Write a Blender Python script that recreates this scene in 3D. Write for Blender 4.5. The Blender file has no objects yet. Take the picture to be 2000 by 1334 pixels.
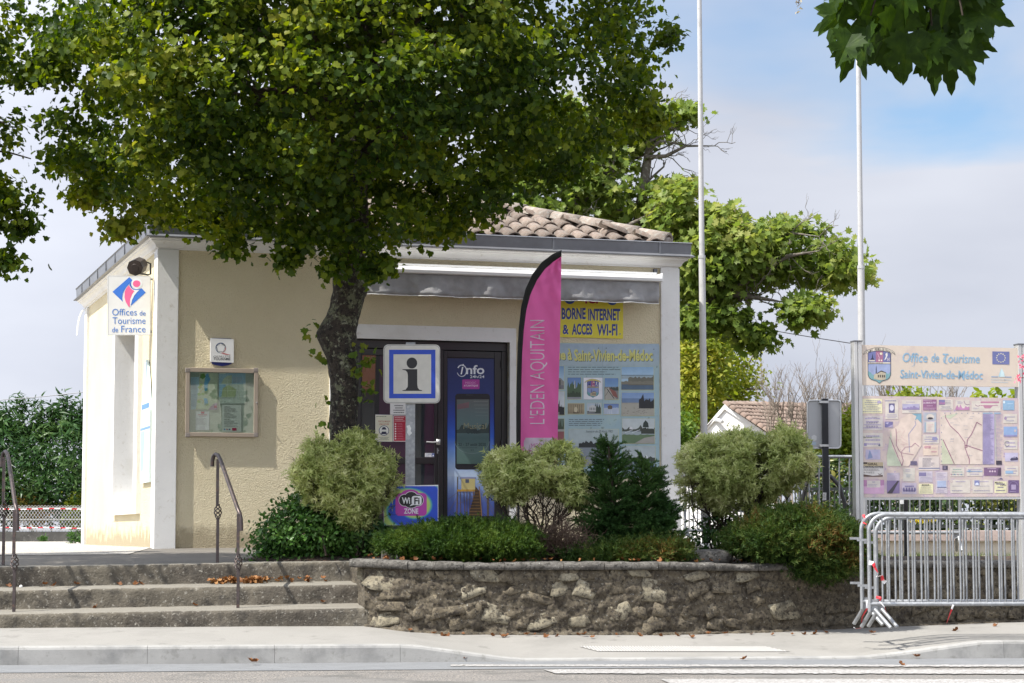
import bpy, math, random
import numpy as np
from mathutils import Vector, Matrix, noise as mnoise

random.seed(7)
rng = np.random.default_rng(11)
C = bpy.context.scene.collection
R = math.radians

# ------------------------------------------------------------------ camera, sky, sun, exposure
F, HZ, EYE = 4400.0, 1042.0, 1.03          # focal length and horizon in photo pixels (2000 wide); eye height over the road
TILT = math.atan((HZ - 667) / F)
cam_d = bpy.data.cameras.new('camera')
cam_d.sensor_width = 36.0
cam_d.lens = F / 2000 * 36
cam_d.clip_start = 0.1
cam_d.clip_end = 3000
cam = bpy.data.objects.new('camera', cam_d)
C.objects.link(cam)
cam.location = (0, 0, EYE)
cam.rotation_euler = (math.pi / 2 + TILT, 0, 0)
bpy.context.scene.camera = cam

SUN = Vector((.492, .258, -.832)).normalized()   # direction the light travels
sun_el = math.asin(-SUN.z)
sun_az = math.atan2(-SUN.x, -SUN.y)            # clockwise from +Y
sd = bpy.data.lights.new('sun', 'SUN')
sd.energy = 3.9
sd.angle = R(.5)
sd.color = (1.0, .955, .88)
so = bpy.data.objects.new('sun', sd)
C.objects.link(so)
so.rotation_euler = SUN.to_track_quat('-Z', 'Y').to_euler()

world = bpy.data.worlds.new('World')
bpy.context.scene.world = world
world.use_nodes = True
wn, wl = world.node_tree.nodes, world.node_tree.links
wn.clear()
w_out = wn.new('ShaderNodeOutputWorld')
w_bg = wn.new('ShaderNodeBackground')
w_bg.inputs['Strength'].default_value = .1
sky = wn.new('ShaderNodeTexSky')
sky.sky_type = 'NISHITA'
sky.sun_disc = False
sky.sun_elevation = sun_el
sky.sun_rotation = sun_az
sky.air_density = 1.0
sky.dust_density = .6
tc = wn.new('ShaderNodeTexCoord')
mp = wn.new('ShaderNodeMapping')
mp.inputs['Scale'].default_value = (1.3, 1.3, 4.0)
mp.inputs['Location'].default_value = (2.1, 1.3, .7)
n1 = wn.new('ShaderNodeTexNoise')
n1.inputs['Scale'].default_value = 1.9
n1.inputs['Detail'].default_value = 6
n1.inputs['Roughness'].default_value = .5
n1.inputs['Distortion'].default_value = .35
rmp = wn.new('ShaderNodeValToRGB')
rmp.color_ramp.elements[0].position = .34
rmp.color_ramp.elements[1].position = .47
n2 = wn.new('ShaderNodeTexNoise')
n2.inputs['Scale'].default_value = 2.6
n2.inputs['Detail'].default_value = 5
rm2 = wn.new('ShaderNodeValToRGB')
rm2.color_ramp.elements[0].position = .34
rm2.color_ramp.elements[0].color = (2.9, 3.08, 3.6, 1)
rm2.color_ramp.elements[1].position = .62
rm2.color_ramp.elements[1].color = (3.7, 3.86, 4.32, 1)
mx = wn.new('ShaderNodeMix')
mx.data_type = 'RGBA'
blue = wn.new('ShaderNodeMix')
blue.data_type = 'RGBA'
blue.blend_type = 'MULTIPLY'
blue.inputs[0].default_value = 1.0
blue.inputs[7].default_value = (.68, .74, .80, 1)
wl.new(tc.outputs['Generated'], mp.inputs['Vector'])
wl.new(mp.outputs[0], n1.inputs['Vector'])
wl.new(mp.outputs[0], n2.inputs['Vector'])
wl.new(n1.outputs[0], rmp.inputs[0])
wl.new(n2.outputs[0], rm2.inputs[0])
wl.new(rmp.outputs[0], mx.inputs[0])
wl.new(sky.outputs[0], blue.inputs[6])
wl.new(blue.outputs[2], mx.inputs[6])
sdot = wn.new('ShaderNodeVectorMath')           # thin cloud brightened towards the sun, added as extra fill for the shaded front
sdot.operation = 'DOT_PRODUCT'
sdot.inputs[1].default_value = tuple(-SUN)
wl.new(tc.outputs['Generated'], sdot.inputs[0])
smr = wn.new('ShaderNodeMapRange')
smr.inputs[1].default_value = -.15
smr.inputs[2].default_value = 1.0
smr.inputs[3].default_value = 1.0
smr.inputs[4].default_value = 2.9
wl.new(sdot.outputs['Value'], smr.inputs[0])
cmul = wn.new('ShaderNodeVectorMath')
cmul.operation = 'SCALE'
wl.new(rm2.outputs[0], cmul.inputs[0])
wl.new(smr.outputs[0], cmul.inputs['Scale'])
wl.new(cmul.outputs[0], mx.inputs[7])
wl.new(mx.outputs[2], w_bg.inputs['Color'])
wl.new(w_bg.outputs[0], w_out.inputs[0])

vs = bpy.context.scene.view_settings
vs.view_transform = 'Standard'
vs.look = 'None'
vs.gamma = 1
vs.use_curve_mapping = False
vs.exposure = 1.04
cy = bpy.context.scene.cycles
cy.max_bounces = 8
cy.transparent_max_bounces = 8
cy.caustics_reflective = False
cy.caustics_refractive = False

# ------------------------------------------------------------------ measuring helpers
ct, st = math.cos(TILT), math.sin(TILT)
EYEV = Vector((0, 0, EYE))

def ray(px, py):
    v = 667 - py
    return Vector((px - 1000, F * ct - v * st, F * st + v * ct))

def P(px, py, D):
    r = ray(px, py)
    return EYEV + r * (D / r.y)

def G(px, py, z):
    r = ray(px, py)
    return EYEV + r * ((z - EYE) / r.z)

class Plane:
    """An upright plane: s runs along it, off is measured towards the viewer's side."""
    def __init__(self, o, ang, out=None):
        self.o = Vector((o[0], o[1], 0))
        self.e = Vector((math.cos(ang), math.sin(ang), 0))
        self.n = Vector((math.sin(ang), -math.cos(ang), 0)) if out is None else Vector(out)
    def pt(self, px, py, off=0):
        r = ray(px, py)
        q = self.o + self.n * off
        return EYEV + r * ((q - EYEV).dot(self.n) / r.dot(self.n))
    def loc(self, px, py, off=0):
        p = self.pt(px, py, off)
        return ((p - self.o).dot(self.e), p.z)
    def w(self, s, z, off=0):
        v = self.o + self.e * s + self.n * off
        v.z = z
        return v

def srgb(h):
    h = h.lstrip('#')
    o = []
    for i in (0, 2, 4):
        c = int(h[i:i + 2], 16) / 255
        o.append(c / 12.92 if c <= .04045 else ((c + .055) / 1.055) ** 2.4)
    return tuple(o)

# ------------------------------------------------------------------ materials
def newmat(name):
    m = bpy.data.materials.new(name)
    m.use_nodes = True
    nt = m.node_tree
    return m, nt, nt.nodes['Principled BSDF']

def nd(nt, typ, **kw):
    n = nt.nodes.new(typ)
    for k, v in kw.items():
        if k in n.inputs:
            n.inputs[k].default_value = v
        else:
            setattr(n, k, v)
    return n

def rampnode(nt, stops):
    r = nt.nodes.new('ShaderNodeValToRGB')
    cr = r.color_ramp
    while len(cr.elements) < len(stops):
        cr.elements.new(.5)
    for e, (p, c) in zip(cr.elements, stops):
        e.position = p
        e.color = (*c, 1) if len(c) == 3 else c
    return r

def pbr(name, col, rough=.7, var=.12, scale=6, metal=0, bump=0, bscale=60, bdist=.004, spots=None, spec=.5, perobj=0, detail=6):
    """Colour with soft variation, optional stains [(scale, lo, hi, colour)] and relief."""
    m, nt, b = newmat(name)
    L = nt.links.new
    t = nd(nt, 'ShaderNodeTexCoord')
    n = nd(nt, 'ShaderNodeTexNoise', Scale=scale, Detail=detail, Roughness=.6)
    L(t.outputs['Object'], n.inputs['Vector'])
    lo = tuple(c * (1 - var) for c in col)
    hi = tuple(min(1, c * (1 + var)) for c in col)
    r = rampnode(nt, [(.32, lo), (.68, hi)])
    L(n.outputs[0], r.inputs[0])
    cur = r.outputs[0]
    for (sc, a, bb, sc_col) in (spots or []):
        n2 = nd(nt, 'ShaderNodeTexNoise', Scale=sc, Detail=8, Roughness=.65)
        L(t.outputs['Object'], n2.inputs['Vector'])
        r2 = rampnode(nt, [(a, (0, 0, 0)), (bb, (1, 1, 1))])
        L(n2.outputs[0], r2.inputs[0])
        mxn = nd(nt, 'ShaderNodeMix', data_type='RGBA')
        L(r2.outputs[0], mxn.inputs[0])
        L(cur, mxn.inputs[6])
        mxn.inputs[7].default_value = (*sc_col, 1)
        cur = mxn.outputs[2]
    if perobj:
        oi = nd(nt, 'ShaderNodeObjectInfo')
        mr = nd(nt, 'ShaderNodeMapRange')
        mr.inputs[3].default_value = 1 - perobj
        mr.inputs[4].default_value = 1 + perobj
        L(oi.outputs['Random'], mr.inputs[0])
        hs = nd(nt, 'ShaderNodeHueSaturation')
        L(mr.outputs[0], hs.inputs['Value'])
        L(cur, hs.inputs['Color'])
        cur = hs.outputs[0]
    L(cur, b.inputs['Base Color'])
    b.inputs['Roughness'].default_value = rough
    b.inputs['Metallic'].default_value = metal
    b.inputs['Specular IOR Level'].default_value = spec
    if bump:
        nb = nd(nt, 'ShaderNodeTexNoise', Scale=bscale, Detail=4, Roughness=.6)
        L(t.outputs['Object'], nb.inputs['Vector'])
        bp = nd(nt, 'ShaderNodeBump', Strength=bump, Distance=bdist)
        L(nb.outputs[0], bp.inputs['Height'])
        L(bp.outputs[0], b.inputs['Normal'])
    return m

def leafmat(name, stops, trans=.3, rough=.5, clump=1.2, spec=.2, tcol=1.6):
    m, nt, b = newmat(name)
    L = nt.links.new
    g = nd(nt, 'ShaderNodeNewGeometry')
    t = nd(nt, 'ShaderNodeTexCoord')
    n = nd(nt, 'ShaderNodeTexNoise', Scale=clump, Detail=3)
    L(t.outputs['Object'], n.inputs['Vector'])
    ma = nd(nt, 'ShaderNodeMath', operation='MULTIPLY_ADD')
    ma.inputs[1].default_value = .55
    mb = nd(nt, 'ShaderNodeMath', operation='MULTIPLY_ADD')
    mb.inputs[1].default_value = 1.7
    mb.inputs[2].default_value = -.62
    L(n.outputs[0], mb.inputs[0])
    L(g.outputs['Random Per Island'], ma.inputs[0])
    L(mb.outputs[0], ma.inputs[2])
    r = rampnode(nt, stops)
    L(ma.outputs[0], r.inputs[0])
    L(r.outputs[0], b.inputs['Base Color'])
    b.inputs['Roughness'].default_value = rough
    b.inputs['Specular IOR Level'].default_value = spec
    tr = nd(nt, 'ShaderNodeBsdfTranslucent')
    hs = nd(nt, 'ShaderNodeHueSaturation', Value=tcol, Saturation=1.1)
    hs.inputs['Hue'].default_value = .49
    L(r.outputs[0], hs.inputs['Color'])
    L(hs.outputs[0], tr.inputs['Color'])
    ms = nd(nt, 'ShaderNodeMixShader')
    ms.inputs[0].default_value = trans
    L(b.outputs[0], ms.inputs[1])
    L(tr.outputs[0], ms.inputs[2])
    L(ms.outputs[0], nt.nodes['Material Output'].inputs[0])
    return m

# ------------------------------------------------------------------ mesh building
def smooth_mesh(me):
    me.polygons.foreach_set('use_smooth', [True] * len(me.polygons))

class MB:
    def __init__(self):
        self.v, self.f = [], []
    def add(self, vs, fs):
        k = len(self.v)
        self.v += [Vector(p) for p in vs]
        self.f += [tuple(i + k for i in f) for f in fs]
        return self
    def box8(self, a, b):
        """a: four corners of the front face (counter-clockwise seen from outside), b: the matching back ones."""
        return self.add(list(a) + list(b), [(0, 1, 2, 3), (7, 6, 5, 4), (0, 4, 5, 1), (1, 5, 6, 2), (2, 6, 7, 3), (3, 7, 4, 0)])
    def box(self, x0, y0, z0, x1, y1, z1):
        return self.box8([(x0, y0, z0), (x1, y0, z0), (x1, y0, z1), (x0, y0, z1)], [(x0, y1, z0), (x1, y1, z0), (x1, y1, z1), (x0, y1, z1)])
    def pbox(self, pl, s0, s1, z0, z1, o0, o1):
        """box on a plane, from offset o0 (back) to o1 (front)"""
        return self.box8([pl.w(s0, z0, o1), pl.w(s1, z0, o1), pl.w(s1, z1, o1), pl.w(s0, z1, o1)],
                         [pl.w(s0, z0, o0), pl.w(s1, z0, o0), pl.w(s1, z1, o0), pl.w(s0, z1, o0)])
    def qbox(self, pl, x0, y0, x1, y1, o0, o1):
        """box on a plane from photo pixels (top-left, bottom-right)"""
        ym, xm = (y0 + y1) / 2, (x0 + x1) / 2
        return self.pbox(pl, pl.loc(x0, ym, o1)[0], pl.loc(x1, ym, o1)[0], pl.loc(xm, y1, o1)[1], pl.loc(xm, y0, o1)[1], o0, o1)
    def prism(self, pl, pts, o0, o1):
        """pixel outline on a plane, extruded"""
        n = len(pts)
        a = [pl.pt(x, y, o1) for x, y in pts]
        b = [p - pl.n * (o1 - o0) for p in a]
        return self.add(a + b, [tuple(range(n)), tuple(range(2 * n - 1, n - 1, -1))] + [(i, (i + 1) % n, n + (i + 1) % n, n + i) for i in range(n)])
    def tube(self, pts, rad, n=8, cap=True, closed=False):
        pts = [Vector(p) for p in pts]
        m = len(pts)
        rr = rad if hasattr(rad, '__len__') else [rad] * m
        vs, fs = [], []
        up = None
        for i in range(m):
            a = pts[(i - 1) % m] if (i or closed) else pts[i]
            b = pts[(i + 1) % m] if (i < m - 1 or closed) else pts[i]
            t = (b - a).normalized()
            if up is None:
                up = Vector((0, 0, 1)) if abs(t.z) < .9 else Vector((0, 1, 0))
            u = (up - t * up.dot(t)).normalized()
            w = t.cross(u)
            up = u
            for k in range(n):
                q = 2 * math.pi * k / n
                vs.append(pts[i] + (u * math.cos(q) + w * math.sin(q)) * rr[i])
        for i in range(m if closed else m - 1):
            j = (i + 1) % m
            for k in range(n):
                k2 = (k + 1) % n
                fs.append((i * n + k, i * n + k2, j * n + k2, j * n + k))
        if cap and not closed:
            k0 = len(vs)
            vs += vs[:n] + vs[(m - 1) * n:m * n]
            fs.append(tuple(range(k0 + n - 1, k0 - 1, -1)))
            fs.append(tuple(k0 + n + k for k in range(n)))
        return self.add(vs, fs)
    def grid(self, rows, flip=False):
        m, n = len(rows), len(rows[0])
        vs = [p for r in rows for p in r]
        fs = []
        for i in range(m - 1):
            for j in range(n - 1):
                q = (i * n + j, i * n + j + 1, (i + 1) * n + j + 1, (i + 1) * n + j)
                fs.append(q[::-1] if flip else q)
        return self.add(vs, fs)
    def build(self, name, mat, parent=None, smooth=False, bevel=0, base=None, auto=None):
        o = Vector((0, 0, 0))
        if parent is not None:
            o = root_loc(parent)
        elif base is not None:
            o = Vector(base)
        me = bpy.data.meshes.new(name)
        me.from_pydata([tuple(p - o) for p in self.v], [], self.f)
        me.validate(clean_customdata=False)
        me.update()
        if mat:
            me.materials.append(mat)
        if smooth:
            smooth_mesh(me)
        ob = bpy.data.objects.new(name, me)
        C.objects.link(ob)
        if parent is not None:
            ob.parent = parent
        else:
            ob.location = o
        if bevel:
            bv = ob.modifiers.new('bevel', 'BEVEL')
            bv.width = bevel
            bv.segments = 2
            bv.limit_method = 'ANGLE'
        return ob

LOCS = {}
def root_loc(o):
    while o.parent is not None:
        o = o.parent
    return Vector(o.location)

def tag(o, label=None, cat=None, group=None, kind=None):
    if label: o['label'] = label
    if cat: o['category'] = cat
    if group: o['group'] = group
    if kind: o['kind'] = kind
    return o

def thing(name, label, cat, loc, group=None):
    o = bpy.data.objects.new(name, None)
    o.empty_display_size = .2
    C.objects.link(o)
    o.location = loc
    return tag(o, label, cat, group)

def instance(name, me, parent, mat4):
    o = bpy.data.objects.new(name, me)
    C.objects.link(o)
    o.parent = parent
    o.matrix_basis = mat4
    return o

def fb(p, s=1.0, seed=0):
    return mnoise.fractal(Vector(p) * s + Vector((seed * 13.7, seed * 5.1, 0)), 1.0, 2.0, 4)

# fast mesh from numpy arrays of triangles
def npmesh(name, V, T, mat, parent=None, smooth=False, kind=None):
    o = np.array(root_loc(parent)) if parent is not None else np.zeros(3)
    me = bpy.data.meshes.new(name)
    nv, nt_ = len(V), len(T)
    me.vertices.add(nv)
    me.vertices.foreach_set('co', (V - o).astype(np.float32).ravel())
    me.loops.add(nt_ * 3)
    me.loops.foreach_set('vertex_index', T.astype(np.int32).ravel())
    me.polygons.add(nt_)
    me.polygons.foreach_set('loop_start', np.arange(0, nt_ * 3, 3, dtype=np.int32))
    me.polygons.foreach_set('loop_total', np.full(nt_, 3, dtype=np.int32))
    me.update(calc_edges=True)
    me.materials.append(mat)
    if smooth:
        smooth_mesh(me)
    ob = bpy.data.objects.new(name, me)
    C.objects.link(ob)
    if parent is not None:
        ob.parent = parent
    if kind:
        ob['kind'] = kind
    return ob

def rotframes(N, spin):
    """frames whose Z is the unit vector N (n,3), turned by spin"""
    N = N / (np.linalg.norm(N, axis=1, keepdims=True) + 1e-9)
    ref = np.where(np.abs(N[:, 2:3]) < .95, np.array([[0, 0, 1.0]]), np.array([[1.0, 0, 0]]))
    U = np.cross(ref, N)
    U /= np.linalg.norm(U, axis=1, keepdims=True)
    W = np.cross(N, U)
    c, s = np.cos(spin)[:, None], np.sin(spin)[:, None]
    return U * c + W * s, W * c - U * s, N

def scatter(tv, tt, pos, N, spin, sc):
    """copies of a template (x,y in the leaf, z its normal) merged into one array"""
    X, Y, Z = rotframes(N, spin)
    n, k = len(pos), len(tv)
    V = (tv[None, :, 0:1] * X[:, None] + tv[None, :, 1:2] * Y[:, None] + tv[None, :, 2:3] * Z[:, None]) * sc[:, None, None] + pos[:, None]
    T = tt[None] + (np.arange(n) * k)[:, None, None]
    return V.reshape(-1, 3), T.reshape(-1, 3)

def fan(outline, fold=.25, droop=.15):
    """leaf from the outline of its right half, base to tip"""
    right = outline
    left = [(-x, y) for x, y in outline[1:-1]]
    V = [(x, y, abs(x) * fold - droop * y * y) for x, y in right + left]
    n = len(right)
    mid = (0, .45, -droop * .2)
    V.append(mid)
    m = len(V) - 1
    T = []
    for i in range(n - 1):
        T.append((m, i, i + 1))
    L = [0] + list(range(n, n + len(left))) + [n - 1]
    for i in range(len(L) - 1):
        T.append((m, L[i + 1], L[i]))
    return np.array(V, float), np.array(T)

LIME = fan([(0, 0), (.36, -.02), (.5, .3), (.36, .42), (.4, .72), (.16, .78), (0, 1.05)])
SIMPLE = fan([(0, 0), (.26, .35), (.17, .75), (0, 1.0)])
MAPLE = fan([(0, 0), (.3, -.08), (.28, .1), (.58, .32), (.33, .42), (.42, .8), (.14, .66), (0, 1.05)], .2, .1)
NARROW = fan([(0, 0), (.13, .4), (0, 1.0)])

def rosette(k=8, leaf=NARROW, up=.5, sd=3, length=1.0):
    r = np.random.default_rng(sd)
    tv, tt = leaf
    n = k
    a = np.arange(n) * 2.4 + r.random(n) * .5
    el = up + r.random(n) * .6 - .3
    Yd = np.stack([np.cos(a) * np.cos(el), np.sin(a) * np.cos(el), np.sin(el)], 1)
    Zd = np.stack([-np.cos(a) * np.sin(el), -np.sin(a) * np.sin(el), np.cos(el)], 1)
    Xd = np.cross(Yd, Zd)
    sc = length * (.75 + r.random(n) * .5)
    V = (tv[None, :, 0:1] * Xd[:, None] + tv[None, :, 1:2] * Yd[:, None] + tv[None, :, 2:3] * Zd[:, None]) * sc[:, None, None]
    V[:, :, 2] += (np.arange(n) / n * .5)[:, None]
    T = tt[None] + (np.arange(n) * len(tv))[:, None, None]
    return V.reshape(-1, 3), T.reshape(-1, 3)

def sprig(k=12, width=.035, ln=.34, sd=5, flat=.4):
    """a conifer shoot along +Z with needles"""
    r = np.random.default_rng(sd)
    V, T = [], []
    for i in range(k):
        h = i / k
        a = i * 2.4
        d = np.array([math.cos(a), math.sin(a) * flat, .9 + r.random() * .4])
        d /= np.linalg.norm(d)
        s = np.cross(d, [r.random() - .5, r.random() - .5, r.random() - .5])
        s /= np.linalg.norm(s)
        b = np.array([0, 0, h * .85])
        l = ln * (1.1 - .4 * h)
        o = len(V)
        V += [b - s * width, b + s * width, b + d * l]
        T.append((o, o + 1, o + 2))
    return np.array(V), np.array(T)

def inpoly(x, y, poly):
    ins = np.zeros(x.shape, bool)
    n = len(poly)
    for i in range(n):
        x0, y0 = poly[i]
        x1, y1 = poly[(i + 1) % n]
        c = ((y0 > y) != (y1 > y)) & (x < (x1 - x0) * (y - y0) / (y1 - y0 + 1e-12) + x0)
        ins ^= c
    return ins

def edgedist(x, y, poly):
    d = np.full(x.shape, 1e9)
    n = len(poly)
    for i in range(n):
        x0, y0 = poly[i]
        x1, y1 = poly[(i + 1) % n]
        dx, dy = x1 - x0, y1 - y0
        t = np.clip(((x - x0) * dx + (y - y0) * dy) / (dx * dx + dy * dy + 1e-12), 0, 1)
        d = np.minimum(d, np.hypot(x - x0 - t * dx, y - y0 - t * dy))
    return d

def polyvol(poly_px, D, T, n, shell=2.2, Rr=None, r=rng, inset=0.0):
    """n points in a rounded volume whose outline is poly_px at depth D and whose half depth is T; also outward directions"""
    pm = [((x - 1000) * D / F, EYE + (HZ - y) * D / F) for x, y in poly_px]
    xs = [p[0] for p in pm]
    zs = [p[1] for p in pm]
    X, Z = np.empty(0), np.empty(0)
    while len(X) < n:
        x = r.uniform(min(xs), max(xs), n * 2)
        z = r.uniform(min(zs), max(zs), n * 2)
        k = inpoly(x, z, pm)
        if inset:
            k &= edgedist(x, z, pm) > inset
        X, Z = np.concatenate([X, x[k]]), np.concatenate([Z, z[k]])
    X, Z = X[:n], Z[:n]
    d = edgedist(X, Z, pm) - inset * .9
    Rr = Rr or T
    q = np.clip(d / Rr, 0, 1)
    h = T * np.sqrt(np.clip(1 - (1 - q) ** 2, 0, 1))
    u = r.uniform(-1, 1, n)
    u = np.sign(u) * np.abs(u) ** (1 / shell)
    Y = D + h * u
    cx, cz = np.average(X), np.average(Z)
    N = np.stack([(X - cx) / (max(xs) - min(xs)) * 2, u * (.4 + q), (Z - cz) / (max(zs) - min(zs)) * 2], 1)
    return np.stack([X, Y, Z], 1), N

# ------------------------------------------------------------------ flat print and lettering
_tc = {}
def glyphs(body, bold=0, shear=0):
    k = (body, bold, shear)
    if k not in _tc:
        cu = bpy.data.curves.new('t', 'FONT')
        cu.body = body
        cu.offset = bold
        cu.shear = shear
        cu.resolution_u = 3
        ob = bpy.data.objects.new('t', cu)
        C.objects.link(ob)
        dg = bpy.context.evaluated_depsgraph_get()
        me = bpy.data.meshes.new_from_object(ob.evaluated_get(dg))
        V = [(v.co.x, v.co.y) for v in me.vertices]
        Fc = [tuple(p.vertices) for p in me.polygons]
        bpy.data.objects.remove(ob)
        bpy.data.curves.remove(cu)
        bpy.data.meshes.remove(me)
        _tc[k] = (V, Fc)
    return _tc[k]

def ink_material(name='ink', rough=.45, fade=.06, sat=1.0):
    m, nt, b = newmat(name)
    a = nd(nt, 'ShaderNodeVertexColor')
    a.layer_name = 'ink'
    t = nd(nt, 'ShaderNodeTexCoord')
    n = nd(nt, 'ShaderNodeTexNoise', Scale=14, Detail=6)
    hs = nd(nt, 'ShaderNodeHueSaturation', Saturation=sat)
    mr = nd(nt, 'ShaderNodeMapRange')
    mr.inputs[1].default_value = .3
    mr.inputs[2].default_value = .7
    mr.inputs[3].default_value = 1 - fade
    mr.inputs[4].default_value = 1 + fade
    nt.links.new(t.outputs['Object'], n.inputs['Vector'])
    nt.links.new(n.outputs[0], mr.inputs[0])
    nt.links.new(mr.outputs[0], hs.inputs['Value'])
    nt.links.new(a.outputs['Color'], hs.inputs['Color'])
    nt.links.new(hs.outputs[0], b.inputs['Base Color'])
    b.inputs['Roughness'].default_value = rough
    return m

class Print:
    """flat print on a plane, laid out in photo pixels; tf=(x0,y0,k): px = x0 + x*k"""
    def __init__(self, pl, off=.002, tf=(0, 0, 1), step=.0007):
        self.pl, self.off, self.tf, self.step = pl, off, tf, step
        self.v, self.f, self.c = [], [], []
        self.lv = 0
        self.sl = None
    def pp(self, x, y, lv):
        if self.sl:
            y = y + self.sl(x, y)
        px, py = self.tf[0] + x * self.tf[2], self.tf[1] + y * self.tf[2]
        return self.pl.pt(px, py, self.off + self.step * lv)
    def face(self, pts, cols, lv):
        k = len(self.v)
        self.v += [self.pp(x, y, lv) for x, y in pts]
        self.f.append(tuple(range(k, k + len(pts))))
        self.c.append(cols if isinstance(cols, list) else [cols] * len(pts))
        self.lv = max(self.lv, lv)
    def poly(self, pts, col, lv=1):
        self.face(pts, srgb(col), lv)
    def rect(self, x0, y0, x1, y1, col, lv=1):
        self.poly([(x0, y1), (x1, y1), (x1, y0), (x0, y0)], col, lv)
    def frame(self, x0, y0, x1, y1, w, col, lv=1):
        self.rect(x0, y0, x1, y0 + w, col, lv)
        self.rect(x0, y1 - w, x1, y1, col, lv)
        self.rect(x0, y0 + w, x0 + w, y1 - w, col, lv)
        self.rect(x1 - w, y0 + w, x1, y1 - w, col, lv)
    def grad(self, x0, y0, x1, y1, cols, lv=1):
        n = len(cols) - 1
        for i in range(n):
            a, b = srgb(cols[i]), srgb(cols[i + 1])
            ya, yb = y0 + (y1 - y0) * i / n, y0 + (y1 - y0) * (i + 1) / n
            self.face([(x0, yb), (x1, yb), (x1, ya), (x0, ya)], [b, b, a, a], lv)
    def rrect(self, x0, y0, x1, y1, r, col, lv=1, n=5):
        pts = []
        for cx, cy_, a0 in ((x1 - r, y1 - r, 0), (x0 + r, y1 - r, 90), (x0 + r, y0 + r, 180), (x1 - r, y0 + r, 270)):
            for i in range(n + 1):
                a = R(a0 + 90 * i / n)
                pts.append((cx + r * math.cos(a), cy_ + r * math.sin(a)))
        self.poly(pts, col, lv)
    def disc(self, x, y, rx, ry, col, lv=1, n=20, a0=0, a1=360):
        pts = [(x + rx * math.cos(R(a0 + (a1 - a0) * i / n)), y + ry * math.sin(R(a0 + (a1 - a0) * i / n))) for i in range(n + (a1 - a0 != 360))]
        self.poly(pts, col, lv)
    def ring(self, x, y, rx, ry, w, col, lv=1, a0=0, a1=360, n=28, w1=None):
        w1 = w if w1 is None else w1
        c = srgb(col)
        for i in range(n):
            p, q = R(a0 + (a1 - a0) * i / n), R(a0 + (a1 - a0) * (i + 1) / n)
            wa, wb = w + (w1 - w) * i / n, w + (w1 - w) * (i + 1) / n
            self.face([(x + (rx - wa) * math.cos(p), y + (ry - wa) * math.sin(p)), (x + rx * math.cos(p), y + ry * math.sin(p)),
                       (x + rx * math.cos(q), y + ry * math.sin(q)), (x + (rx - wb) * math.cos(q), y + (ry - wb) * math.sin(q))], c, lv)
    def line(self, pts, w, col, lv=1):
        c = srgb(col)
        for (xa, ya), (xb, yb) in zip(pts, pts[1:]):
            l = math.hypot(xb - xa, yb - ya) + 1e-9
            nx, ny = -(yb - ya) / l * w / 2, (xb - xa) / l * w / 2
            self.face([(xa + nx, ya + ny), (xb + nx, yb + ny), (xb - nx, yb - ny), (xa - nx, ya - ny)], c, lv)
    def text(self, body, x0, y0, x1, y1, col, lv=1, bold=0, shear=0, rot=0):
        V, Fc = glyphs(body, bold, shear)
        xs, ys = [p[0] for p in V], [p[1] for p in V]
        ax, bx, ay, by = min(xs), max(xs), min(ys), max(ys)
        k = len(self.v)
        for x, y in V:
            u, w = (x - ax) / (bx - ax), (y - ay) / (by - ay)
            if rot == 90:        # reads upwards
                X, Y = x0 + (1 - w) * (x1 - x0), y1 - u * (y1 - y0)
            else:
                X, Y = x0 + u * (x1 - x0), y1 - w * (y1 - y0)
            self.v.append(self.pp(X, Y, lv))
        c = srgb(col)
        for f in Fc:
            self.f.append(tuple(i + k for i in f))
            self.c.append([c] * len(f))
    def lines(self, x0, y0, x1, y1, n, col, lv=1, w=None, center=False):
        """n rows of print too small to read"""
        h = (y1 - y0) / n
        w = w or h * .35
        for i in range(n):
            y = y0 + h * (i + .5)
            l = (x1 - x0) * random.uniform(.6, 1)
            a = x0 + ((x1 - x0 - l) / 2 if center else 0)
            x = a
            while x < a + l:
                ww = random.uniform(.04, .13) * (x1 - x0)
                self.rect(x, y - w / 2, min(x + ww, a + l), y + w / 2, col, lv)
                x += ww + (x1 - x0) * .018
    def hill(self, x0, x1, y, yb, amp, col, lv=1, n=14, sd=0):
        pts = [(x0, yb), (x1, yb)]
        for i in range(n + 1):
            x = x1 - (x1 - x0) * i / n
            pts.append((x, y - amp * abs(mnoise.noise(Vector((i * .9 + sd * 7.3, sd, .5)))) * 1.8))
        self.poly(pts, col, lv)
    def build(self, name, mat, parent):
        o = root_loc(parent)
        me = bpy.data.meshes.new(name)
        me.from_pydata([tuple(p - o) for p in self.v], [], self.f)
        me.update()
        at = me.color_attributes.new('ink', 'FLOAT_COLOR', 'CORNER')
        flat = []
        for cs in self.c:
            for c in cs:
                flat += [c[0], c[1], c[2], 1.0]
        at.data.foreach_set('color', flat)
        me.materials.append(mat)
        ob = bpy.data.objects.new(name, me)
        C.objects.link(ob)
        ob.parent = parent
        return ob
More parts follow.
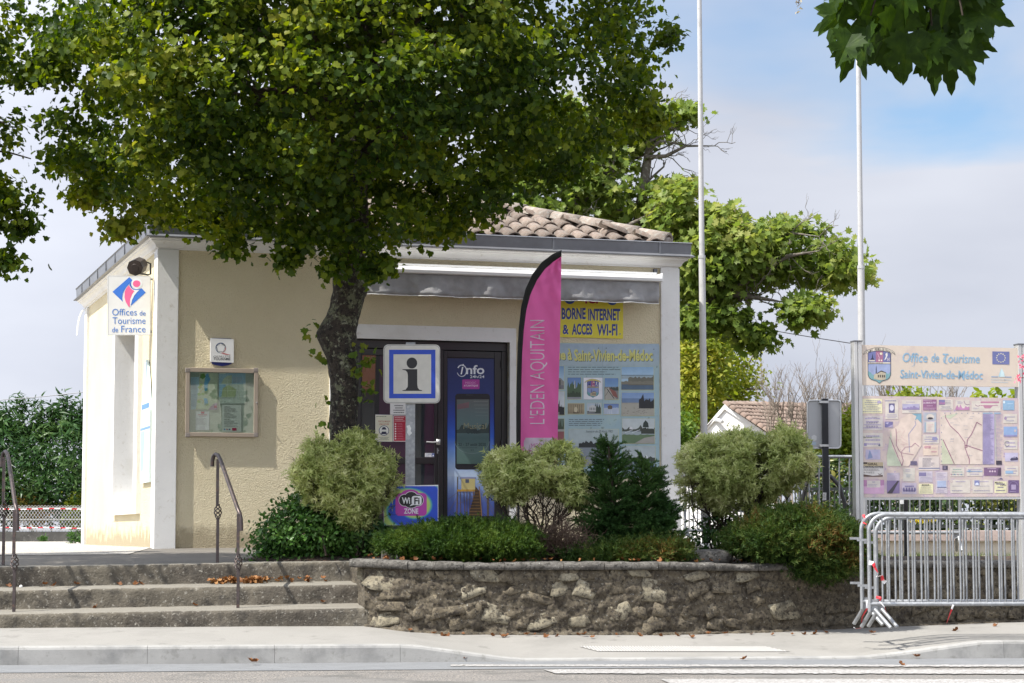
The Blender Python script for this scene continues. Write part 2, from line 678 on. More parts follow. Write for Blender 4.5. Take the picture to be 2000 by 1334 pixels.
# ------------------------------------------------------------------ shared materials
M = {}
M['ground'] = pbr('earth', (.16, .14, .10), .95, .25, 2, bump=.5, bscale=20)
M['road'] = pbr('asphalt_chippings', (.15, .142, .132), .9, .10, 3, bump=1, bscale=60, bdist=.014,
                spots=[(42, .50, .58, (.30, .265, .225)), (60, .53, .60, (.045, .042, .04)), (95, .58, .63, (.45, .42, .38)), (1.2, .5, .6, (.115, .11, .10)), (.5, .52, .56, (.17, .162, .15))])
M['gutter_strip'] = pbr('smooth_asphalt', (.16, .165, .17), .85, .1, 4, bump=.4, bscale=150, spots=[(90, .6, .7, (.3, .29, .27))])
M['kerb'] = pbr('kerb_concrete', (.29, .285, .27), .85, .10, 5, bump=.35, bscale=120, perobj=.06,
                spots=[(2.2, .50, .68, (.17, .17, .165)), (14, .55, .7, (.2, .195, .18)), (150, .62, .7, (.2, .2, .19))])
M['pavement'] = pbr('pavement_concrete', (.245, .235, .215), .9, .05, 1.5, bump=.3, bscale=200,
                    spots=[(160, .56, .68, (.195, .188, .175)), (1.1, .5, .66, (.205, .197, .18)), (3.5, .6, .68, (.17, .162, .148)), (240, .6, .68, (.35, .34, .32))])
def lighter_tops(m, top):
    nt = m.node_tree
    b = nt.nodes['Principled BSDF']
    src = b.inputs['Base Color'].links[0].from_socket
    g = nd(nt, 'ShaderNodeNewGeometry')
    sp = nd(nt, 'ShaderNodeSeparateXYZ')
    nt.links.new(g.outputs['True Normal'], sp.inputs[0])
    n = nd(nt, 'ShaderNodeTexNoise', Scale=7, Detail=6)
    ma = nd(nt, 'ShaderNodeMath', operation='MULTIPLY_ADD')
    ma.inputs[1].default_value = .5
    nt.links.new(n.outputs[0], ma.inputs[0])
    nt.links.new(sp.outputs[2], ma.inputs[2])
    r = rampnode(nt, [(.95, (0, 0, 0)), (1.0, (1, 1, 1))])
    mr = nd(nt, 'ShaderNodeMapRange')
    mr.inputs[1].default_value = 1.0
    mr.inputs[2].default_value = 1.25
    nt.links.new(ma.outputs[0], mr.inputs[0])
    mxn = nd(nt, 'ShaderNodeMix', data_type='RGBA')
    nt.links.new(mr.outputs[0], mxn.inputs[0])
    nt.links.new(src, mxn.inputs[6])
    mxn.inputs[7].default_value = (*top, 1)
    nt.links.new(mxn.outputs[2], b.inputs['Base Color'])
M['paint'] = pbr('road_paint', (.37, .36, .345), .75, .08, 8, bump=.6, bscale=120, bdist=.006, spots=[(48, .49, .55, (.18, .17, .155)), (11, .52, .62, (.26, .25, .235))])
M['tactile'] = pbr('tactile_paint', (.25, .24, .22), .8, .1, 20, spots=[(60, .5, .6, (.215, .205, .185))])
M['terrace'] = pbr('terrace_concrete', (.135, .123, .105), .95, .16, 1.2, bump=.3, bscale=120, spots=[(4, .5, .7, (.11, .10, .09)), (130, .6, .7, (.25, .235, .2))])
M['gravel'] = pbr('pale_gravel', (.48, .45, .40), .95, .15, 30, bump=1, bscale=60, bdist=.02, spots=[(55, .5, .6, (.28, .25, .21))])
M['soil'] = pbr('soil', (.045, .032, .022), .95, .4, 14, bump=1, bscale=40, bdist=.03, spots=[(30, .55, .62, (.13, .06, .025))])
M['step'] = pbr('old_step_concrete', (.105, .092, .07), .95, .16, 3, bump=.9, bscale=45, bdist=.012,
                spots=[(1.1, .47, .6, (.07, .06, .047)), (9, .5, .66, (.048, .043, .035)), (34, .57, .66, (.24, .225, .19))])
M['white'] = pbr('white_plaster', (.74, .735, .715), .7, .03, 3, bump=.35, bscale=22, bdist=.005, spots=[(2.5, .55, .8, (.62, .61, .57)), (13, .6, .72, (.60, .58, .53)), (70, .64, .7, (.55, .52, .46))])
M['zinc'] = pbr('zinc', (.155, .16, .175), .42, .1, 5, metal=.25, spots=[(1.4, .5, .8, (.21, .22, .24))])
M['galv'] = pbr('galvanised_steel', (.30, .31, .32), .48, .18, 14, metal=.5, spots=[(26, .5, .68, (.42, .43, .44)), (9, .62, .72, (.2, .19, .175))])
M['alu'] = pbr('brushed_aluminium', (.58, .58, .57), .4, .05, 5, metal=.5)
M['iron'] = pbr('wrought_iron', (.075, .06, .058), .42, .25, 12, metal=.6, spots=[(24, .55, .7, (.14, .085, .06))])
M['black'] = pbr('black_paint', (.012, .012, .013), .35, .2, 8)
M['door_black'] = pbr('black_door_frame', (.012, .012, .013), .32, .15, 6)
M['white_gloss'] = pbr('white_enamel', (.78, .78, .77), .3, .03, 5)
M['ink'] = ink_material()
M['ink_faded'] = ink_material('faded_ink', .5, .07, .78)
M['tape_red'] = pbr('red_tape', (.55, .02, .03), .4)
M['tape_white'] = pbr('white_tape', (.75, .73, .72), .4)

def stucco():
    m, nt, b = newmat('cream_stucco')
    L = nt.links.new
    t = nd(nt, 'ShaderNodeTexCoord')
    n = nd(nt, 'ShaderNodeTexNoise', Scale=1.5, Detail=5)
    L(t.outputs['Object'], n.inputs['Vector'])
    r = rampnode(nt, [(.3, (.72, .63, .43)), (.7, (.78, .695, .49))])
    L(n.outputs[0], r.inputs[0])
    # damp stain near the ground
    sx = nd(nt, 'ShaderNodeSeparateXYZ')
    L(t.outputs['Object'], sx.inputs[0])
    ns = nd(nt, 'ShaderNodeTexNoise', Scale=7, Detail=6)
    L(t.outputs['Object'], ns.inputs['Vector'])
    ad = nd(nt, 'ShaderNodeMath', operation='MULTIPLY_ADD')
    ad.inputs[1].default_value = .48
    L(ns.outputs[0], ad.inputs[0])
    mz = nd(nt, 'ShaderNodeMath', operation='MULTIPLY')
    mz.inputs[1].default_value = -1
    L(sx.outputs[2], mz.inputs[0])
    L(mz.outputs[0], ad.inputs[2])
    rs = rampnode(nt, [(0, (0, 0, 0)), (.14, (.8, .8, .8))])
    L(ad.outputs[0], rs.inputs[0])
    mxn = nd(nt, 'ShaderNodeMix', data_type='RGBA')
    L(rs.outputs[0], mxn.inputs[0])
    L(r.outputs[0], mxn.inputs[6])
    mxn.inputs[7].default_value = (.36, .30, .20, 1)
    L(mxn.outputs[2], b.inputs['Base Color'])
    b.inputs['Roughness'].default_value = .9
    b.inputs['Specular IOR Level'].default_value = .2
    n0 = nd(nt, 'ShaderNodeTexNoise', Scale=70, Detail=2.5, Roughness=.6, Distortion=.5)
    L(t.outputs['Object'], n0.inputs['Vector'])
    n3 = nd(nt, 'ShaderNodeTexNoise', Scale=95, Detail=2)
    L(t.outputs['Object'], n3.inputs['Vector'])
    mm = nd(nt, 'ShaderNodeMath', operation='MULTIPLY_ADD')
    mm.inputs[1].default_value = .2
    L(n3.outputs[0], mm.inputs[0])
    L(n0.outputs[0], mm.inputs[2])
    bp = nd(nt, 'ShaderNodeBump', Strength=1.0, Distance=.021)
    L(mm.outputs[0], bp.inputs['Height'])
    L(bp.outputs[0], b.inputs['Normal'])
    return m
M['stucco'] = stucco()
lighter_tops(M['step'], (.20, .185, .155))      # upward faces lighter, risers keep their lichen

def lerp_tab(tab, x, k):
    for a, b in zip(tab, tab[1:]):
        if x <= b[0]:
            t = (x - a[0]) / (b[0] - a[0])
            return a[k] + (b[k] - a[k]) * t
    return tab[-1][k]

# ------------------------------------------------------------------ ground

KA, KB = G(0, 1300, 0), G(2000, 1286, 0)
KANG = math.atan2(KB.y - KA.y, KB.x - KA.x)
KP = Plane(KA, KANG)
def ks(px): return KP.loc(px, 1293)[0]
KH = [(ks(-900), .145), (ks(800), .145), (ks(1010), .024), (ks(1700), .024), (ks(1925), .145), (ks(2900), .145)]
def kh(s): return lerp_tab(KH, s, 1)
mb = MB()
mb.grid([[KP.w(s, .0, o) for o in (-.02, 3, 10, 30)] for s in np.linspace(-60, 70, 60)], flip=True)
tag(mb.build('road', M['road'], base=(0, 8, 0)), kind='structure')
mb = MB()
mb.grid([[KP.w(s, .004, o) for o in (-.0, .98 + .03 * fb((s, 0, 0), .8) + .01 * fb((s, 0, 3), 9))] for s in np.linspace(-12, 20, 160)], flip=True)
tag(mb.build('road_gutter_strip', M['gutter_strip'], base=KA), kind='structure')

kerb = thing('kerb', None, None, tuple(KP.w(4, 0, 0)))
kerb['kind'] = 'structure'
js = [ks(35) + i for i in range(-9, 14)]
for a, b in zip(js, js[1:]):
    mb = MB()
    rws = []
    for s in np.linspace(a + .0012, b - .0012, 7):
        h = kh(s)
        rws.append([KP.w(s, -.05, 0), KP.w(s, h - .025, -.012), KP.w(s, h - .008, -.02), KP.w(s, h, -.038), KP.w(s, h, -.15)])
    mb.grid(rws, flip=True)
    n0 = len(mb.v)
    mb.add([rws[0][i] for i in range(5)] + [KP.w(a + .0012, -.05, -.15)], [(0, 1, 2, 3, 4, 5)])
    mb.add([rws[-1][i] for i in range(5)] + [KP.w(b - .0012, -.05, -.15)], [(5, 4, 3, 2, 1, 0)])
    mb.build('kerb_stone', M['kerb'], kerb, smooth=False)

# wall foot: (photo x, y, depth)
FOOT = [(-900, 1229, 19.68), (0, 1227, 19.72), (500, 1223.5, 19.75), (715, 1223, 19.74), (790, 1233, 19.62), (870, 1239, 19.58), (1300, 1240, 19.82),
        (1500, 1235, 20.12), (1680, 1226, 20.56), (2000, 1214, 21.36), (2900, 1200, 23.6)]
def footpt(px): return P(px, lerp_tab(FOOT, px, 1), lerp_tab(FOOT, px, 2))
rows = []
for px in (None, -900, 0, 680, 760, 870, 1300, 1500, 1680, 2000, 2400, 2900, 'r'):
    if px is None: X, Yf = -1500, 20.3
    elif px == 'r': X, Yf = 1500, 24.2
    else:
        f_ = footpt(px); X, Yf = f_.x, f_.y + .2
    rows.append([Vector((X, Y, z)) for Y, z in ((-1500, -.03), (-60, -.03), (Yf, -.03), (Yf + .12, .5 if px is None or px == 'r' or px > 700 else .1), (Yf + 1.4, .62), (60, .68), (2500, .68))])
tag(MB().grid(rows, flip=True).build('ground', M['ground']), kind='structure')
mb = MB()
rws = []
for px in np.linspace(-900, 2850, 150):
    f = footpt(px)
    s = (f - KP.o).dot(KP.e)
    k = KP.w(s, kh(s) - .004, -.152)
    f2 = f + KP.n * -.15
    row = []
    for t in np.linspace(0, 1, 9):
        p = k.lerp(f, t)
        q = t * t * (3 - 2 * t)
        p.z = k.z + (f.z - k.z) * (q * .6 + t * .4)
        row.append(p)
    row.append(f2)
    rws.append(row)
mb.grid(rws)
pav = tag(mb.build('pavement', M['pavement'], base=footpt(800), smooth=True), kind='structure')

def pavz(p):
    s = (p - KP.o).dot(KP.e)
    # find foot with the same s
    lo, hi = -900, 2850
    for _ in range(30):
        m = (lo + hi) / 2
        if (footpt(m) - KP.o).dot(KP.e) < s: lo = m
        else: hi = m
    f = footpt(lo)
    o = -(p - KP.o).dot(KP.n)
    of = -(f - KP.o).dot(KP.n)
    t = min(1, max(0, (o - .152) / (of - .152)))
    q = t * t * (3 - 2 * t)
    return kh(s) - .004 + (f.z - kh(s) + .004) * (q * .6 + t * .4)

def on_pavement(px, py):
    lo = 17.3
    prev = None
    D = lo
    while D < 24:
        p = P(px, py, D)
        h = p.z - pavz(p)
        if h <= 0:
            break
        D += .03
    p = P(px, py, D)
    p.z = pavz(p)
    return p

# zebra stripes: painted sheets on the road
cross = thing('pedestrian_crossing', None, None, tuple(G(1700, 1312, 0)))
cross['kind'] = 'structure'
for (xa, xb, ya0, yb0, ya1, yb1) in ((880, 2300, 1297.5, 1301, 1299, 1303), (1060, 2300, 1307, 1315, 1308, 1317), (1290, 2400, 1326, 1337, 1327, 1338), (1420, 2500, 1352, 1366, 1352, 1366)):
    mb = MB()
    r0, r1 = [], []
    n = 260
    for i in range(n + 1):
        t = i / n
        x = xa + (xb - xa) * t
        w = min(1, t * 5) if xa < 1200 else 1
        ya, yb = ya0 + (ya1 - ya0) * t * .6, yb0 + (yb1 - yb0) * t * .6
        p = G(x, ya + .9 * fb((x * .06, ya, 0), 1.7), .008)
        q = G(x + 25 * (xa > 900), yb + .9 * fb((x * .06, yb, 3), 1.7), .008)
        r0.append(p)
        r1.append(q)
    mb.grid([r0, r1], flip=True)
    ob = mb.build('stripe', M['paint'], cross)

# tactile strip of raised studs at the dropped kerb
tact = thing('tactile_strip', None, None, tuple(on_pavement(1330, 1269)))
tact['kind'] = 'structure'
mb = MB()
pa, pb, pc, pd = on_pavement(1131, 1264), on_pavement(1500, 1264), on_pavement(1545, 1274), on_pavement(1168, 1274)
for a_, b_, c_, d_ in ((pa, pb, pc, pd),):
    rws = []
    for i in range(41):
        t = i / 40
        row = []
        for j in range(7):
            u = j / 6
            p = a_.lerp(b_, t).lerp(d_.lerp(c_, t), u)
            p.z = pavz(p) + .005
            row.append(p)
        rws.append(row)
    mb.grid(rws)
    mb.build('base_sheet', M['tactile'], tact)
    mb = MB()
    for i in range(66):
        for j in range(9):
            t, u = (i + .5 + .5 * (j % 2)) / 67, (j + .5) / 9
            p = a_.lerp(b_, t).lerp(d_.lerp(c_, t), u)
            p.z = pavz(p) + .004
            r_ = .009
            vs_ = [p + Vector((r_ * math.cos(q), r_ * math.sin(q), 0)) for q in np.linspace(0, 2 * math.pi, 7)[:-1]] + [p + Vector((r_ * .6 * math.cos(q), r_ * .6 * math.sin(q), .006)) for q in np.linspace(0, 2 * math.pi, 7)[:-1]]
            mb.add(vs_, [(k, (k + 1) % 6, 6 + (k + 1) % 6, 6 + k) for k in range(6)] + [tuple(range(6, 12))])
    ob = mb.build('studs', pbr('stud_paint', (.42, .41, .39), .7, .1, 30), tact)
    ob['kind'] = 'stuff'

# ------------------------------------------------------------------ steps and terrace
steps = thing('steps', None, None, tuple(P(350, 1200, 20.2)))
steps['kind'] = 'structure'
STEP = [  # bottom y and top y at photo x=0 and at the right end, end x, depth of the riser
    ((1227, 1199), (1224, 1187), 716, 19.75),
    ((1190, 1153), (1177, 1141), 699, 20.25),
    ((1146, 1107), (1134, 1096), 679, 20.75)]
def stepz(i, px, top):
    (b0, t0), (b1, t1), xe, D = STEP[i]
    k = px / xe
    y = (t0 + (t1 - t0) * k) if top else (b0 + (b1 - b0) * k)
    return P(px, y, D).z
for i, ((b0, t0), (b1, t1), xe, D) in enumerate(STEP):
    mb = MB()
    rws = []
    xl = -900
    cols = list(np.arange(xl, xe + (9 if i else 2), 5.0)) + [xe + (14 if i else 4)]
    for px in cols:
        zb, zt = stepz(i, px, 0) - (.03 if i == 0 else .01), stepz(i, px, 1)
        X = (px - 1000) * D / F
        row = []
        dn = .019
        back = STEP[i + 1][3] if i < 2 else None
        for k, (dy, z) in enumerate([(-.005, zb), (0, zb + (zt - zb) * .2), (0, zb + (zt - zb) * .4), (.001, zb + (zt - zb) * .6), (.002, zb + (zt - zb) * .78), (.006, zt - .018), (.018, zt - .005), (.035, zt)]):
            d = fb((X, z, 3 * i), 6, 1) * dn + fb((X, z, 3 * i), 25, 2) * .005
            row.append(Vector((X, D + dy - d, z + (fb((X, 5, i), 9) * .005 if k > 4 else 0))))
        if i < 2:
            zn = stepz(i + 1, px, 0) + .0
            for t in (.25, .5, .75, 1):
                Y = D + .035 + (back + .03 - D - .035) * t
                row.append(Vector((X, Y, zt + (zn - zt) * t + .003 * fb((X, Y, i), 7))))
        else:
            for t in (.5, 1):
                row.append(Vector((X, D + .035 + .25 * t, zt + .006 * t)))
        rws.append(row)
    mb.grid(rws, flip=True)
    last = rws[-1]
    mb.add(last + [Vector((last[-1].x, last[-1].y, last[0].z))], [tuple(range(len(last) + 1))])
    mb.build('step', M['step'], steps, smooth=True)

# terrace sheet rising gently to the building
ZT = P(345, 1070, 24.1).z
mb = MB()
rws = []
for X in np.linspace(-9.5, 3.2, 60):
    px = 1000 + X * F / 20.9
    pxe = min(px, 679)
    z0 = stepz(2, pxe, 1) + .006
    row = []
    y0 = 21.02 if px < 640 else 22.35
    for t in np.linspace(0, 1, 12):
        Y = y0 + (24.2 - y0) * t
        tt = (Y - 21.02) / (24.2 - 21.02)
        row.append(Vector((X, Y, z0 + (ZT - z0) * tt + .003 * fb((X, Y, 0), 2))))
    row.append(Vector((X, 31.5, ZT + .004)))
    rws.append(row)
mb.grid(rws, flip=True)
tag(mb.build('terrace', M['terrace'], base=(-3, 22, ZT), smooth=True), kind='structure')
mb = MB()
rws = []
for X in np.linspace(-20, -3.86, 30):
    rws.append([Vector((X, Y, ZT - (0 if Y > 24.2 else (ZT - (stepz(2, 1000 + X * F / 20.9, 1) + .006)) * (24.2 - Y) / 3.18) + .005 + .003 * fb((X, Y, 0), 2))) for Y in [22.75 + .05 * fb((X, 1, 1), 2)] + list(np.linspace(23.2, 43, 40))])
mb.grid(rws, flip=True)
tag(mb.build('gravel_yard', M['gravel'], base=(-6, 30, ZT)), kind='structure')

# ------------------------------------------------------------------ retaining wall of rubble stone
WTOP = [(690, 1106), (800, 1112), (1000, 1113), (1300, 1112), (1450, 1115), (1700, 1110), (2000, 1108), (2900, 1104)]
def wz(px, t):
    f = footpt(px)
    D = f.y
    zt = P(px, lerp_tab(WTOP, px, 1), D).z
    return f, f.z - .06 + (zt - f.z + .06) * t
rwall = thing('retaining_wall', 'low rubble stone wall, dark with lichen, holding up the planted bed beside the steps', 'wall', tuple(footpt(1200)))
def wn_(px):
    a, b = footpt(px - 3), footpt(px + 3)
    t = (b - a)
    t.z = 0
    t.normalize()
    return t, Vector((t.y, -t.x, 0))
mb = MB()
rws = []
for px in list(np.arange(712, 2100, 3.0)) + list(np.arange(2100, 2850, 40)):
    f, _ = wz(px, 0)
    t_, n_ = wn_(px)
    row = []
    for t in np.linspace(0, 1, 44):
        z = wz(px, t)[1]
        d = .022 * fb((f.x, z * 1.6, 0), 5) + .016 * fb((f.x, z, 9), 14) + .011 * fb((f.x, z, 4), 40)
        row.append(Vector((f.x, f.y, z)) + n_ * (d - .012 + .05 * (1 - t) * (t < .12)))
    row.append(Vector((f.x, f.y, row[-1].z)) - n_ * .34)
    rws.append(row)
mb.grid(rws, flip=True)
# end face beside the steps
f0 = rws[0]
endr = [[p + Vector((-.0, 0, 0)) + Vector((-.25 * t, 1.25 * t, 0)) + Vector((.015 * fb((t * 4, p.z, 2), 5), 0, 0)) for p in f0[:-1]] for t in np.linspace(0, 1, 24)]
mb.grid(endr)
def wall_mat(name, base, hi, dark):
    m, nt, b = newmat(name)
    L = nt.links.new
    t = nd(nt, 'ShaderNodeTexCoord')
    g = nd(nt, 'ShaderNodeNewGeometry')
    oi = nd(nt, 'ShaderNodeObjectInfo')
    n = nd(nt, 'ShaderNodeTexNoise', Scale=9, Detail=8, Roughness=.7)
    L(g.outputs['Position'], n.inputs['Vector'])
    r = rampnode(nt, [(.3, dark), (.5, base), (.7, hi)])
    L(n.outputs[0], r.inputs[0])
    n2 = nd(nt, 'ShaderNodeTexNoise', Scale=55, Detail=5, Roughness=.7)
    L(g.outputs['Position'], n2.inputs['Vector'])
    r2 = rampnode(nt, [(.62, (0, 0, 0)), (.67, (1, 1, 1))])
    L(n2.outputs[0], r2.inputs[0])
    a = nd(nt, 'ShaderNodeMix', data_type='RGBA')
    L(r2.outputs[0], a.inputs[0])
    L(r.outputs[0], a.inputs[6])
    a.inputs[7].default_value = (.40, .40, .36, 1)
    n3 = nd(nt, 'ShaderNodeTexNoise', Scale=30, Detail=6, Roughness=.7)
    L(g.outputs['Position'], n3.inputs['Vector'])
    r3 = rampnode(nt, [(.5, (0, 0, 0)), (.6, (1, 1, 1))])
    L(n3.outputs[0], r3.inputs[0])
    c = nd(nt, 'ShaderNodeMix', data_type='RGBA')
    L(r3.outputs[0], c.inputs[0])
    L(a.outputs[2], c.inputs[6])
    c.inputs[7].default_value = (*dark, 1)
    L(c.outputs[2], b.inputs['Base Color'])
    b.inputs['Roughness'].default_value = .95
    bp = nd(nt, 'ShaderNodeBump', Strength=1, Distance=.02)
    n4 = nd(nt, 'ShaderNodeTexNoise', Scale=38, Detail=8, Roughness=.75)
    L(g.outputs['Position'], n4.inputs['Vector'])
    L(n4.outputs[0], bp.inputs['Height'])
    L(bp.outputs[0], b.inputs['Normal'])
    return m
M['mortar'] = wall_mat('old_mortar', (.112, .092, .063), (.20, .17, .12), (.040, .032, .024))
M['stone_grey'] = wall_mat('lichened_stone', (.155, .128, .086), (.28, .235, .16), (.050, .041, .031))
M['stone_pale'] = wall_mat('pale_limestone', (.28, .245, .17), (.43, .385, .28), (.10, .088, .066))
M['cap'] = wall_mat('cap_stone', (.13, .12, .105), (.21, .20, .18), (.05, .046, .04))
mb.build('mortar_core', M['mortar'], rwall, smooth=True)

def stone_mesh(seed, mat):
    import bmesh
    bm = bmesh.new()
    bmesh.ops.create_icosphere(bm, subdivisions=2, radius=1)
    for v in bm.verts:
        p = v.co.copy()
        # squarish, flat-faced lump
        q = Vector([math.copysign(abs(c) ** .5, c) for c in p])
        q *= 1 + .7 * mnoise.noise(p * 1.3 + Vector((seed * 9.1, 0, 0))) + .4 * mnoise.noise(p * 3.4 + Vector((seed, 4, 0)))
        q.y *= 1 + .5 * mnoise.noise(p * 2.2 + Vector((seed * 3, 8, 1)))
        v.co = q
    me = bpy.data.meshes.new('stone')
    bm.to_mesh(me)
    bm.free()
    me.materials.append(mat)
    smooth_mesh(me)
    return me
SG = [stone_mesh(i, M['stone_grey']) for i in range(7)]
SPALE = [stone_mesh(i + 20, M['stone_pale']) for i in range(4)]
PALE = [(752, 1131, 62, 34), (948, 1124, 52, 24), (923, 1155, 40, 22), (1116, 1122, 36, 18), (1094, 1147, 28, 24), (1141, 1152, 34, 28), (752, 1208, 50, 22),
        (1274, 1154, 42, 40), (1362, 1124, 46, 18), (1250, 1119, 40, 14), (1461, 1121, 42, 18), (1534, 1193, 60, 34), (1062, 1209, 50, 24), (1210, 1196, 46, 32),
        (1130, 1214, 40, 20), (968, 1200, 44, 30), (700, 1118, 16, 30)]
def put_stone(px, py, w, h, pool, proud):
    f = footpt(max(px, 713))
    t_, n_ = wn_(max(px, 713))
    p = P(px, py, f.y)
    sc = f.y / F
    if px < 713:
        p.x += .02; p.y += .12
    w_, h_ = w * sc / 2, h * sc / 2
    dpt = min(w_, h_) * .6 + .012
    ang = random.uniform(-.4, .4)
    X = t_ * math.cos(ang) + Vector((0, 0, math.sin(ang)))
    Z = Vector((0, 0, math.cos(ang))) - t_ * math.sin(ang)
    Y = Z.cross(X)
    m4 = Matrix(((X.x * w_, Y.x * dpt, Z.x * h_, 0), (X.y * w_, Y.y * dpt, Z.y * h_, 0), (X.z * w_, Y.z * dpt, Z.z * h_, 0), (0, 0, 0, 1)))
    m4.translation = p - n_ * (dpt - proud) - root_loc(rwall)
    return instance('stone', random.choice(pool), rwall, m4)
used = []
for px, py, w, h in PALE:
    put_stone(px, py, w * 1.1, h * 1.1, SPALE, random.uniform(.0, .008))
    used.append((px, py, w, h))
for row in range(6):
    px = 722 + random.uniform(0, 20)
    while px < 2010:
        top = lerp_tab(WTOP, px, 1)
        bot = lerp_tab(FOOT, px, 1)
        rh = (bot - top) / 5.4
        w = random.uniform(20, 56)
        h = rh * random.uniform(.72, 1.1)
        cy_ = top + rh * (row + .5) + random.uniform(-3, 3)
        cx = px + w / 2
        px += w * 1.04 + random.uniform(0, 14)
        if cy_ > bot - 2 or any(abs(cx - a) < (w + c) * .46 and abs(cy_ - b) < (h + d) * .46 for a, b, c, d in used):
            continue
        used.append((cx, cy_, w, h))
        put_stone(cx, cy_, w * 1.15, h * 1.2, SG, random.uniform(-.010, .005))
# cap stones
caps = [684, 797, 905, 985, 1100, 1180, 1285, 1395, 1480, 1590, 1700, 1820, 1930, 2060, 2200, 2400]
for a, b in zip(caps, caps[1:]):
    mb = MB()
    rws = []
    th = .058 + random.uniform(-.006, .01)
    for px in np.linspace(a + .7, b - .7, 14):
        pq = max(px, 713)
        f, zt = wz(pq, 1)
        f = f.copy()
        if px < 713:
            f.x = (px - 1000) * (f.y + .1) / F
            f.y += .10 * (713 - px) / 30
        t_, n_ = wn_(pq)
        row = []
        for o, z in ((-.30, -.01), (-.02, -.004), (.022, -.002), (.034, .012), (.036, th * .6), (.026, th - .01), (.005, th), (-.15, th + .004), (-.33, th), (-.35, -.01)):
            j = .010 * fb((f.x, z * 3, o), 7, a % 7) + .004 * fb((f.x, z, o), 30)
            row.append(Vector((f.x, f.y, zt + z + (j if z > .03 else 0))) + n_ * (o + j))
        rws.append(row)
    mb.grid(rws, flip=True)
    for row, fl in ((rws[0], 0), (rws[-1], 1)):
        idx = tuple(range(len(row)))
        mb.add(row, [idx if not fl else idx[::-1]])
    mb.build('cap_stone', M['cap'], rwall, smooth=True)

# planted bed behind the wall
mb = MB()
rws = []
for px in np.linspace(690, 2850, 110):
    pq = max(px, 713)
    f, zt = wz(pq, 1)
    X0 = (px - 1000) * f.y / F if px < 713 else f.x
    row = []
    for t in np.linspace(0, 1, 14):
        Y = f.y + .30 + (22.6 - f.y - .3 if px < 1650 else 1.3) * t
        row.append(Vector((X0 * (1 + .0 * t), Y, zt + .03 + .05 * t + .03 * math.sin(t * 3) + .02 * fb((X0, Y, 0), 4))))
    rws.append(row)
mb.grid(rws, flip=True)
tag(mb.build('planting_bed_soil', M['soil'], base=footpt(1200), smooth=True), kind='structure')
# left part of the bed around the tree, sitting on the terrace
mb = MB()
rws = []
for a in np.linspace(0, 2 * math.pi, 40):
    c_ = Vector((-1.68, 21.6, 0))
    rws.append([Vector((c_.x + math.cos(a) * .95 * r_, c_.y + math.sin(a) * .72 * r_, ZT - .10 + .1 * (1 - r_ * r_))) for r_ in (0, .35, .7, 1)])
mb.grid(rws)
tag(mb.build('tree_base_soil', M['soil'], base=(-1.68, 21.6, ZT), smooth=True), kind='structure')
# ------------------------------------------------------------------ the tourist office
A = R(17.2)
C0 = P(308, 800, 24.0)
FP = Plane(C0, A)                                   # front wall
SPb = Plane(C0, 0)                                   # left side wall, s runs to the back
SPb.e = Vector((-math.sin(A), math.cos(A), 0))
SPb.n = Vector((-math.cos(A), -math.sin(A), 0))
LW = FP.loc(1322, 800)[0]
DW = 6.7
ZC = FP.loc(308, 487)[1]                             # underside of the cornice
ZG = ZT - .08
off_ = thing('tourist_office', 'single storey cream stucco building with white corner pilasters, zinc gutter and clay tile roof', 'building', tuple(FP.w(LW / 2, ZT, 0)))
def S(px, py=800, o=0): return FP.loc(px, py, o)[0]
def Z(px, py, o=0): return FP.loc(px, py, o)[1]
sd0, sd1 = S(655), S(995)                            # door opening
zd1 = Z(850, 665)                                    # its head
mb = MB()
TH = .25
mb.pbox(FP, .02, sd0, ZG, ZC, -TH, 0)
mb.pbox(FP, sd1, LW - .02, ZG, ZC, -TH, 0)
mb.pbox(FP, sd0, sd1, zd1, ZC, -TH, 0)
front = mb.build('front_wall', M['stucco'], off_)
# left side wall with the window opening
w0, w1, wb, wt = 1.50, 3.30, 1.457, 3.45
mb = MB()
mb.pbox(SPb, TH + .001, w0, ZG, ZC, -TH, -.001)
mb.pbox(SPb, w1, DW - TH - .001, ZG, ZC, -TH, -.001)
mb.pbox(SPb, w0, w1, ZG, wb, -TH, -.001)
mb.pbox(SPb, w0, w1, wt, ZC, -TH, -.001)
mb.build('side_wall', M['stucco'], off_)
mb = MB()
mb.pbox(SPb, TH + .001, DW - TH - .001, ZG, ZC, -LW + .001, -LW + TH)
mb.build('side_wall', M['stucco'], off_)
mb = MB()
mb.pbox(FP, .02, LW - .02, ZG, ZC, -DW, -DW + TH)
mb.build('rear_wall', M['stucco'], off_)
# pilasters
pw = S(345, o=.037) - S(308, o=.037)
for (s0, s1) in ((-.03, pw), (S(1290), LW + .03)):
    mb = MB()
    mb.pbox(FP, s0, s1, ZG, ZC - .001, -.2, .037)
    mb.build('pilaster', M['white'], off_, bevel=.006)
    mb = MB()
    mb.pbox(FP, s0, s1, ZG, ZC - .001, -DW - .03, -DW + .2)
    mb.build('pilaster', M['white'], off_, bevel=.006)

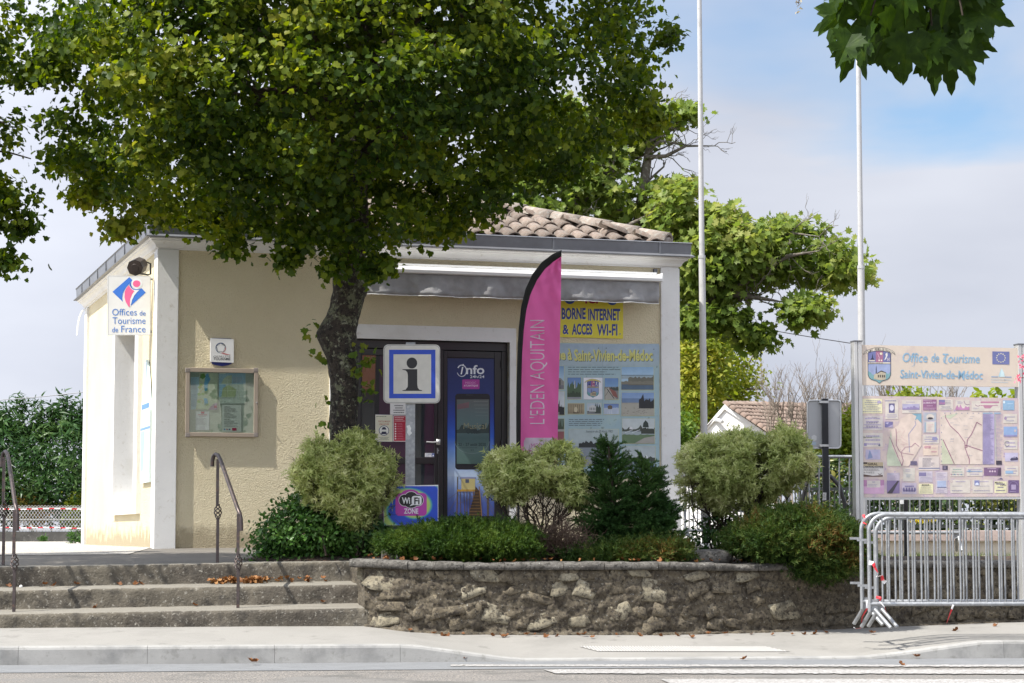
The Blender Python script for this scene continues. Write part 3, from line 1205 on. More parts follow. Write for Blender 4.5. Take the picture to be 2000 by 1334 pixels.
def sweep(profile, name, mat, closed=True, smooth=False):
    mb = MB()
    cs = []
    for o, z in profile:
        cs.append([FP.w(-o, z, o), FP.w(LW + o, z, o), FP.w(LW + o, z, -DW - o), FP.w(-o, z, -DW - o)])
    n = len(profile)
    vs_ = [p for c in cs for p in c]
    fs_ = []
    for i in range(n if closed else n - 1):
        j = (i + 1) % n
        for k in range(4):
            k2 = (k + 1) % 4
            fs_.append((i * 4 + k, i * 4 + k2, j * 4 + k2, j * 4 + k))
    mb.add(vs_, fs_)
    return mb.build(name, mat, off_, smooth=smooth)
zc = ZC
sweep([(-.1, zc), (.02, zc), (.022, zc + .014), (.042, zc + .018), (.05, zc + .03), (.058, zc + .05), (.078, zc + .072), (.105, zc + .085), (.108, zc + .10), (.125, zc + .105), (.125, zc + .118), (-.1, zc + .118)], 'cornice', M['white'])
zg = zc + .119
sweep([(.0, zg), (.168, zg), (.170, zg + .008), (.132, zg + .034), (.138, zg + .15), (.15, zg + .158), (.14, zg + .168), (.118, zg + .16), (.10, zg + .05), (.02, zg + .03), (.0, zg + .03)], 'gutter', M['zinc'])
for s in list(np.arange(.55, LW, 1.28)):
    mb = MB().pbox(FP, s, s + .022, zg + .02, zg + .16, .12, .146)
    mb.build('gutter_bracket', M['zinc'], off_)
for s in list(np.arange(.1, DW, .86)):
    mb = MB().pbox(SPb, s, s + .022, zg + .02, zg + .16, .12, .146)
    mb.build('gutter_bracket', M['zinc'], off_)

# roof: four slopes of canal tiles
zr0, ins, PIT = zg + .13, .06, .348
HS = (LW - 2 * ins) / 2
roofm = pbr('roof_under_tiles', (.10, .06, .045), .95, .3, 8, perobj=0)
M['tile'] = pbr('canal_tile', (.17, .13, .105), .9, .22, 14, bump=.5, bscale=60, perobj=.28,
                spots=[(18, .5, .62, (.24, .22, .19)), (34, .57, .66, (.085, .07, .06)), (7, .58, .7, (.21, .15, .115))])
M['ridge_tile'] = pbr('ridge_tile', (.25, .205, .17), .95, .2, 14, bump=.6, bscale=50, perobj=.12,
                      spots=[(20, .48, .6, (.34, .32, .28)), (40, .56, .64, (.12, .11, .10))])
def rp(s, n, h=0): return FP.w(s, zr0 + PIT * n + h, -ins - n)
ap = zr0 + PIT * HS
mb = MB()
c4 = [FP.w(ins, zr0, -ins), FP.w(LW - ins, zr0, -ins), FP.w(LW - ins, zr0, -DW + ins), FP.w(ins, zr0, -DW + ins)]
r2_ = [FP.w(LW / 2, ap, -ins - HS), FP.w(LW / 2, ap, -DW + ins + HS)]
mb.add(c4 + r2_, [(0, 1, 4), (1, 2, 5, 4), (2, 3, 5), (3, 0, 4, 5), (3, 2, 1, 0)])
roof = mb.build('roof', roofm, off_)
def tile_mesh(name, ra, rb, ln, mat, th=.014, seg=6):
    vs_, fs_ = [], []
    for (y, r_) in ((0, ra), (ln, rb)):
        for rr in (r_, r_ - th):
            for k in range(seg + 1):
                a = math.pi * k / seg
                vs_.append((rr * math.cos(a), y, rr * math.sin(a) * .85))
    n = seg + 1
    for k in range(seg):
        fs_.append((k, k + 1, 2 * n + k + 1, 2 * n + k))
        fs_.append((n + k + 1, n + k, 3 * n + k, 3 * n + k + 1))
        fs_.append((k + 1, k, n + k, n + k + 1))
        fs_.append((2 * n + k, 2 * n + k + 1, 3 * n + k + 1, 3 * n + k))
    me = bpy.data.meshes.new(name)
    me.from_pydata(vs_, [], fs_)
    me.update()
    me.materials.append(mat)
    smooth_mesh(me)
    for p in me.polygons:
        if abs(p.normal.y) > .9:
            p.use_smooth = False
    return me
TM = tile_mesh('tile', .098, .078, .46, M['tile'])
SLY = (FP.n * -1 + Vector((0, 0, PIT))).normalized()
SLX = FP.e
SLZ = SLX.cross(SLY)
def tmat(p, X, Y, Zv, sc=1.0):
    m4 = Matrix(((X.x * sc, Y.x * sc, Zv.x * sc, 0), (X.y * sc, Y.y * sc, Zv.y * sc, 0), (X.z * sc, Y.z * sc, Zv.z * sc, 0), (0, 0, 0, 1)))
    m4.translation = p
    return m4
rl = root_loc(roof)
for r_ in range(9):
    n = r_ * .33 - .04
    s = ins + .12
    while s < LW - ins - .05:
        if n + ins + .02 < s < LW - n - ins - .02:
            j = Vector((random.uniform(-.008, .008), random.uniform(-.012, .012), random.uniform(-.004, .006)))
            a = random.uniform(-.03, .03)
            X = (SLX * math.cos(a) + SLY * math.sin(a))
            Y = SLZ.cross(X)
            instance('tile', TM, roof, tmat(rp(s, n, .025) + j - rl, X, Y, SLZ))
        s += .212
# the other slopes in one piece
tv = np.array([v.co for v in TM.vertices])
tf = []
for p in TM.polygons:
    a, b, c_, d_ = p.vertices
    tf += [(a, b, c_), (a, c_, d_)]
tf = np.array(tf)
VV, TT = [], []
def addslope(org, e, n_in, length, rise_w):
    k = 0
    Yv = (n_in + Vector((0, 0, PIT))).normalized()
    Zv = e.cross(Yv)
    if Zv.z < 0:
        e2 = -e
        Zv = e2.cross(Yv)
    else:
        e2 = e
    for r_ in range(9):
        n = r_ * .33 - .04
        s = .12
        while s < length - .05:
            if n + .02 < s < length - n - .02:
                p = org + e * s + n_in * n + Vector((0, 0, PIT * n + .025))
                m_ = np.array([[e2.x, Yv.x, Zv.x], [e2.y, Yv.y, Zv.y], [e2.z, Yv.z, Zv.z]])
                TT.append(tf + sum(len(v) for v in VV))
                VV.append(tv @ m_.T + np.array(p))
            s += .212
addslope(FP.w(ins, zr0, -ins), -FP.n, FP.e, DW - 2 * ins, 0)
addslope(FP.w(LW - ins, zr0, -ins), -FP.n, -FP.e, DW - 2 * ins, 0)
addslope(FP.w(ins, zr0, -DW + ins), FP.e, FP.n, LW - 2 * ins, 0)
npmesh('tile_field', np.concatenate(VV), np.concatenate(TT), M['tile'], roof, kind='stuff')
RM = tile_mesh('ridge_tile', .125, .11, .44, M['ridge_tile'], .03)
def hip(a, b):
    d = (b - a)
    n = int(d.length / .36)
    Y = d.normalized()
    X = Y.cross(Vector((0, 0, 1))).normalized()
    Zv = X.cross(Y)
    for i in range(n):
        instance('ridge_tile', RM, roof, tmat(a.lerp(b, i / n) + Vector((0, 0, .066)) + Vector((random.uniform(-.01, .01), 0, random.uniform(-.008, .008))) - rl, X, Y, Zv))
hip(c4[1] - Vector((0, 0, .0)), r2_[0])
hip(c4[0], r2_[0])
hip(c4[2], r2_[1])
hip(c4[3], r2_[1])
hip(r2_[0], r2_[1])
# mortar plug at the end of the front hip
mb = MB().tube([c4[1] + Vector((0, 0, .03)), c4[1] + Vector((0, 0, .03)) + (r2_[0] - c4[1]).normalized() * .06], [.08, .105], 9)
mb.build('mortar_plug', M['ridge_tile'], roof, smooth=False)

# window in the left side wall
mb = MB()
mb.pbox(SPb, 1.24, w0, wb, wt + .12, -.05, .05)
mb.pbox(SPb, w1, 3.49, wb, wt + .12, -.05, .05)
mb.pbox(SPb, 1.24, 3.49, 1.25, wb - .0005, -.05, .052)
mb.pbox(SPb, w0, w1, wt + .001, wt + .12, -.05, .05)
mb.pbox(SPb, w1 + .0, w1 + .004, wb, wt, -.2, -.0501)
mb.pbox(SPb, w1 - .004, w1 - .0005, wb + .001, wt - .001, -.2, .049)
mb.pbox(SPb, w0 + .0005, w0 + .004, wb + .001, wt - .001, -.2, .049)
mb.pbox(SPb, w0 + .005, w1 - .005, wb + .0005, wb + .004, -.2, .049)
win = mb.build('window', M['white'], off_)
mb = MB()
mb.pbox(SPb, w0 + .002, w1 - .002, wb + .001, wb + .06, -.235, -.19)
mb.pbox(SPb, w0 + .002, w1 - .002, wt - .06, wt - .001, -.235, -.19)
mb.pbox(SPb, w0 + .002, w0 + .06, wb + .0605, wt - .0605, -.235, -.19)
mb.pbox(SPb, w1 - .06, w1 - .002, wb + .0605, wt - .0605, -.235, -.19)
mb.pbox(SPb, 2.37, 2.43, wb + .0605, wt - .0605, -.235, -.19)
mb.build('frame', M['alu'], win)
glass = newmat('dark_glass')
glass[2].inputs['Base Color'].default_value = (.03, .036, .042, 1)
glass[2].inputs['Roughness'].default_value = .03
glass[2].inputs['Specular IOR Level'].default_value = .9
M['glass'] = glass[0]
mb = MB()
mb.pbox(SPb, w0 + .06, 2.37, wb + .06, wt - .06, -.23, -.21)
mb.build('pane', M['glass'], win)
mb = MB()
mb.pbox(SPb, 2.43, w1 - .06, wb + .06, wt - .06, -.23, -.21)
mb.build('pane', M['glass'], win)
# dark backing inside so that the building is closed
mb = MB()
mb.pbox(FP, .3, LW - .3, ZG, ZC, -.9, -.88)
mb.build('inner_partition', M['black'], off_)

# door
zt0 = Z(850, 637, .02)
mb = MB()
jl, jr = S(643), S(1007)
mb.pbox(FP, jl, jr, zd1, zt0, -.1, .022)
mb.pbox(FP, jl, sd0, ZG, zd1 - .0005, -.1, .022)
mb.pbox(FP, sd1, jr, ZG, zd1 - .0005, -.1, .022)
mb.build('door_surround', M['white'], off_)
oD = -.07
mb = MB()
def bx(x0, y0, x1, y1, o0, o1): mb.qbox(FP, x0, y0, x1, y1, o0, o1)
zdb = ZT + .005
def fr(x0, x1, o0=-.13, o1=oD, ytop=None, ybot=None):
    s0, s1 = S(x0, o=o1), S(x1, o=o1)
    zt_ = zd1 - .001 if ytop is None else Z((x0 + x1) / 2, ytop, o1)
    zb_ = zdb if ybot is None else Z((x0 + x1) / 2, ybot, o1)
    mb.pbox(FP, s0, s1, zb_, zt_, o0, o1)
s_in0, s_in1 = sd0 + .002, sd1 - .002
zh = Z(850, 683, oD)
mb.pbox(FP, s_in0, s_in1, zh, zd1 - .001, -.13, oD)                 # head
mb.pbox(FP, s_in0, S(705, o=oD), zdb, zh - .0005, -.13, oD)
mb.pbox(FP, S(980, o=oD), s_in1, zdb, zh - .0005, -.13, oD)
mb.pbox(FP, S(856, o=oD), S(866, o=oD), zdb, zh - .0005, -.13, oD)
door = mb.build('door', M['door_black'], off_, bevel=.004)
def leaf_frame(x0, x1, in0, in1, ytop, bars):
    global mb
    mb = MB()
    o1 = oD - .014
    a, b, c_, d_ = S(x0, o=o1), S(x1, o=o1), S(in0, o=o1), S(in1, o=o1)
    zt_ = zh - .004
    zi = Z((in0 + in1) / 2, ytop, o1)
    mb.pbox(FP, a, c_, zdb + .01, zt_, -.12, o1)
    mb.pbox(FP, d_, b, zdb + .01, zt_, -.12, o1)
    mb.pbox(FP, c_ + .0003, d_ - .0003, zi, zt_, -.12, o1)
    zb_ = zdb + .1
    mb.pbox(FP, c_ + .0003, d_ - .0003, zdb + .01, zb_, -.12, o1)
    for ya, yb in bars:
        mb.pbox(FP, c_ + .0003, d_ - .0003, Z(800, yb, o1), Z(800, ya, o1), -.12, o1)
    mb.build('leaf_frame', M['door_black'], door, bevel=.004)
leaf_frame(705.5, 855.5, 707, 849, 695, [(893, 906)])
leaf_frame(866.5, 979.5, 873, 966, 699, [])
mb = MB()
mb.pbox(FP, S(707, o=-.1) , S(849, o=-.1), Z(800, 893, -.1), Z(800, 695, -.1), -.108, -.1)
mb.build('pane', M['glass'], door)
mb = MB()
mb.pbox(FP, S(707, o=-.1), S(849, o=-.1), zdb + .1, Z(800, 906, -.1), -.108, -.1)
mb.build('pane', M['glass'], door)
# handle and lock
hp = FP.pt(852, 862, oD)
def fpx(x, y, o): return FP.pt(x, y, o)
mb = MB()
mb.tube([fpx(857, 863, oD - .015), fpx(857, 863, oD + .045), fpx(855, 863, oD + .055), fpx(845, 864, oD + .055), fpx(833, 863, oD + .05)], .008, 8)
mb.qbox(FP, 853, 858, 860, 869, oD - .014, oD + .004)
mb.build('handle', M['alu'], door, smooth=True)
mb = MB()
mb.qbox(FP, 854, 875, 859, 886, oD - .014, oD - .002)
mb.tube([fpx(856.5, 880, oD - .002), fpx(856.5, 880, oD + .008)], .008, 10)
mb.build('lock', M['zinc'], door)
for y in (711, 866):
    mb = MB()
    mb.tube([fpx(981, y - 7, oD + .008), fpx(981, y + 7, oD + .008)], .012, 8)
    mb.build('hinge', M['door_black'], door)

# things on the door and behind the glass
pr = Print(FP, -.098)
bn = thing('door_banner', 'dark purple vertical banner seen through the left glass of the door', 'banner', tuple(FP.w(S(766), Z(766, 1000), -.098)))
pr.poly([(737, 1010), (797, 1010), (797, 690), (741, 690)], '3a1d33', 0)
pr.poly([(728, 1010), (738, 1010), (742, 690), (734, 690)], '0c0c0e', 1)
pr.build('printed_sheet', M['ink'], bn)
def notice(name, label, x0, y0, x1, y1, off, fn, cat='notice', mat='ink', sl=None):
    t = thing(name, label, cat, tuple(FP.w(S((x0 + x1) / 2), Z((x0 + x1) / 2, y1), off)))
    mbb = MB().qbox(FP, x0, y0, x1, y1, off - .0015, off)
    mbb.build('paper', M['white_gloss'], t)
    p_ = Print(FP, off + .0008)
    p_.sl = sl
    fn(p_)
    p_.build('print', M[mat], t)
    return t
def n_white(p):
    p.lines(768, 790, 790, 808, 4, '555555', 1, center=True)
notice('paper_notice', 'white text notice half hidden by the signpost, above the red poster on the door glass', 762, 787, 794, 810, -.094, n_white)
def n_mask(p):
    p.rect(733.5, 811, 766.5, 862, 'd8d6c0', 0)
    p.lines(735, 812, 765, 815, 1, '4d6a50', 1)
    p.text('PORT DU MASQUE', 739, 821.5, 762, 825, 'b05a40', 1, .01)
    p.text('OBLIGATOIRE', 741, 827, 760, 830, 'b05a40', 1, .01)
    p.disc(750, 841, 10, 10, '3c4a6a', 1); p.disc(750, 841, 8.8, 8.8, 'e8e8e0', 2)
    p.disc(750, 839, 4.4, 5, '2a2d48', 3); p.poly([(744, 848), (756, 848), (754, 843), (746, 843)], '2a2d48', 3)
    p.rect(746, 839, 754, 843, 'e8e8e0', 4)
    p.lines(737, 853, 763, 860, 3, '6a7a60', 1, center=True)
notice('mask_poster', 'cream poster with a masked face in a blue ring on the door glass', 733, 810, 767, 862.5, -.094, n_mask, 'poster')
def n_red(p):
    p.rect(768.5, 812, 793.5, 862, 'b01c38', 0)
    p.frame(768.5, 812, 793.5, 862, .8, 'e8d8d8', 1)
    p.lines(771, 814, 791, 824, 3, 'e8c8c8', 1)
    for i in range(7):
        p.disc(772.5, 828 + i * 4.8, 1.6, 1.6, 'efe4e4', 1, 8)
        p.lines(776, 826.5 + i * 4.8, 791, 829.5 + i * 4.8, 2, 'd890a0', 1)
notice('red_poster', 'red poster with a column of white dots on the door glass, left of the signpost', 768, 811.5, 794, 862.5, -.094, n_red, 'poster')
def n_stick(p):
    p.text('TOURISME', 831, 886, 842, 888.5, '3a5aa0', 1); p.lines(831, 889, 842, 892, 1, '6a82b0', 1)
    p.rect(843, 885.5, 849, 892, '2a4a98', 1); p.poly([(844, 891), (848, 891), (846, 887)], 'e8e8f0', 2)
notice('door_sticker', 'small white and blue sticker near the bottom of the glass under the door handle', 830, 885, 850, 892.5, -.094, n_stick, 'sticker')

# round-the-clock kiosk in the right leaf
kio = thing('info_kiosk', 'tall blue information kiosk panel with a grey screen in the right half of the door', 'kiosk', tuple(FP.w(S(920), ZT + .02, -.1)))
mb = MB()
mb.pbox(FP, S(873, o=-.1), S(967, o=-.1), zdb + .03, Z(920, 699, -.1), -.16, -.098)
mb.build('cabinet', M['door_black'], kio)
pr = Print(FP, -.096)
pr.grad(874, 700, 966.5, 930, ['1c2a5a', '1c2c66', '1d3070', '1f3f9a', '2a5fc8', '7fa4d8', 'b4c4d8'], 0)
pr.grad(874, 930, 966.5, 1008, ['a9bcd6', '7288b8', '46589a', '3a4a90'], 0)
pr.rrect(889, 769, 957, 917, 6, '15161b', 1)
pr.ring(902, 724, 10, 12, 2.4, 'd8dce4', 1, -150, 160, w1=1.2)
pr.text('i', 899.5, 711, 906, 731, 'f0f2f5', 2, .01, .25)
pr.text('nfo', 910.5, 713, 946, 731, 'e2e5ea', 2, .02)
pr.text('24h/24', 918, 733, 946, 738.5, 'e2e5ea', 3, .01)
pr.rrect(903, 741, 936.5, 760, 2, 'a83a94', 1)
pr.text('MEDOC', 909, 745.5, 930, 750, 'd8a0cc', 2); pr.text('ATLANTIQUE', 906, 751.5, 933.5, 755.5, 'f0e0ee', 2, .01)
pr.lines(910, 769.8, 930, 773, 1, '3a3c44', 2)
# carrelet hut on stilts at the foot
pr.poly([(893, 931), (895, 931), (893, 1008), (891, 1008)], '5b5346', 1)
pr.rect(899, 932, 930, 935, '7d7fa0', 2); pr.rect(901, 935, 928, 956, 'b8ab72', 2); pr.rect(909, 936, 916, 943, '4a5266', 3)
pr.rect(893, 956, 929, 960, 'a9863a', 3)
for x in (894, 899, 906, 912, 918, 925): pr.line([(x, 959), (x + random.uniform(-2, 2), 1008)], 1.3, '5b4628', 2)
pr.poly([(915, 1008), (941, 1008), (937, 960), (929, 950), (927, 965), (921, 985)], '3c2c1c', 4)
for i in range(9): pr.line([(916 + i * .9, 1005 - i * 6), (940 - i * .8, 1005 - i * 6)], .9, '7a5c34', 5)
pr.line([(936, 950), (941, 1008)], 1.6, '8a6a3a', 5); pr.rect(951, 965, 955, 1008, '4f4636', 2)
for x0, y0, x1, y1 in ((941, 958, 966, 1000), (941, 965, 966, 1008), (876, 975, 893, 962), (876, 1000, 893, 972), (893, 985, 930, 970)): pr.line([(x0, y0), (x1, y1)], .6, '6a5a44', 3)
pr.build('printed_front', M['ink'], kio)
pr = Print(FP, -.0925)
pr.grad(892, 780, 955, 906, ['4f6468', '587074', '5c7678', '4a6466', '5a7470', '566e6a'], 0)
pr.poly([(893, 790), (916, 785), (916, 796), (893, 800)], '6b5c66', 1)
for i in range(5): pr.line([(925 + i, 784 + i * 7), (953, 784 + i * 7)], 1, '667e80', 1)
pr.ring(922, 862, 34, 24, .8, '77898a', 1, 0, 180)
pr.hill(892, 955, 842, 846, 14, '37494a', 2, sd=3)
pr.text('Musical', 905, 826, 950, 838, '8a8d74', 3, 0, .1); pr.text('Océan', 911, 836, 938, 847, '2f3f45', 4, .01, .1)
pr.text('22 - 27 août 2020', 895, 865, 949, 871, '2c3a40', 3); pr.lines(897, 873, 947, 876, 1, '46585c', 3)
pr.text('33', 919, 877.5, 925, 881, '3e4f52', 3)
pr.build('screen', ink_material('screen_glass', .08, .02), kio)

# awning over the door and posters
awn = thing('awning', 'rolled-up white awning box with a wavy grey fabric valance above the door', 'awning', tuple(FP.w(S(1000), Z(1000, 560), 0)))
sa, sb = S(700, o=.2), S(1288, o=.2)
za0, za1 = Z(1150, 527.5 + 8.5, .05), Z(1150, 533.5 + 8.5, .05)
zA = Z(1285, 540, .22); zB = Z(1285, 552, .22)
mb = MB()
mb.pbox(FP, sa, sb, zA + .03, zA + .055, .0, .14)
mb.build('cover_rail', M['white_gloss'], awn)
mb = MB()
q = [FP.w(0, 0, 0)]
rws = []
for s in (sa, sb):
    rws.append([FP.w(s, zA + .008 + dz, o) for o, dz in ((.10, .0), (.27, .0), (.30, -.012), (.312, -.04), (.308, -.07), (.285, -.078), (.1, -.076))])
mb.grid(rws)
for rw, fl in ((rws[0], 0), (rws[1], 1)): mb.add(rw, [tuple(range(7)) if fl else tuple(range(6, -1, -1))])
mb.build('front_bar', M['white_gloss'], awn, smooth=False)
mb = MB(); mb.pbox(FP, sb, sb + .018, zA - .07, zA + .03, .0, .30); mb.build('end_cap', M['white_gloss'], awn, bevel=.006)
for s in (S(1283, o=.05), S(760, o=.05)):
    mb = MB(); mb.pbox(FP, s - .02, s + .02, zA + .05, zA + .11, .0, .04); mb.build('wall_bracket', M['zinc'], awn)
mb = MB(); mb.tube([FP.w(sa, zA, .08), FP.w(sb, zA, .08)], .045, 12); mb.build('fabric_roll', pbr('awning_roll', (.3, .3, .31)), awn, smooth=True)
vmat = pbr('grey_canvas', (.30, .30, .305), .85, .12, 7, bump=.35, bscale=220, spots=[(5, .5, .7, (.36, .36, .365))])
rws = []
N = 150
zv1 = zA - .066
zv0 = Z(1285, 592, .22)
for i in range(N + 1):
    s = sa + (sb - .02 - sa) * i / N
    ph = 11 * s
    row = []
    for t in np.linspace(0, 1, 8):
        w = (.004 + .022 * t) * (math.sin(ph + 1.5 * fb((s, 0, 0), 1.3)) + .6 * fb((s, t * .7, 1), 6)) + .016 * fb((s * 1.2, t * 1.5, 7), 9)
        z = zv1 + (zv0 - zv1) * t
        if t == 1: z += .006 * fb((s, 0, 2), 5) - .004
        row.append(FP.w(s, z, .272 + w))
    rws.append(row)
mb = MB().grid(rws, flip=False)
val = mb.build('valance', vmat, awn, smooth=True)
sm = val.modifiers.new('thickness', 'SOLIDIFY'); sm.thickness = .002
mb = MB().grid([[r[-1] + Vector((0, 0, .0)) + FP.n * .003, r[-1] + Vector((0, 0, -.008)) + FP.n * .003] for r in rws])
mb.build('hem', M['white_gloss'], awn, smooth=True)
# ------------------------------------------------------------------ things fixed to the front wall
def wallthing(name, label, cat, px, py, off=0, group=None):
    s, z = FP.loc(px, py, off)
    return thing(name, label, cat, tuple(FP.w(s, z, off)), group)

# notice board
nb = wallthing('notice_board', 'glazed beige notice board with maps and notices on the stucco wall left of the tree', 'notice board', 432, 853)
x0, y0, x1, y1 = 362.5, 719, 504, 853
mb = MB().qbox(FP, x0 + 3, y0 + 3, x1 - 3, y1 - 3, .001, .022)
mb.build('back_panel', pbr('board_backing', (.46, .49, .44), .7, .04, 3), nb)
fm = pbr('beige_aluminium', (.40, .33, .26), .45, .05, 8, metal=.2)
def nbx(a, b, c_, d_, name='frame_rail', o0=.0225, o1=.04):
    m_ = MB().qbox(FP, a, b, c_, d_, o0, o1)
    m_.build(name, fm, nb, bevel=.004)
nbx(x0 + 8, y0, x1 - 8, y0 + 8.5); nbx(x0 + 8, y1 - 8, x1 - 8, y1)
nbx(x0, y0 + 8, x0 + 8, y1 - 8); nbx(x1 - 8, y0 + 8, x1, y1 - 8)
cm_ = pbr('grey_corner', (.27, .235, .21), .5)
for a, b in ((x0 - .5, y0 - .5), (x1 - 8.5, y0 - .5), (x0 - .5, y1 - 8), (x1 - 8.5, y1 - 8)):
    MB().qbox(FP, a, b, a + 9, b + 8.5, .0225, .042).build('corner_cap', cm_, nb, bevel=.006)
MB().tube([FP.pt(501, 786, .04), FP.pt(501, 786, .05)], .008, 8).build('lock', M['alu'], nb)
mb = MB().tube([FP.pt(501, 786, .048), FP.pt(503.5, 790, .049)], .004, 6); mb.build('key', M['zinc'], nb)
pr = Print(FP, .024, (300, 620, .3), .0006)
# coast map
pr.poly([(243, 390), (296, 385), (296, 596), (243, 600)], 'a5c3d6', 0)
pr.rect(243, 362, 296, 388, '9aa79c', 1); pr.lines(246, 392, 292, 470, 12, '8898a8', 1)
pr.lines(245, 500, 280, 580, 12, '7d98b5', 1)
pr.poly([(274, 597), (296, 450), (300, 362), (418, 360), (414, 600)], 'b9c3ad', 1)
pr.poly([(340, 372), (356, 362), (362, 390), (370, 400), (352, 440), (350, 475), (333, 480), (328, 430)], '5f9fc6', 2)
pr.poly([(327, 525), (350, 528), (354, 560), (333, 573), (330, 548)], '5aa0cb', 2)
pr.poly([(306, 370), (330, 364), (340, 385), (320, 402), (302, 392)], '4f7a3c', 3)
for (x, y) in ((300, 455), (322, 498), (295, 548), (346, 566), (308, 440), (296, 500)): pr.disc(x, y, 12, 9, '8fae6c', 2, 9)
pr.line([(298, 470), (310, 440), (318, 470), (300, 490)], 2.5, 'c7a04e', 4); pr.line([(285, 540), (310, 530), (325, 545), (318, 560)], 2.5, 'c7a04e', 4)
pr.line([(356, 480), (414, 474)], 1, '9aa58e', 4); pr.line([(352, 520), (414, 516)], 1, 'a2a996', 4)
pr.poly([(355, 600), (414, 600), (414, 556), (395, 560), (372, 580)], 'a48ba6', 3); pr.rect(394, 574, 411, 588, 'b03060', 4)
# region map
pr.rect(425, 362, 600, 560, 'c3ccc6', 1); pr.rect(425, 362, 598, 435, '9cbcd4', 2); pr.poly([(440, 432), (455, 400), (480, 380), (510, 375), (508, 432)], 'b6c2ae', 3)
pr.lines(517, 385, 590, 425, 6, 'b0a0a4', 3); pr.rect(428, 364, 470, 368, 'd8dccf', 3); pr.rect(425, 436, 470, 520, '8fb4d0', 2); pr.poly([(440, 520), (450, 460), (490, 440), (540, 470), (530, 520)], 'a9b68f', 3)
for a in range(4): pr.line([(430 + a * 40, 440), (440 + a * 42, 556)], .9, 'a79c7c', 4)
for y in (435, 478, 518): pr.line([(425, y), (600, y - 3)], 1.4, 'dfe3e0', 5)
for x in (482, 541): pr.line([(x, 362), (x - 2, 560)], 1.2, 'd8dcd8', 5)
pr.text('r', 463, 545, 469, 555, '202020', 5)
# two notices
pr.rect(274, 612, 362, 734, 'd3d3dc', 1); pr.rect(308, 613, 330, 626, 'b02a50', 2); pr.lines(288, 629, 350, 638, 1, 'c03a58', 2, 4, True); pr.lines(290, 641, 348, 648, 1, '8a4458', 2, 2, True)
pr.lines(280, 655, 356, 700, 7, 'a8a0b0', 2); pr.lines(290, 708, 345, 730, 4, 'b4acbc', 2, center=True)
pr.rect(446, 570, 571, 745, 'd2d4d2', 1)
for a in range(3):
    y = 580 + a * 41
    pr.text('OFFICE DE TOURISME' if 0 else 'HORAIRES', 459, y, 500, y + 5, '303030', 2, .02)
    pr.lines(459, y + 8, 552, y + 36, 6, '7a7a7a', 2)
pr.lines(459, 703, 552, 712, 2, '6a6a6a', 2)
for x, c_ in ((457, '3070b0'), (473, 'b04060'), (489, '30408a')): pr.disc(x + 5, 729, 5, 5, c_, 2, 8)
pr.rect(511, 719, 540, 737, 'b5305c', 2)
for x in (437, 441): pr.line([(x - 18, 362), (x - 18, 600)], .8, '8c9488', 6)
pr.build('posted_maps', M['ink'], nb)
gm, gnt, gb = newmat('clear_glass')
gb.inputs['Base Color'].default_value = (.9, .95, .93, 1)
tb = nd(gnt, 'ShaderNodeBsdfTransparent'); tb.inputs[0].default_value = (.86, .9, .87, 1)
gl = nd(gnt, 'ShaderNodeBsdfGlossy'); gl.inputs['Roughness'].default_value = .02
msx = nd(gnt, 'ShaderNodeMixShader'); msx.inputs[0].default_value = .10
gnt.links.new(tb.outputs[0], msx.inputs[1]); gnt.links.new(gl.outputs[0], msx.inputs[2]); gnt.links.new(msx.outputs[0], gnt.nodes['Material Output'].inputs[0])
MB().qbox(FP, x0 + 7, y0 + 7, x1 - 7, y1 - 7, .030, .0315).build('pane', gm, nb)

# quality plaque
pq = wallthing('quality_plaque', 'small white plaque with a Q emblem and blue edges above the notice board', 'plaque', 434, 716)
MB().prism(FP, [(411.5, 661), (456, 663), (456, 708), (411.5, 706)], .012, .04).build('plaque_body', M['white_gloss'], pq, bevel=.003)
blue_ = pbr('deep_blue', (.01, .02, .16), .35)
MB().prism(FP, [(414, 660), (452, 661.5), (452, 668), (414, 668)], .002, .030).build('blue_back', blue_, pq)
MB().prism(FP, [(414, 705), (453, 706), (453, 710), (447, 713), (434, 715), (420, 712.5), (414, 710)], .002, .036).build('blue_foot', blue_, pq)
pr = Print(FP, .0408, (300, 620, .3))
pr.ring(437, 198, 34, 34, 4, '2b4a78', 0, 130, 300, w1=6); pr.ring(437, 198, 34, 34, 6, '404448', 0, 300, 360, w1=3); pr.ring(437, 198, 34, 34, 5, 'b03038', 0, 0, 90, w1=2); pr.ring(437, 198, 34, 34, 2, '8090a8', 0, 90, 130, w1=4)
for a in range(5):
    q = R(a * 72 - 90); pr.line([(437 + 32 * math.cos(q), 198 + 32 * math.sin(q)), (437 + 24 * math.cos(q + .6), 198 + 24 * math.sin(q + .6)), (437 + 32 * math.cos(q + 1.256), 198 + 32 * math.sin(q + 1.256))], 2.2, '3a4250', 1)
pr.poly([(440, 236), (455, 232), (478, 238), (504, 243), (478, 243), (455, 238)], 'b82830', 1)
pr.text('QUALITÉ', 389, 245, 500, 262, '3a3a3c', 1, -.005); pr.text('TOURISME', 389, 262, 500, 278, '3a3a3c', 1, .01)
pr.build('print', M['ink'], pq)

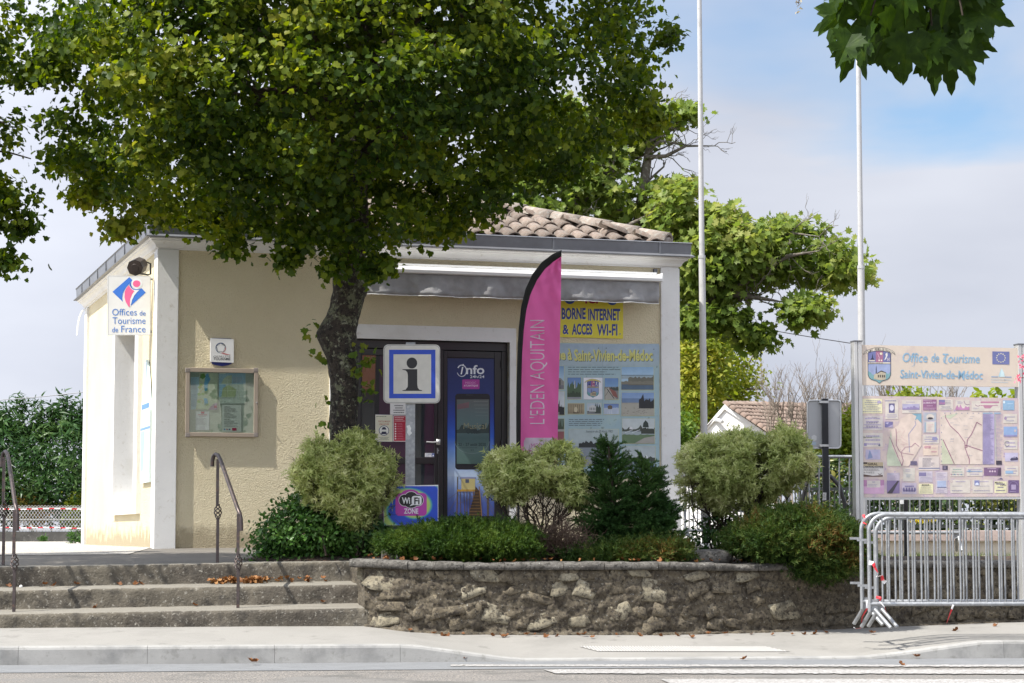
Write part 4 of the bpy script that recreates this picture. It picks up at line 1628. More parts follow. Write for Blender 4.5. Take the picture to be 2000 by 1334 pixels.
# yellow internet sign, its top behind the valance
ys = wallthing('internet_sign', 'yellow sign with blue lettering about internet access, its top edge hidden by the awning', 'sign', 1153, 661)
MB().prism(FP, [(1088, 568), (1217, 570), (1217, 661.5), (1088, 658)], .002, .012).build('sign_board', pbr('yellow_board', srgb('d9cc3a'), .5, .03, 5), ys)
pr = Print(FP, .013)
pr.text('ICI', 1143, 574, 1168, 593, 'a02040', 0, .04)
pr.disc(1113, 583, 11, 11, '2a4a9a', 0); pr.disc(1113, 582, 7, 8, '4a8a70', 1); pr.disc(1196, 585, 11, 11, '2a4a9a', 0); pr.disc(1196, 584, 7, 8, '4a8a70', 1)
for dx, c_ in ((1.1, 'e8e070'), (0, '2a3c8c')):
    lv = 0 if dx else 1
    pr.text('BORNE', 1097 + dx, 601 + dx, 1144 + dx, 624 + dx, c_, lv, .036); pr.text('INTERNET', 1149 + dx, 603 + dx, 1211.5 + dx, 626 + dx, c_, lv, .036)
    pr.text('&', 1099 + dx, 634 + dx, 1111 + dx, 653 + dx, c_, lv, .03); pr.text('ACCES', 1117 + dx, 632 + dx, 1157 + dx, 654 + dx, c_, lv, .036)
    pr.text('WI-FI', 1166 + dx, 633 + dx, 1206 + dx, 655.5 + dx, c_, lv, .03); pr.rect(1210 + dx, 651 + dx, 1212 + dx, 653.5 + dx, c_, lv)
pr.build('lettering', M['ink'], ys)

# large town poster
tp = wallthing('town_poster', 'large pale blue town poster with yellow title and photographs, right of the pink flag', 'poster', 1150, 930)
MB().prism(FP, [(1012, 668), (1288, 674), (1288, 934), (1012, 927)], .002, .010).build('poster_board', pbr('poster_blue', srgb('9db6bd'), .5, .06, 2.5, spots=[(4, .5, .75, srgb('a9bfb8')), (16, .62, .68, srgb('7f8e8c'))]), tp)
pr = Print(FP, .0115, (1080, 660, .2099), .0005)
pr.grad(-320, 55, 985, 260, ['8fa9bf', '93abbb', '9ab1b8'], 0)
for dx, c_ in ((5, '4e5c5c'), (0, 'ccc94a')):
    pr.text('Bienvenue', -280 + dx, 108 + dx, 118 + dx, 205 + dx, c_, 1 + (dx == 0), .030)
    pr.text('à', 136 + dx, 100 + dx, 176 + dx, 207 + dx, c_, 1 + (dx == 0), .030)
    pr.text('Saint-Vivien-de-Médoc', 196 + dx, 106 + dx, 928 + dx, 216 + dx, c_, 1 + (dx == 0), .030)
pr.lines(140, 262, 630, 348, 4, '4f5a60', 1, 5); pr.lines(148, 750, 600, 822, 4, '4f5a60', 1, 5)
pr.rect(458, 58, 461, 640, '7f97a2', 3)
def photo(x0, y0, x1, y1, sky_, bands, hills=(), frame_='b9bd8e'):
    pr.rect(x0 - 3, y0 - 3, x1 + 5, y1 + 6, frame_, 1)
    pr.grad(x0, y0, x1, y1, sky_, 2)
    for ya, yb, c_ in bands: pr.rect(x0, ya, x1, yb, c_, 3)
    for i, (xa, xb, y, yb, amp, c_) in enumerate(hills): pr.hill(xa, xb, y, yb, amp, c_, 4 + i, sd=i + x0)
photo(-60, 262, 102, 476, ['4f86b8', '8fb6d0', 'b8c8d0'], [], [])
pr.poly([(-60, 476), (102, 476), (102, 405), (70, 372), (-60, 370)], '8a8882', 4); pr.rect(60, 390, 70, 476, '2a2a2a', 5); pr.rect(-60, 440, 102, 476, '6f7078', 5)
photo(-60, 500, 106, 716, ['b6c2c8', 'c4ccd0', 'b8bcbc'], [(660, 716, '8c8a86')], [(-60, 62, 620, 690, 70, '2c3230'), (60, 106, 650, 716, 20, '26282a')])
photo(-60, 752, 103, 960, ['5f7464', '56705a', '4f6448'], [(870, 960, '8a3a3c'), (850, 872, 'a0a098')], [(-60, 103, 830, 850, 90, '3a4a34')])
photo(134, 368, 262, 568, ['2f6eb0', '4a86c4', '8ab2cc'], [(545, 568, '8c8f98')], [(134, 262, 470, 548, 60, '44623c'), (134, 262, 520, 550, 30, '34482e')])
pr.poly([(199, 470), (208, 470), (205, 400), (203, 395), (201, 400)], 'd0d4d0', 6)
photo(286, 372, 463, 570, ['dfe0e4', 'dcdee4'], [], [], 'b0b8c0')
photo(481, 374, 610, 572, ['2f74b8', '5c98c8', '9cb8c4'], [(455, 572, '7c8080')], [(481, 610, 470, 490, 20, '3c4a44')])
pr.poly([(485, 470), (520, 460), (590, 572), (485, 572)], 'a8a496', 6); pr.poly([(520, 462), (585, 500), (605, 560), (560, 540)], '88402e', 7); pr.line([(500, 470), (570, 565)], 6, '22262a', 8); pr.line([(488, 540), (530, 470)], 3, '3a3a3a', 8)
photo(139, 610, 290, 706, ['9a8c68', 'a89870', '8c7c5c'], [], [])
for i in range(7): pr.rect(146 + i * 20, 620, 150 + i * 20, 700, '5f523a', 4); 
pr.disc(213, 668, 16, 26, 'c8bc94', 5); pr.rect(190, 690, 240, 704, '6a5a40', 5)
photo(318, 608, 446, 708, ['a9bccb', 'b6c4cc'], [(680, 708, '7a7f84')], [(390, 446, 650, 700, 60, '3c4c40')])
pr.poly([(335, 690), (400, 690), (400, 640), (370, 622), (335, 640)], 'c4c6c2', 6)
for i in range(4): pr.rect(342 + i * 15, 648, 348 + i * 15, 672, '50585c', 7)
pr.line([(322, 686), (440, 690)], 4, '3a4038', 8)
photo(474, 612, 613, 710, ['3f6ab0', '6a92c8', 'b6c4d6'], [], [(474, 613, 655, 710, 8, 'a8b8cc')])
pr.poly([(512, 662), (550, 662), (552, 634), (530, 624), (508, 636)], '6a5a48', 6)
for x in (514, 530, 548): pr.line([(x, 662), (x - 3, 706)], 3, 'd6dade', 6)
photo(637, 268, 937, 482, ['6fa3cc', '93bdd8', 'b4ccd4'], [(345, 350, '3d4a44'), (352, 380, '8fa6b0'), (425, 482, '41607c')], [(700, 937, 378, 440, 22, '6b6a58'), (637, 937, 410, 432, 14, '7c7866')])
photo(639, 508, 940, 722, ['5c8ac4', '7ea2cc', 'b0bec4'], [(562, 602, '5478a4'), (602, 722, '9a978a')], [(639, 940, 612, 722, 5, 'a8a494'), (800, 940, 600, 656, 60, '26282c')])
for i in range(24): pr.poly([(650 + random.random() * 270, 640 + random.random() * 70) for _ in range(1)] * 1 + [(0, 0)] * 0 if 0 else [(a := 650 + random.random() * 260, b := 650 + random.random() * 62), (a + 16, b + 4), (a + 12, b - 3)], '7c7a70', 7)
photo(645, 752, 945, 980, ['b8c4c6', 'c4ccca', 'b8c0bc'], [(850, 905, 'a0b0b4')], [(645, 945, 855, 870, 35, '4c5448'), (820, 945, 850, 892, 20, '3c4236'), (645, 945, 906, 980, 10, '5c7a4c')])
pr.poly([(760, 980), (945, 980), (945, 912), (850, 930)], 'a09c92', 8); pr.poly([(835, 830), (892, 832), (885, 790), (862, 765), (842, 790)], '2c3a34', 9); pr.poly([(712, 850), (740, 850), (740, 835), (726, 825), (712, 835)], 'd8dcdc', 9)
for i in range(6): pr.line([(670 + i * 22, 880 - (i % 3) * 8), (700 + i * 22, 872 - (i % 3) * 8)], 4, 'dfe4e8', 9)
photo(645, 1008, 950, 1270, ['a8b6b8', 'b4c0c0', 'a8b4b4'], [(1130, 1270, '7d929c')], [(645, 950, 1120, 1150, 50, '40483e'), (645, 740, 1150, 1190, 20, '4a5046')])
pr.poly([(852, 1120), (884, 1120), (884, 1105), (868, 1090), (852, 1105)], 'd8dcdc', 8); pr.poly([(886, 1200), (948, 1200), (915, 1155)], '2c5a8c', 9); pr.rect(890, 1200, 945, 1226, '2a2c30', 9)
photo(150, 850, 608, 1180, ['a9bcbc', 'a4b4b4', '8fa0a4'], [(1010, 1180, '7f8c94')], [(240, 608, 1000, 1020, 50, '333a38'), (240, 430, 990, 1010, 30, '2a302e')])
pr.poly([(240, 1180), (420, 1020), (608, 1010), (608, 1180)], '8c9298', 7); pr.line([(270, 1130), (420, 1040)], 10, '6a7278', 8)
pr.text('Souvenir du 25 Août 1902', 305, 858, 556, 880, '3a4244', 9, -.01, .3)
# coat of arms
def crest(pr, x0, y0, x1, y1, lv, ribbon='b9a860', name=''):
    X = lambda u: x0 + (x1 - x0) * u
    Y = lambda v: y0 + (y1 - y0) * v
    sh = [(0, 0), (1, 0), (1, .72), (.95, .82), (.85, .88), (.62, .93), (.5, 1), (.38, .93), (.15, .88), (.05, .82), (0, .72)]
    pr.poly([(X(.5 + (u - .5) * 1.05), Y(-.015 + v * 1.03)) for u, v in reversed(sh)], '20264a', lv)
    pr.poly([(X(u), Y(v)) for u, v in reversed([(0, .4)] + [(1, .4)] + sh[2:])], '6f86c0', lv + 1)
    pr.poly([(X(0), Y(.62)), (X(0), Y(.72)), (X(.05), Y(.82)), (X(.15), Y(.88)), (X(.38), Y(.93)), (X(.5), Y(1)), (X(.62), Y(.93)), (X(.85), Y(.88)), (X(.95), Y(.82)), (X(1), Y(.72)), (X(1), Y(.64)), (X(.9), Y(.72)), (X(.8), Y(.66)), (X(.66), Y(.76)), (X(.4), Y(.7)), (X(.2), Y(.74)), (X(.1), Y(.66))], '4a9aa0', lv + 2)
    pr.rect(X(0), Y(0), X(.34), Y(.34), '33429c', lv + 1); pr.rect(X(.34), Y(0), X(.67), Y(.34), '9c2f74', lv + 1); pr.rect(X(.67), Y(0), X(1), Y(.34), '33429c', lv + 1)
    pr.poly([(X(.08), Y(.26)), (X(.28), Y(.26)), (X(.22), Y(.2)), (X(.19), Y(.06)), (X(.16), Y(.2))], '1c2448', lv + 2); pr.rect(X(.04), Y(.27), X(.3), Y(.31), 'c8b6a0', lv + 2)
    pr.disc(X(.58), Y(.07), (x1 - x0) * .06, (y1 - y0) * .04, 'd8cf9a', lv + 2, 10); pr.line([(X(.42), Y(.06)), (X(.5), Y(.2)), (X(.45), Y(.31))], (x1 - x0) * .02, 'd8a0b8', lv + 2)
    for u in (.5, .6): pr.disc(X(u), Y(.28), (x1 - x0) * .035, (y1 - y0) * .025, 'e0d0a8', lv + 2, 8)
    pr.poly([(X(.72), Y(.28)), (X(.8), Y(.24)), (X(.88), Y(.12)), (X(.86), Y(.03)), (X(.77), Y(.08)), (X(.8), Y(.15))], 'd8d4cc', lv + 2)
    pr.rect(X(.86), Y(.2), X(.89), Y(.3), 'c8b6c0', lv + 2); pr.rect(X(.93), Y(.2), X(.96), Y(.3), 'c8b6c0', lv + 2); pr.rect(X(.86), Y(.24), X(.96), Y(.26), 'c8b6c0', lv + 2)
    pr.rect(X(0), Y(.34), X(1), Y(.385), ribbon, lv + 3); pr.lines(X(.05), Y(.345), X(.95), Y(.38), 1, '4a4438', lv + 4, w=(y1 - y0) * .016)
    pr.poly([(X(.33), Y(.74)), (X(.39), Y(.74)), (X(.38), Y(.54)), (X(.36), Y(.42)), (X(.34), Y(.54))], '3c4466', lv + 3)
    pr.poly([(X(.25), Y(.86)), (X(.26), Y(.73)), (X(.4), Y(.68)), (X(.58), Y(.62)), (X(.78), Y(.66)), (X(.79), Y(.88)), (X(.6), Y(.91)), (X(.4), Y(.89))], 'b3a27c', lv + 4)
    for u in (.43, .52, .62, .7): pr.rect(X(u), Y(.74), X(u + .05), Y(.82), '4a4038', lv + 5)
    pr.poly([(X(.38), Y(.69)), (X(.58), Y(.60)), (X(.8), Y(.66)), (X(.8), Y(.68)), (X(.58), Y(.63)), (X(.38), Y(.71))], '3a3430', lv + 5)
    # scroll above
    n = 9
    for i in range(n):
        a, b = i / n, (i + 1) / n
        f = lambda t: -.13 + .10 * (2 * t - 1) ** 2 
        pr.poly([(X(-.05 + 1.1 * a), Y(f(a) + .1)), (X(-.05 + 1.1 * b), Y(f(b) + .1)), (X(-.05 + 1.1 * b), Y(f(b))), (X(-.05 + 1.1 * a), Y(f(a)))], ribbon, lv + 1)
        for g in (0, .1): pr.line([(X(-.05 + 1.1 * a), Y(f(a) + g)), (X(-.05 + 1.1 * b), Y(f(b) + g))], (x1 - x0) * .015, '4a4036', lv + 2)
    for s_ in (-1, 1):
        q = lambda u: .5 + s_ * u
        pr.poly([(X(q(.55)), Y(.0)), (X(q(.72)), Y(.10)), (X(q(.68)), Y(.03)), (X(q(.56)), Y(-.04))], ribbon, lv + 1)
        pr.line([(X(q(.55)), Y(.0)), (X(q(.72)), Y(.10)), (X(q(.68)), Y(.03)), (X(q(.56)), Y(-.04))], (x1 - x0) * .015, '4a4036', lv + 2)
    if name:
        L_ = len(name)
        for i, ch in enumerate(name):
            if ch == ' ': continue
            t = (i + .5) / L_
            yy = -.13 + .10 * (2 * t - 1) ** 2 + .02
            pr.text(ch, X(-.02 + 1.04 * i / L_), Y(yy), X(-.02 + 1.04 * (i + .8) / L_), Y(yy + .06), '4a4036', lv + 3)
crest(pr, 320, 402, 424, 556, 3, 'c9b93a')
pr.build('print', M['ink_faded'], tp)
for x, y in ((1169, 680), (1184, 680), (1277, 682), (1287, 905)):
    MB().tube([FP.pt(x, y, .010), FP.pt(x, y, .015)], .006, 8).build('screw', M['zinc'], tp)

# ------------------------------------------------------------------ sign, loudspeaker and cable on the left side
OP = Plane(P(252, 650, 24.45), R(3))
os_ = thing('tourism_sign', 'white projecting sign with blue diamond and pink i emblem beside the left corner pilaster', 'sign', tuple(OP.pt(252, 655)))
MB().prism(OP, [(210, 538.5), (293.5, 540), (293, 654), (210.5, 654)], -.03, 0).build('sign_panel', M['white_gloss'], os_, bevel=.003)
pr = Print(OP, .0015, (150, 440, .18))
pr.rect(338, 548, 341, 1188, 'b8bcc0', 0); pr.rect(795, 556, 798, 1188, 'b8bcc0', 0); pr.rect(338, 1186, 798, 1190, 'b8bcc0', 0); pr.rect(338, 548, 798, 551, 'b8bcc0', 0)
BL, PK = '3f79d6', 'ee6a9a'
pr.poly([(387, 722), (500, 830), (492, 790), (500, 740), (530, 680), (570, 635), (600, 600), (605, 595), (570, 562)], BL, 0)
pr.poly([(603, 598), (570, 640), (590, 672), (622, 692), (670, 695), (705, 683), (748, 730), (585, 875), (590, 820), (612, 765), (650, 715), (672, 703), (640, 706), (600, 690), (570, 650)], BL, 0)
pr.disc(649, 634, 60, 58, 'e9eef0', 1); pr.disc(649, 634, 41, 37, PK, 2)
pr.poly([(565, 648), (585, 680), (610, 700), (670, 703), (625, 745), (592, 800), (575, 870), (568, 888), (540, 850), (515, 790), (517, 720), (540, 675)], 'e9eef0', 1)
pr.poly([(565, 650), (585, 684), (605, 702), (625, 713), (600, 750), (580, 800), (573, 888), (560, 880), (530, 830), (517, 780), (520, 720), (540, 678)], PK, 2)
pr.poly([(640, 712), (680, 700), (650, 730), (625, 760), (600, 810), (585, 870), (577, 888), (583, 800), (605, 745)], 'e9eef0', 2)
B2 = '3b78c8'
pr.text('Offices', 384, 906, 651, 978, B2, 1, -.004); pr.text('de', 681, 926, 747, 980, B2, 1)
pr.text('Tourisme', 388, 998, 747, 1070, B2, 1, -.004); pr.text('de', 383, 1105, 449, 1161, B2, 1); pr.text('France', 482, 1090, 747, 1162, B2, 1, -.004)
pr.build('print', M['ink'], os_)
for z_ in (545, 648):
    p0 = OP.pt(292, z_, -.015)
    MB().tube([p0, p0 + Vector((.10, .03, 0))], .012, 8).build('wall_bracket', M['galv'], os_)

spk = thing('loudspeaker', 'dark brown octagonal loudspeaker on a bracket above the white projecting sign', 'loudspeaker', tuple(P(268, 522, 24.2)))
dk = pbr('brown_speaker_case', (.035, .026, .022), .5, .2, 9)
ax0, ax1 = P(263.5, 523, 24.0), P(277, 515, 24.28)
dv = (ax1 - ax0)
MB().tube([ax0, ax0 + dv * .15, ax0 + dv * .7, ax1], [.088, .092, .088, .06], 8).build('case', dk, spk)
MB().tube([ax0 - dv * .015, ax0 + dv * .02], [.076, .076], 8).build('front_grille', pbr('grille', (.06, .042, .035), .7, .2, 60), spk)
MB().tube([ax0 - dv * .03, ax0 + dv * .02], [.04, .05], 14).build('cone', pbr('speaker_cone', (.045, .03, .025), .5), spk)
wp = P(294, 515, 24.45)
MB().tube([P(272, 508.5, 24.2), P(286, 512, 24.3), P(294, 515, 24.4), P(294, 535, 24.4), P(289, 537, 24.35), P(273, 534, 24.2)], .010, 6).build('bracket', M['black'], spk)

cab = thing('hanging_cable', 'loose white cable hanging down at the rear corner under the eaves on the left', 'cable', tuple(P(171, 600, 30.3)))
MB().tube([P(173, 600, 30.35), P(166, 603, 30.3), P(160, 609, 30.3), P(155, 620, 30.3), P(152, 635, 30.3), P(150, 655, 30.3)], [.006, .008, .012, .012, .011, .009], 6).build('cable_run', M['white_gloss'], cab, smooth=True)

mbd = thing('side_map_board', 'narrow pointed pale map board on the left side wall near the front corner', 'map board', tuple(SPb.w(.67, 1.6, 0)))
zlo, ztop_ = Z(300, 940), Z(295, 693)
s0_, s1_ = .33, 1.03
def SPo(s, z, o): return SPb.w(s, z, o)
hh = ztop_ - zlo
outl = [(0, 0), (1, 0), (1, .58), (.9, .68), (.78, .82), (.62, .96), (.5, 1), (.38, .97), (.22, .84), (.1, .68), (0, .58)]
fa = [SPo(s1_ + (s0_ - s1_) * u, zlo + hh * v, .035) for u, v in outl]
ba = [SPo(s1_ + (s0_ - s1_) * u, zlo + hh * v, .01) for u, v in outl]
n_ = len(outl)
MB().add(fa + ba, [tuple(range(n_))[::-1], tuple(range(n_, 2 * n_))] + [(i, n_ + i, n_ + (i + 1) % n_, (i + 1) % n_) for i in range(n_)]).build('panel', pbr('pale_print', srgb('cfe0e4'), .5, .05, 6), mbd)
def sidep(pts, col, name, o=.037):
    MB().add([SPo(s1_ + (s0_ - s1_) * u, zlo + hh * v, o) for u, v in pts], [tuple(range(len(pts)))[::-1]]).build(name, pbr(name, srgb(col), .5, .08, 7), mbd)
sidep([(.05, .02), (.95, .02), (.95, .42), (.05, .42)], 'bcd8c0', 'map_print')
sidep([(.05, .1), (.3, .1), (.45, .42), (.05, .42)], '9ccbe0', 'sea_print', .0385)
sidep([(.0, .43), (1, .43), (1, .45), (0, .45)], '6a8ec8', 'blue_line')
sidep([(.1, .6), (.9, .6), (.9, .64), (.1, .64)], '5a86cc', 'title_band')
sidep([(.12, .49), (.88, .49), (.88, .57), (.12, .57)], 'c8ccdc', 'text_block')

# ------------------------------------------------------------------ free-standing signs in the bed
IP = Plane(P(800, 700, 21.6), R(5))
isg = thing('information_sign', 'square blue-bordered white road sign with a black letter i on a galvanised post', 'sign', tuple(IP.pt(801, 1082)))
mb = MB()
a, b = IP.loc(792.5, 800, -.03)[0], IP.loc(811, 800, -.03)[0]
mb.pbox(IP, a, b, IP.loc(800, 1090)[1], IP.loc(800, 668)[1], -.07, -.03)
mb.build('post', M['galv'], isg, bevel=.004)
mb = MB()
def rr_px(x0, y0, x1, y1, r, n=6, sl=0):
    pts = []
    for cx, cy_, a0 in ((x1 - r, y1 - r, 0), (x0 + r, y1 - r, 90), (x0 + r, y0 + r, 180), (x1 - r, y0 + r, 270)):
        for i in range(n + 1):
            q = R(a0 + 90 * i / n)
            x = cx + r * math.cos(q)
            pts.append((x, cy_ + r * math.sin(q) + sl * (x - x0)))
    return pts[::-1]
def revp(p): return p[::-1]
mb.prism(IP, rr_px(749.5, 673.5, 859, 787, 9), -.028, 0)
mb.build('sign_plate', pbr('sign_white', (.60, .58, .53), .4, .03, 6), isg, bevel=.003)
pr = Print(IP, .0015)
for p_ in (rr_px(749.5, 673.5, 859, 787, 9),):
    pass
pr.rrect(749.8, 674, 858.8, 786.8, 9, '9a9a98', 0); pr.rrect(751.2, 675.4, 857.4, 785.4, 8, 'c9c6be', 1)
pr.rect(760, 683, 850.5, 778, '1743b4', 2); pr.rect(768.5, 692, 842, 769, 'c6c3ba', 3)
pr.disc(804.5, 709, 10.4, 10.8, '0d0f12', 4, 26)
pr.poly([(786, 763.5), (824.5, 763.5), (824.5, 762.3), (819, 761), (816, 757), (815, 750), (815, 721), (786, 721), (786, 722.2), (792, 723.5), (795.5, 727), (796.5, 733), (796.5, 750), (796, 756), (792, 761), (786, 762.3)][::-1], '0d0f12', 4)
pr.build('print', M['ink'], isg)
MB().tube([IP.pt(762, 676.5, .001), IP.pt(762, 676.5, .004)], .003, 6).build('rivet', M['zinc'], isg)
stk = Print(IP, -.028); stk.poly([(794, 832), (800, 830), (803, 836), (802, 842), (805, 846), (799, 851), (795, 845), (796, 838)][::-1], 'd8d8d4', 0); stk.build('torn_sticker', M['ink'], isg)

WP = Plane(P(800, 990, 21.2), R(6))
wf = thing('wifi_sign', 'small swirly blue and green sign with a pink wireless emblem, low in the bed', 'sign', tuple(WP.pt(803, 1080)))
MB().prism(WP, [(749.5, 949), (856, 947), (856, 1026), (749.5, 1026)][::-1], -.01, 0).build('sign_plate', M['white_gloss'], wf)
MB().pbox(WP, WP.loc(800, 1000)[0] - .02, WP.loc(800, 1000)[0] + .02, WP.loc(800, 1092)[1], WP.loc(800, 955)[1], -.05, -.011).build('post', M['galv'], wf)
pr = Print(WP, .0012)
# swirl printed as rings cut by the plate edge
cxs, cys = 803, 992
NX, NY = 52, 40
def swc(x, y):
    dx, dy = (x - cxs) / 54, (y - cys) / 40
    r_ = math.hypot(dx, dy); a_ = math.atan2(dy, dx)
    v = .5 + .5 * math.cos(r_ * 7.2 + a_ * 1.0 + 2.2)
    v = max(0, min(1, (v - .55) * 2.6))
    c0, c1 = srgb('1f49c0'), srgb('b6cf6a')
    m_ = srgb('4fb0a0')
    if v < .5: return tuple(p * (1 - v * 2) + q * v * 2 for p, q in zip(c0, m_))
    return tuple(p * (2 - v * 2) + q * (v * 2 - 1) for p, q in zip(m_, c1))
for i in range(NX):
    for j in range(NY):
        xa, xb = 750.5 + 104.5 * i / NX, 750.5 + 104.5 * (i + 1) / NX
        ya, yb = 949.5 + 76 * j / NY, 949.5 + 76 * (j + 1) / NY
        pr.face([(xa, yb), (xb, yb), (xb, ya), (xa, ya)], [swc(xa, yb), swc(xb, yb), swc(xb, ya), swc(xa, ya)], 0)
pr.rrect(772.5, 963, 833.5, 1007.5, 7, 'b53aa2', 1); pr.disc(801, 965, 17, 9, 'b53aa2', 2, 24)
for (x, y, rx, ry) in ((790, 977, 11.5, 12), (816, 977, 11.5, 12), (803, 973, 14, 13.5), (803, 981, 15, 12)): pr.disc(x, y, rx, ry, 'e0e0e0', 3, 20)
for (x, y, rx, ry) in ((790, 977, 10.5, 11), (816, 977, 10.5, 11), (803, 973, 13, 12.5), (803, 981, 14, 11)): pr.disc(x, y, rx, ry, '141416', 4, 20)
pr.rrect(804, 968.5, 823.5, 986.5, 5, 'e8e8e8', 5)
pr.text('Wi', 785, 971.5, 801, 984, 'e8e8e8', 6, .03); pr.text('Fi', 809, 971.5, 819.5, 985, '141416', 6, .03); pr.poly([(800, 988.5), (808, 986.5), (804, 984)], 'e8e8e8', 5)
pr.text('ZONE', 789, 993, 817, 1003.5, 'e6e2e6', 6, .025)
pr.build('print', M['ink'], wf)

# feather flag
FPp = Plane(P(1050, 800, 23.3), R(4))
ff = thing('feather_flag', 'tall pink feather flag with white vertical lettering and a black pole sleeve by the door', 'flag', tuple(FPp.pt(1012, 1052)))
oc = [(1008.5, 960), (1008.5, 870), (1008, 800), (1009, 740), (1010.5, 690), (1013, 640), (1018, 598), (1026, 565), (1040, 535), (1058, 512), (1078, 497), (1097, 488)]
ic = [(1017, 960), (1017, 870), (1017.5, 800), (1018.5, 740), (1020, 690), (1023, 645), (1028, 606), (1036, 575), (1049, 547), (1064, 526), (1081, 511), (1096.5, 501)]
rc = [(1088, 960), (1089, 870), (1090, 800), (1091.5, 740), (1093, 690), (1094, 645), (1095, 606), (1095.5, 575), (1096, 547), (1096.2, 526), (1096.4, 511), (1096.6, 502)]
def interp(c, t):
    i = min(len(c) - 2, int(t * (len(c) - 1))); f_ = t * (len(c) - 1) - i
    return (c[i][0] + (c[i + 1][0] - c[i][0]) * f_, c[i][1] + (c[i + 1][1] - c[i][1]) * f_)
rws, rs2 = [], []
NT = 90
def flagoff(u, t): return .024 * math.sin(u * 5 + t * 4 + .6) * (u * .9 + .1) + .02 * fb((u * 1.2 + t * 3, t * 7, 1), 1.4) + .006 * math.sin(14 * (u + t * 3))
for i in range(NT + 1):
    t = i / NT
    (xo, yo), (xi, yi), (xr, yr) = interp(oc, t), interp(ic, t), interp(rc, t)
    row = []
    for u in np.linspace(0, 1, 22):
        row.append(FPp.pt(xi + (xr - xi) * u, yi + (yr - yi) * u, flagoff(u, t)))
    rws.append(row)
    rs2.append([FPp.pt(xo + (xi - xo) * u, yo + (yi - yo) * u, .02 * math.sin(math.pi * u) + flagoff(0, t) * u) for u in (0, .25, .5, .75, 1)])
pink = pbr('pink_polyester', srgb('ec6cb2'), .6, .04, 4, bump=.15, bscale=300)
nt_ = pink.node_tree
trn = nd(nt_, 'ShaderNodeBsdfTranslucent'); trn.inputs[0].default_value = (*srgb('f070b4'), 1)
m2 = nd(nt_, 'ShaderNodeMixShader'); m2.inputs[0].default_value = .3
nt_.links.new(nt_.nodes['Principled BSDF'].outputs[0], m2.inputs[1]); nt_.links.new(trn.outputs[0], m2.inputs[2]); nt_.links.new(m2.outputs[0], nt_.nodes['Material Output'].inputs[0])
MB().grid(rws).build('fabric', pink, ff, smooth=True)
MB().grid(rs2).build('pole_sleeve', pbr('black_sleeve', (.012, .012, .012), .8), ff, smooth=True)
MB().tube([FPp.pt(x + 4, y, -.008) for x, y in [(1008.5, 1080)] + oc[:-1]], [.013] * 8 + [.010] * 4, 8).build('pole', M['black'], ff, smooth=True)
# lettering follows the cloth
class FlagPrint(Print):
    def pp(self, x, y, lv):
        tt, best = 0, 1e9
        lo, hi = 0.0, 1.0
        for _ in range(24):
            m_ = (lo + hi) / 2
            if interp(rc, m_)[1] > y: lo = m_
            else: hi = m_
        (xi, _a), (xr, _b) = interp(ic, lo), interp(rc, lo)
        u = (x - xi) / (xr - xi)
        return self.pl.pt(x, y, flagoff(u, lo) + .008 + self.step * lv)
pr = FlagPrint(FPp)
pr.text("L'EDEN AQUITAIN", 1034, 625, 1069, 828, 'dccbd8', 1, -.012, rot=90)
for j in range(24):
    yA, yB = 855 + j * 3.5, 858.5 + j * 3.5
    ins_ = 3 if j == 0 else (1 if j == 1 else 0)
    for i in range(12):
        wd = (60 - 2 * ins_) / 12
        pr.rect(1023 + ins_ + i * wd, yA, 1023 + ins_ + (i + 1) * wd, yB, 'c9b8c4', 1)
pr.text('MEDOC', 1037, 866, 1077, 876, 'b0508c', 6, -.01); pr.text('ATLANTIQUE', 1026, 879, 1080, 888, 'b0407f', 6, .02)
pr.build('lettering', M['ink'], ff)

M['ink_board'] = ink_material('sun_bleached_ink', .5, .12, .62)
# ------------------------------------------------------------------ information board on the right
BP = Plane(P(1840, 800, 20.9), R(10))
ib = thing('map_board', 'large faded town map board with a blue lettered header between two aluminium posts', 'information board', tuple(BP.pt(1680, 1060)))
zb_ = BP.loc(1680, 1110)[1] - .3
for x0, x1 in ((1665, 1679),):
    pass
def post(xt0, xt1, ytop, lbl):
    s0 = BP.loc(xt0, 900)[0]; s1 = BP.loc(xt1, 900)[0]
    mb = MB(); zt_ = BP.loc(xt0, ytop)[1]
    w = s1 - s0
    for a, b, o in ((0, .42, .045), (.42, .5, .035), (.5, .95, .045)):
        mb.pbox(BP, s0 + w * a, s0 + w * b, zb_, zt_, -.06, o)
    mb.build('post', M['alu'], ib, bevel=.003)
    MB().pbox(BP, s0 - .003, s1 + .003, zt_ + .0005, zt_ + .012, -.063, .05).build('post_cap', M['zinc'], ib)
post(1668, 1684, 668, 0)
post(1989, 2006, 674, 0)
bm_ = pbr('faded_panel', srgb('cdbfb0'), .55, .05, 3, spots=[(5, .55, .75, srgb('c2b3ac'))])
MB().prism(BP, [(1683, 673.5), (1990, 680), (1990, 756), (1683, 752)][::-1], .0, .03).build('header_panel', bm_, ib)
mp_ = pbr('faded_map_panel', srgb('c6b5ae'), .55, .07, 3, spots=[(5, .5, .66, srgb('b7a4b4')), (30, .57, .68, srgb('a894b0')), (12, .56, .68, srgb('cdbfae'))])
MB().prism(BP, [(1683, 773), (1991, 777.5), (1994, 970), (1684, 971.5)][::-1], .0, .03).build('map_panel', mp_, ib)
MB().prism(BP, [(1684, 971.8), (1994, 970.3), (1994, 975), (1684, 976.5)][::-1], -.01, .028).build('lower_rail', M['alu'], ib)
pr = Print(BP, .0315, (1660, 680, .14243), .0005)
crest(pr, 252, 45, 555, 480, 0, 'd0c2a6', 'SAINT VIVIEN DE MEDOC')
pr.build('coat_of_arms', M['ink_board'], ib)
pr = Print(BP, .0315, (1640, 640, .26987), .0006)
CB = '3f9ac6'
pr.sl = lambda x, y: (x - 640) * .016 * (1 if y < 430 else 0)
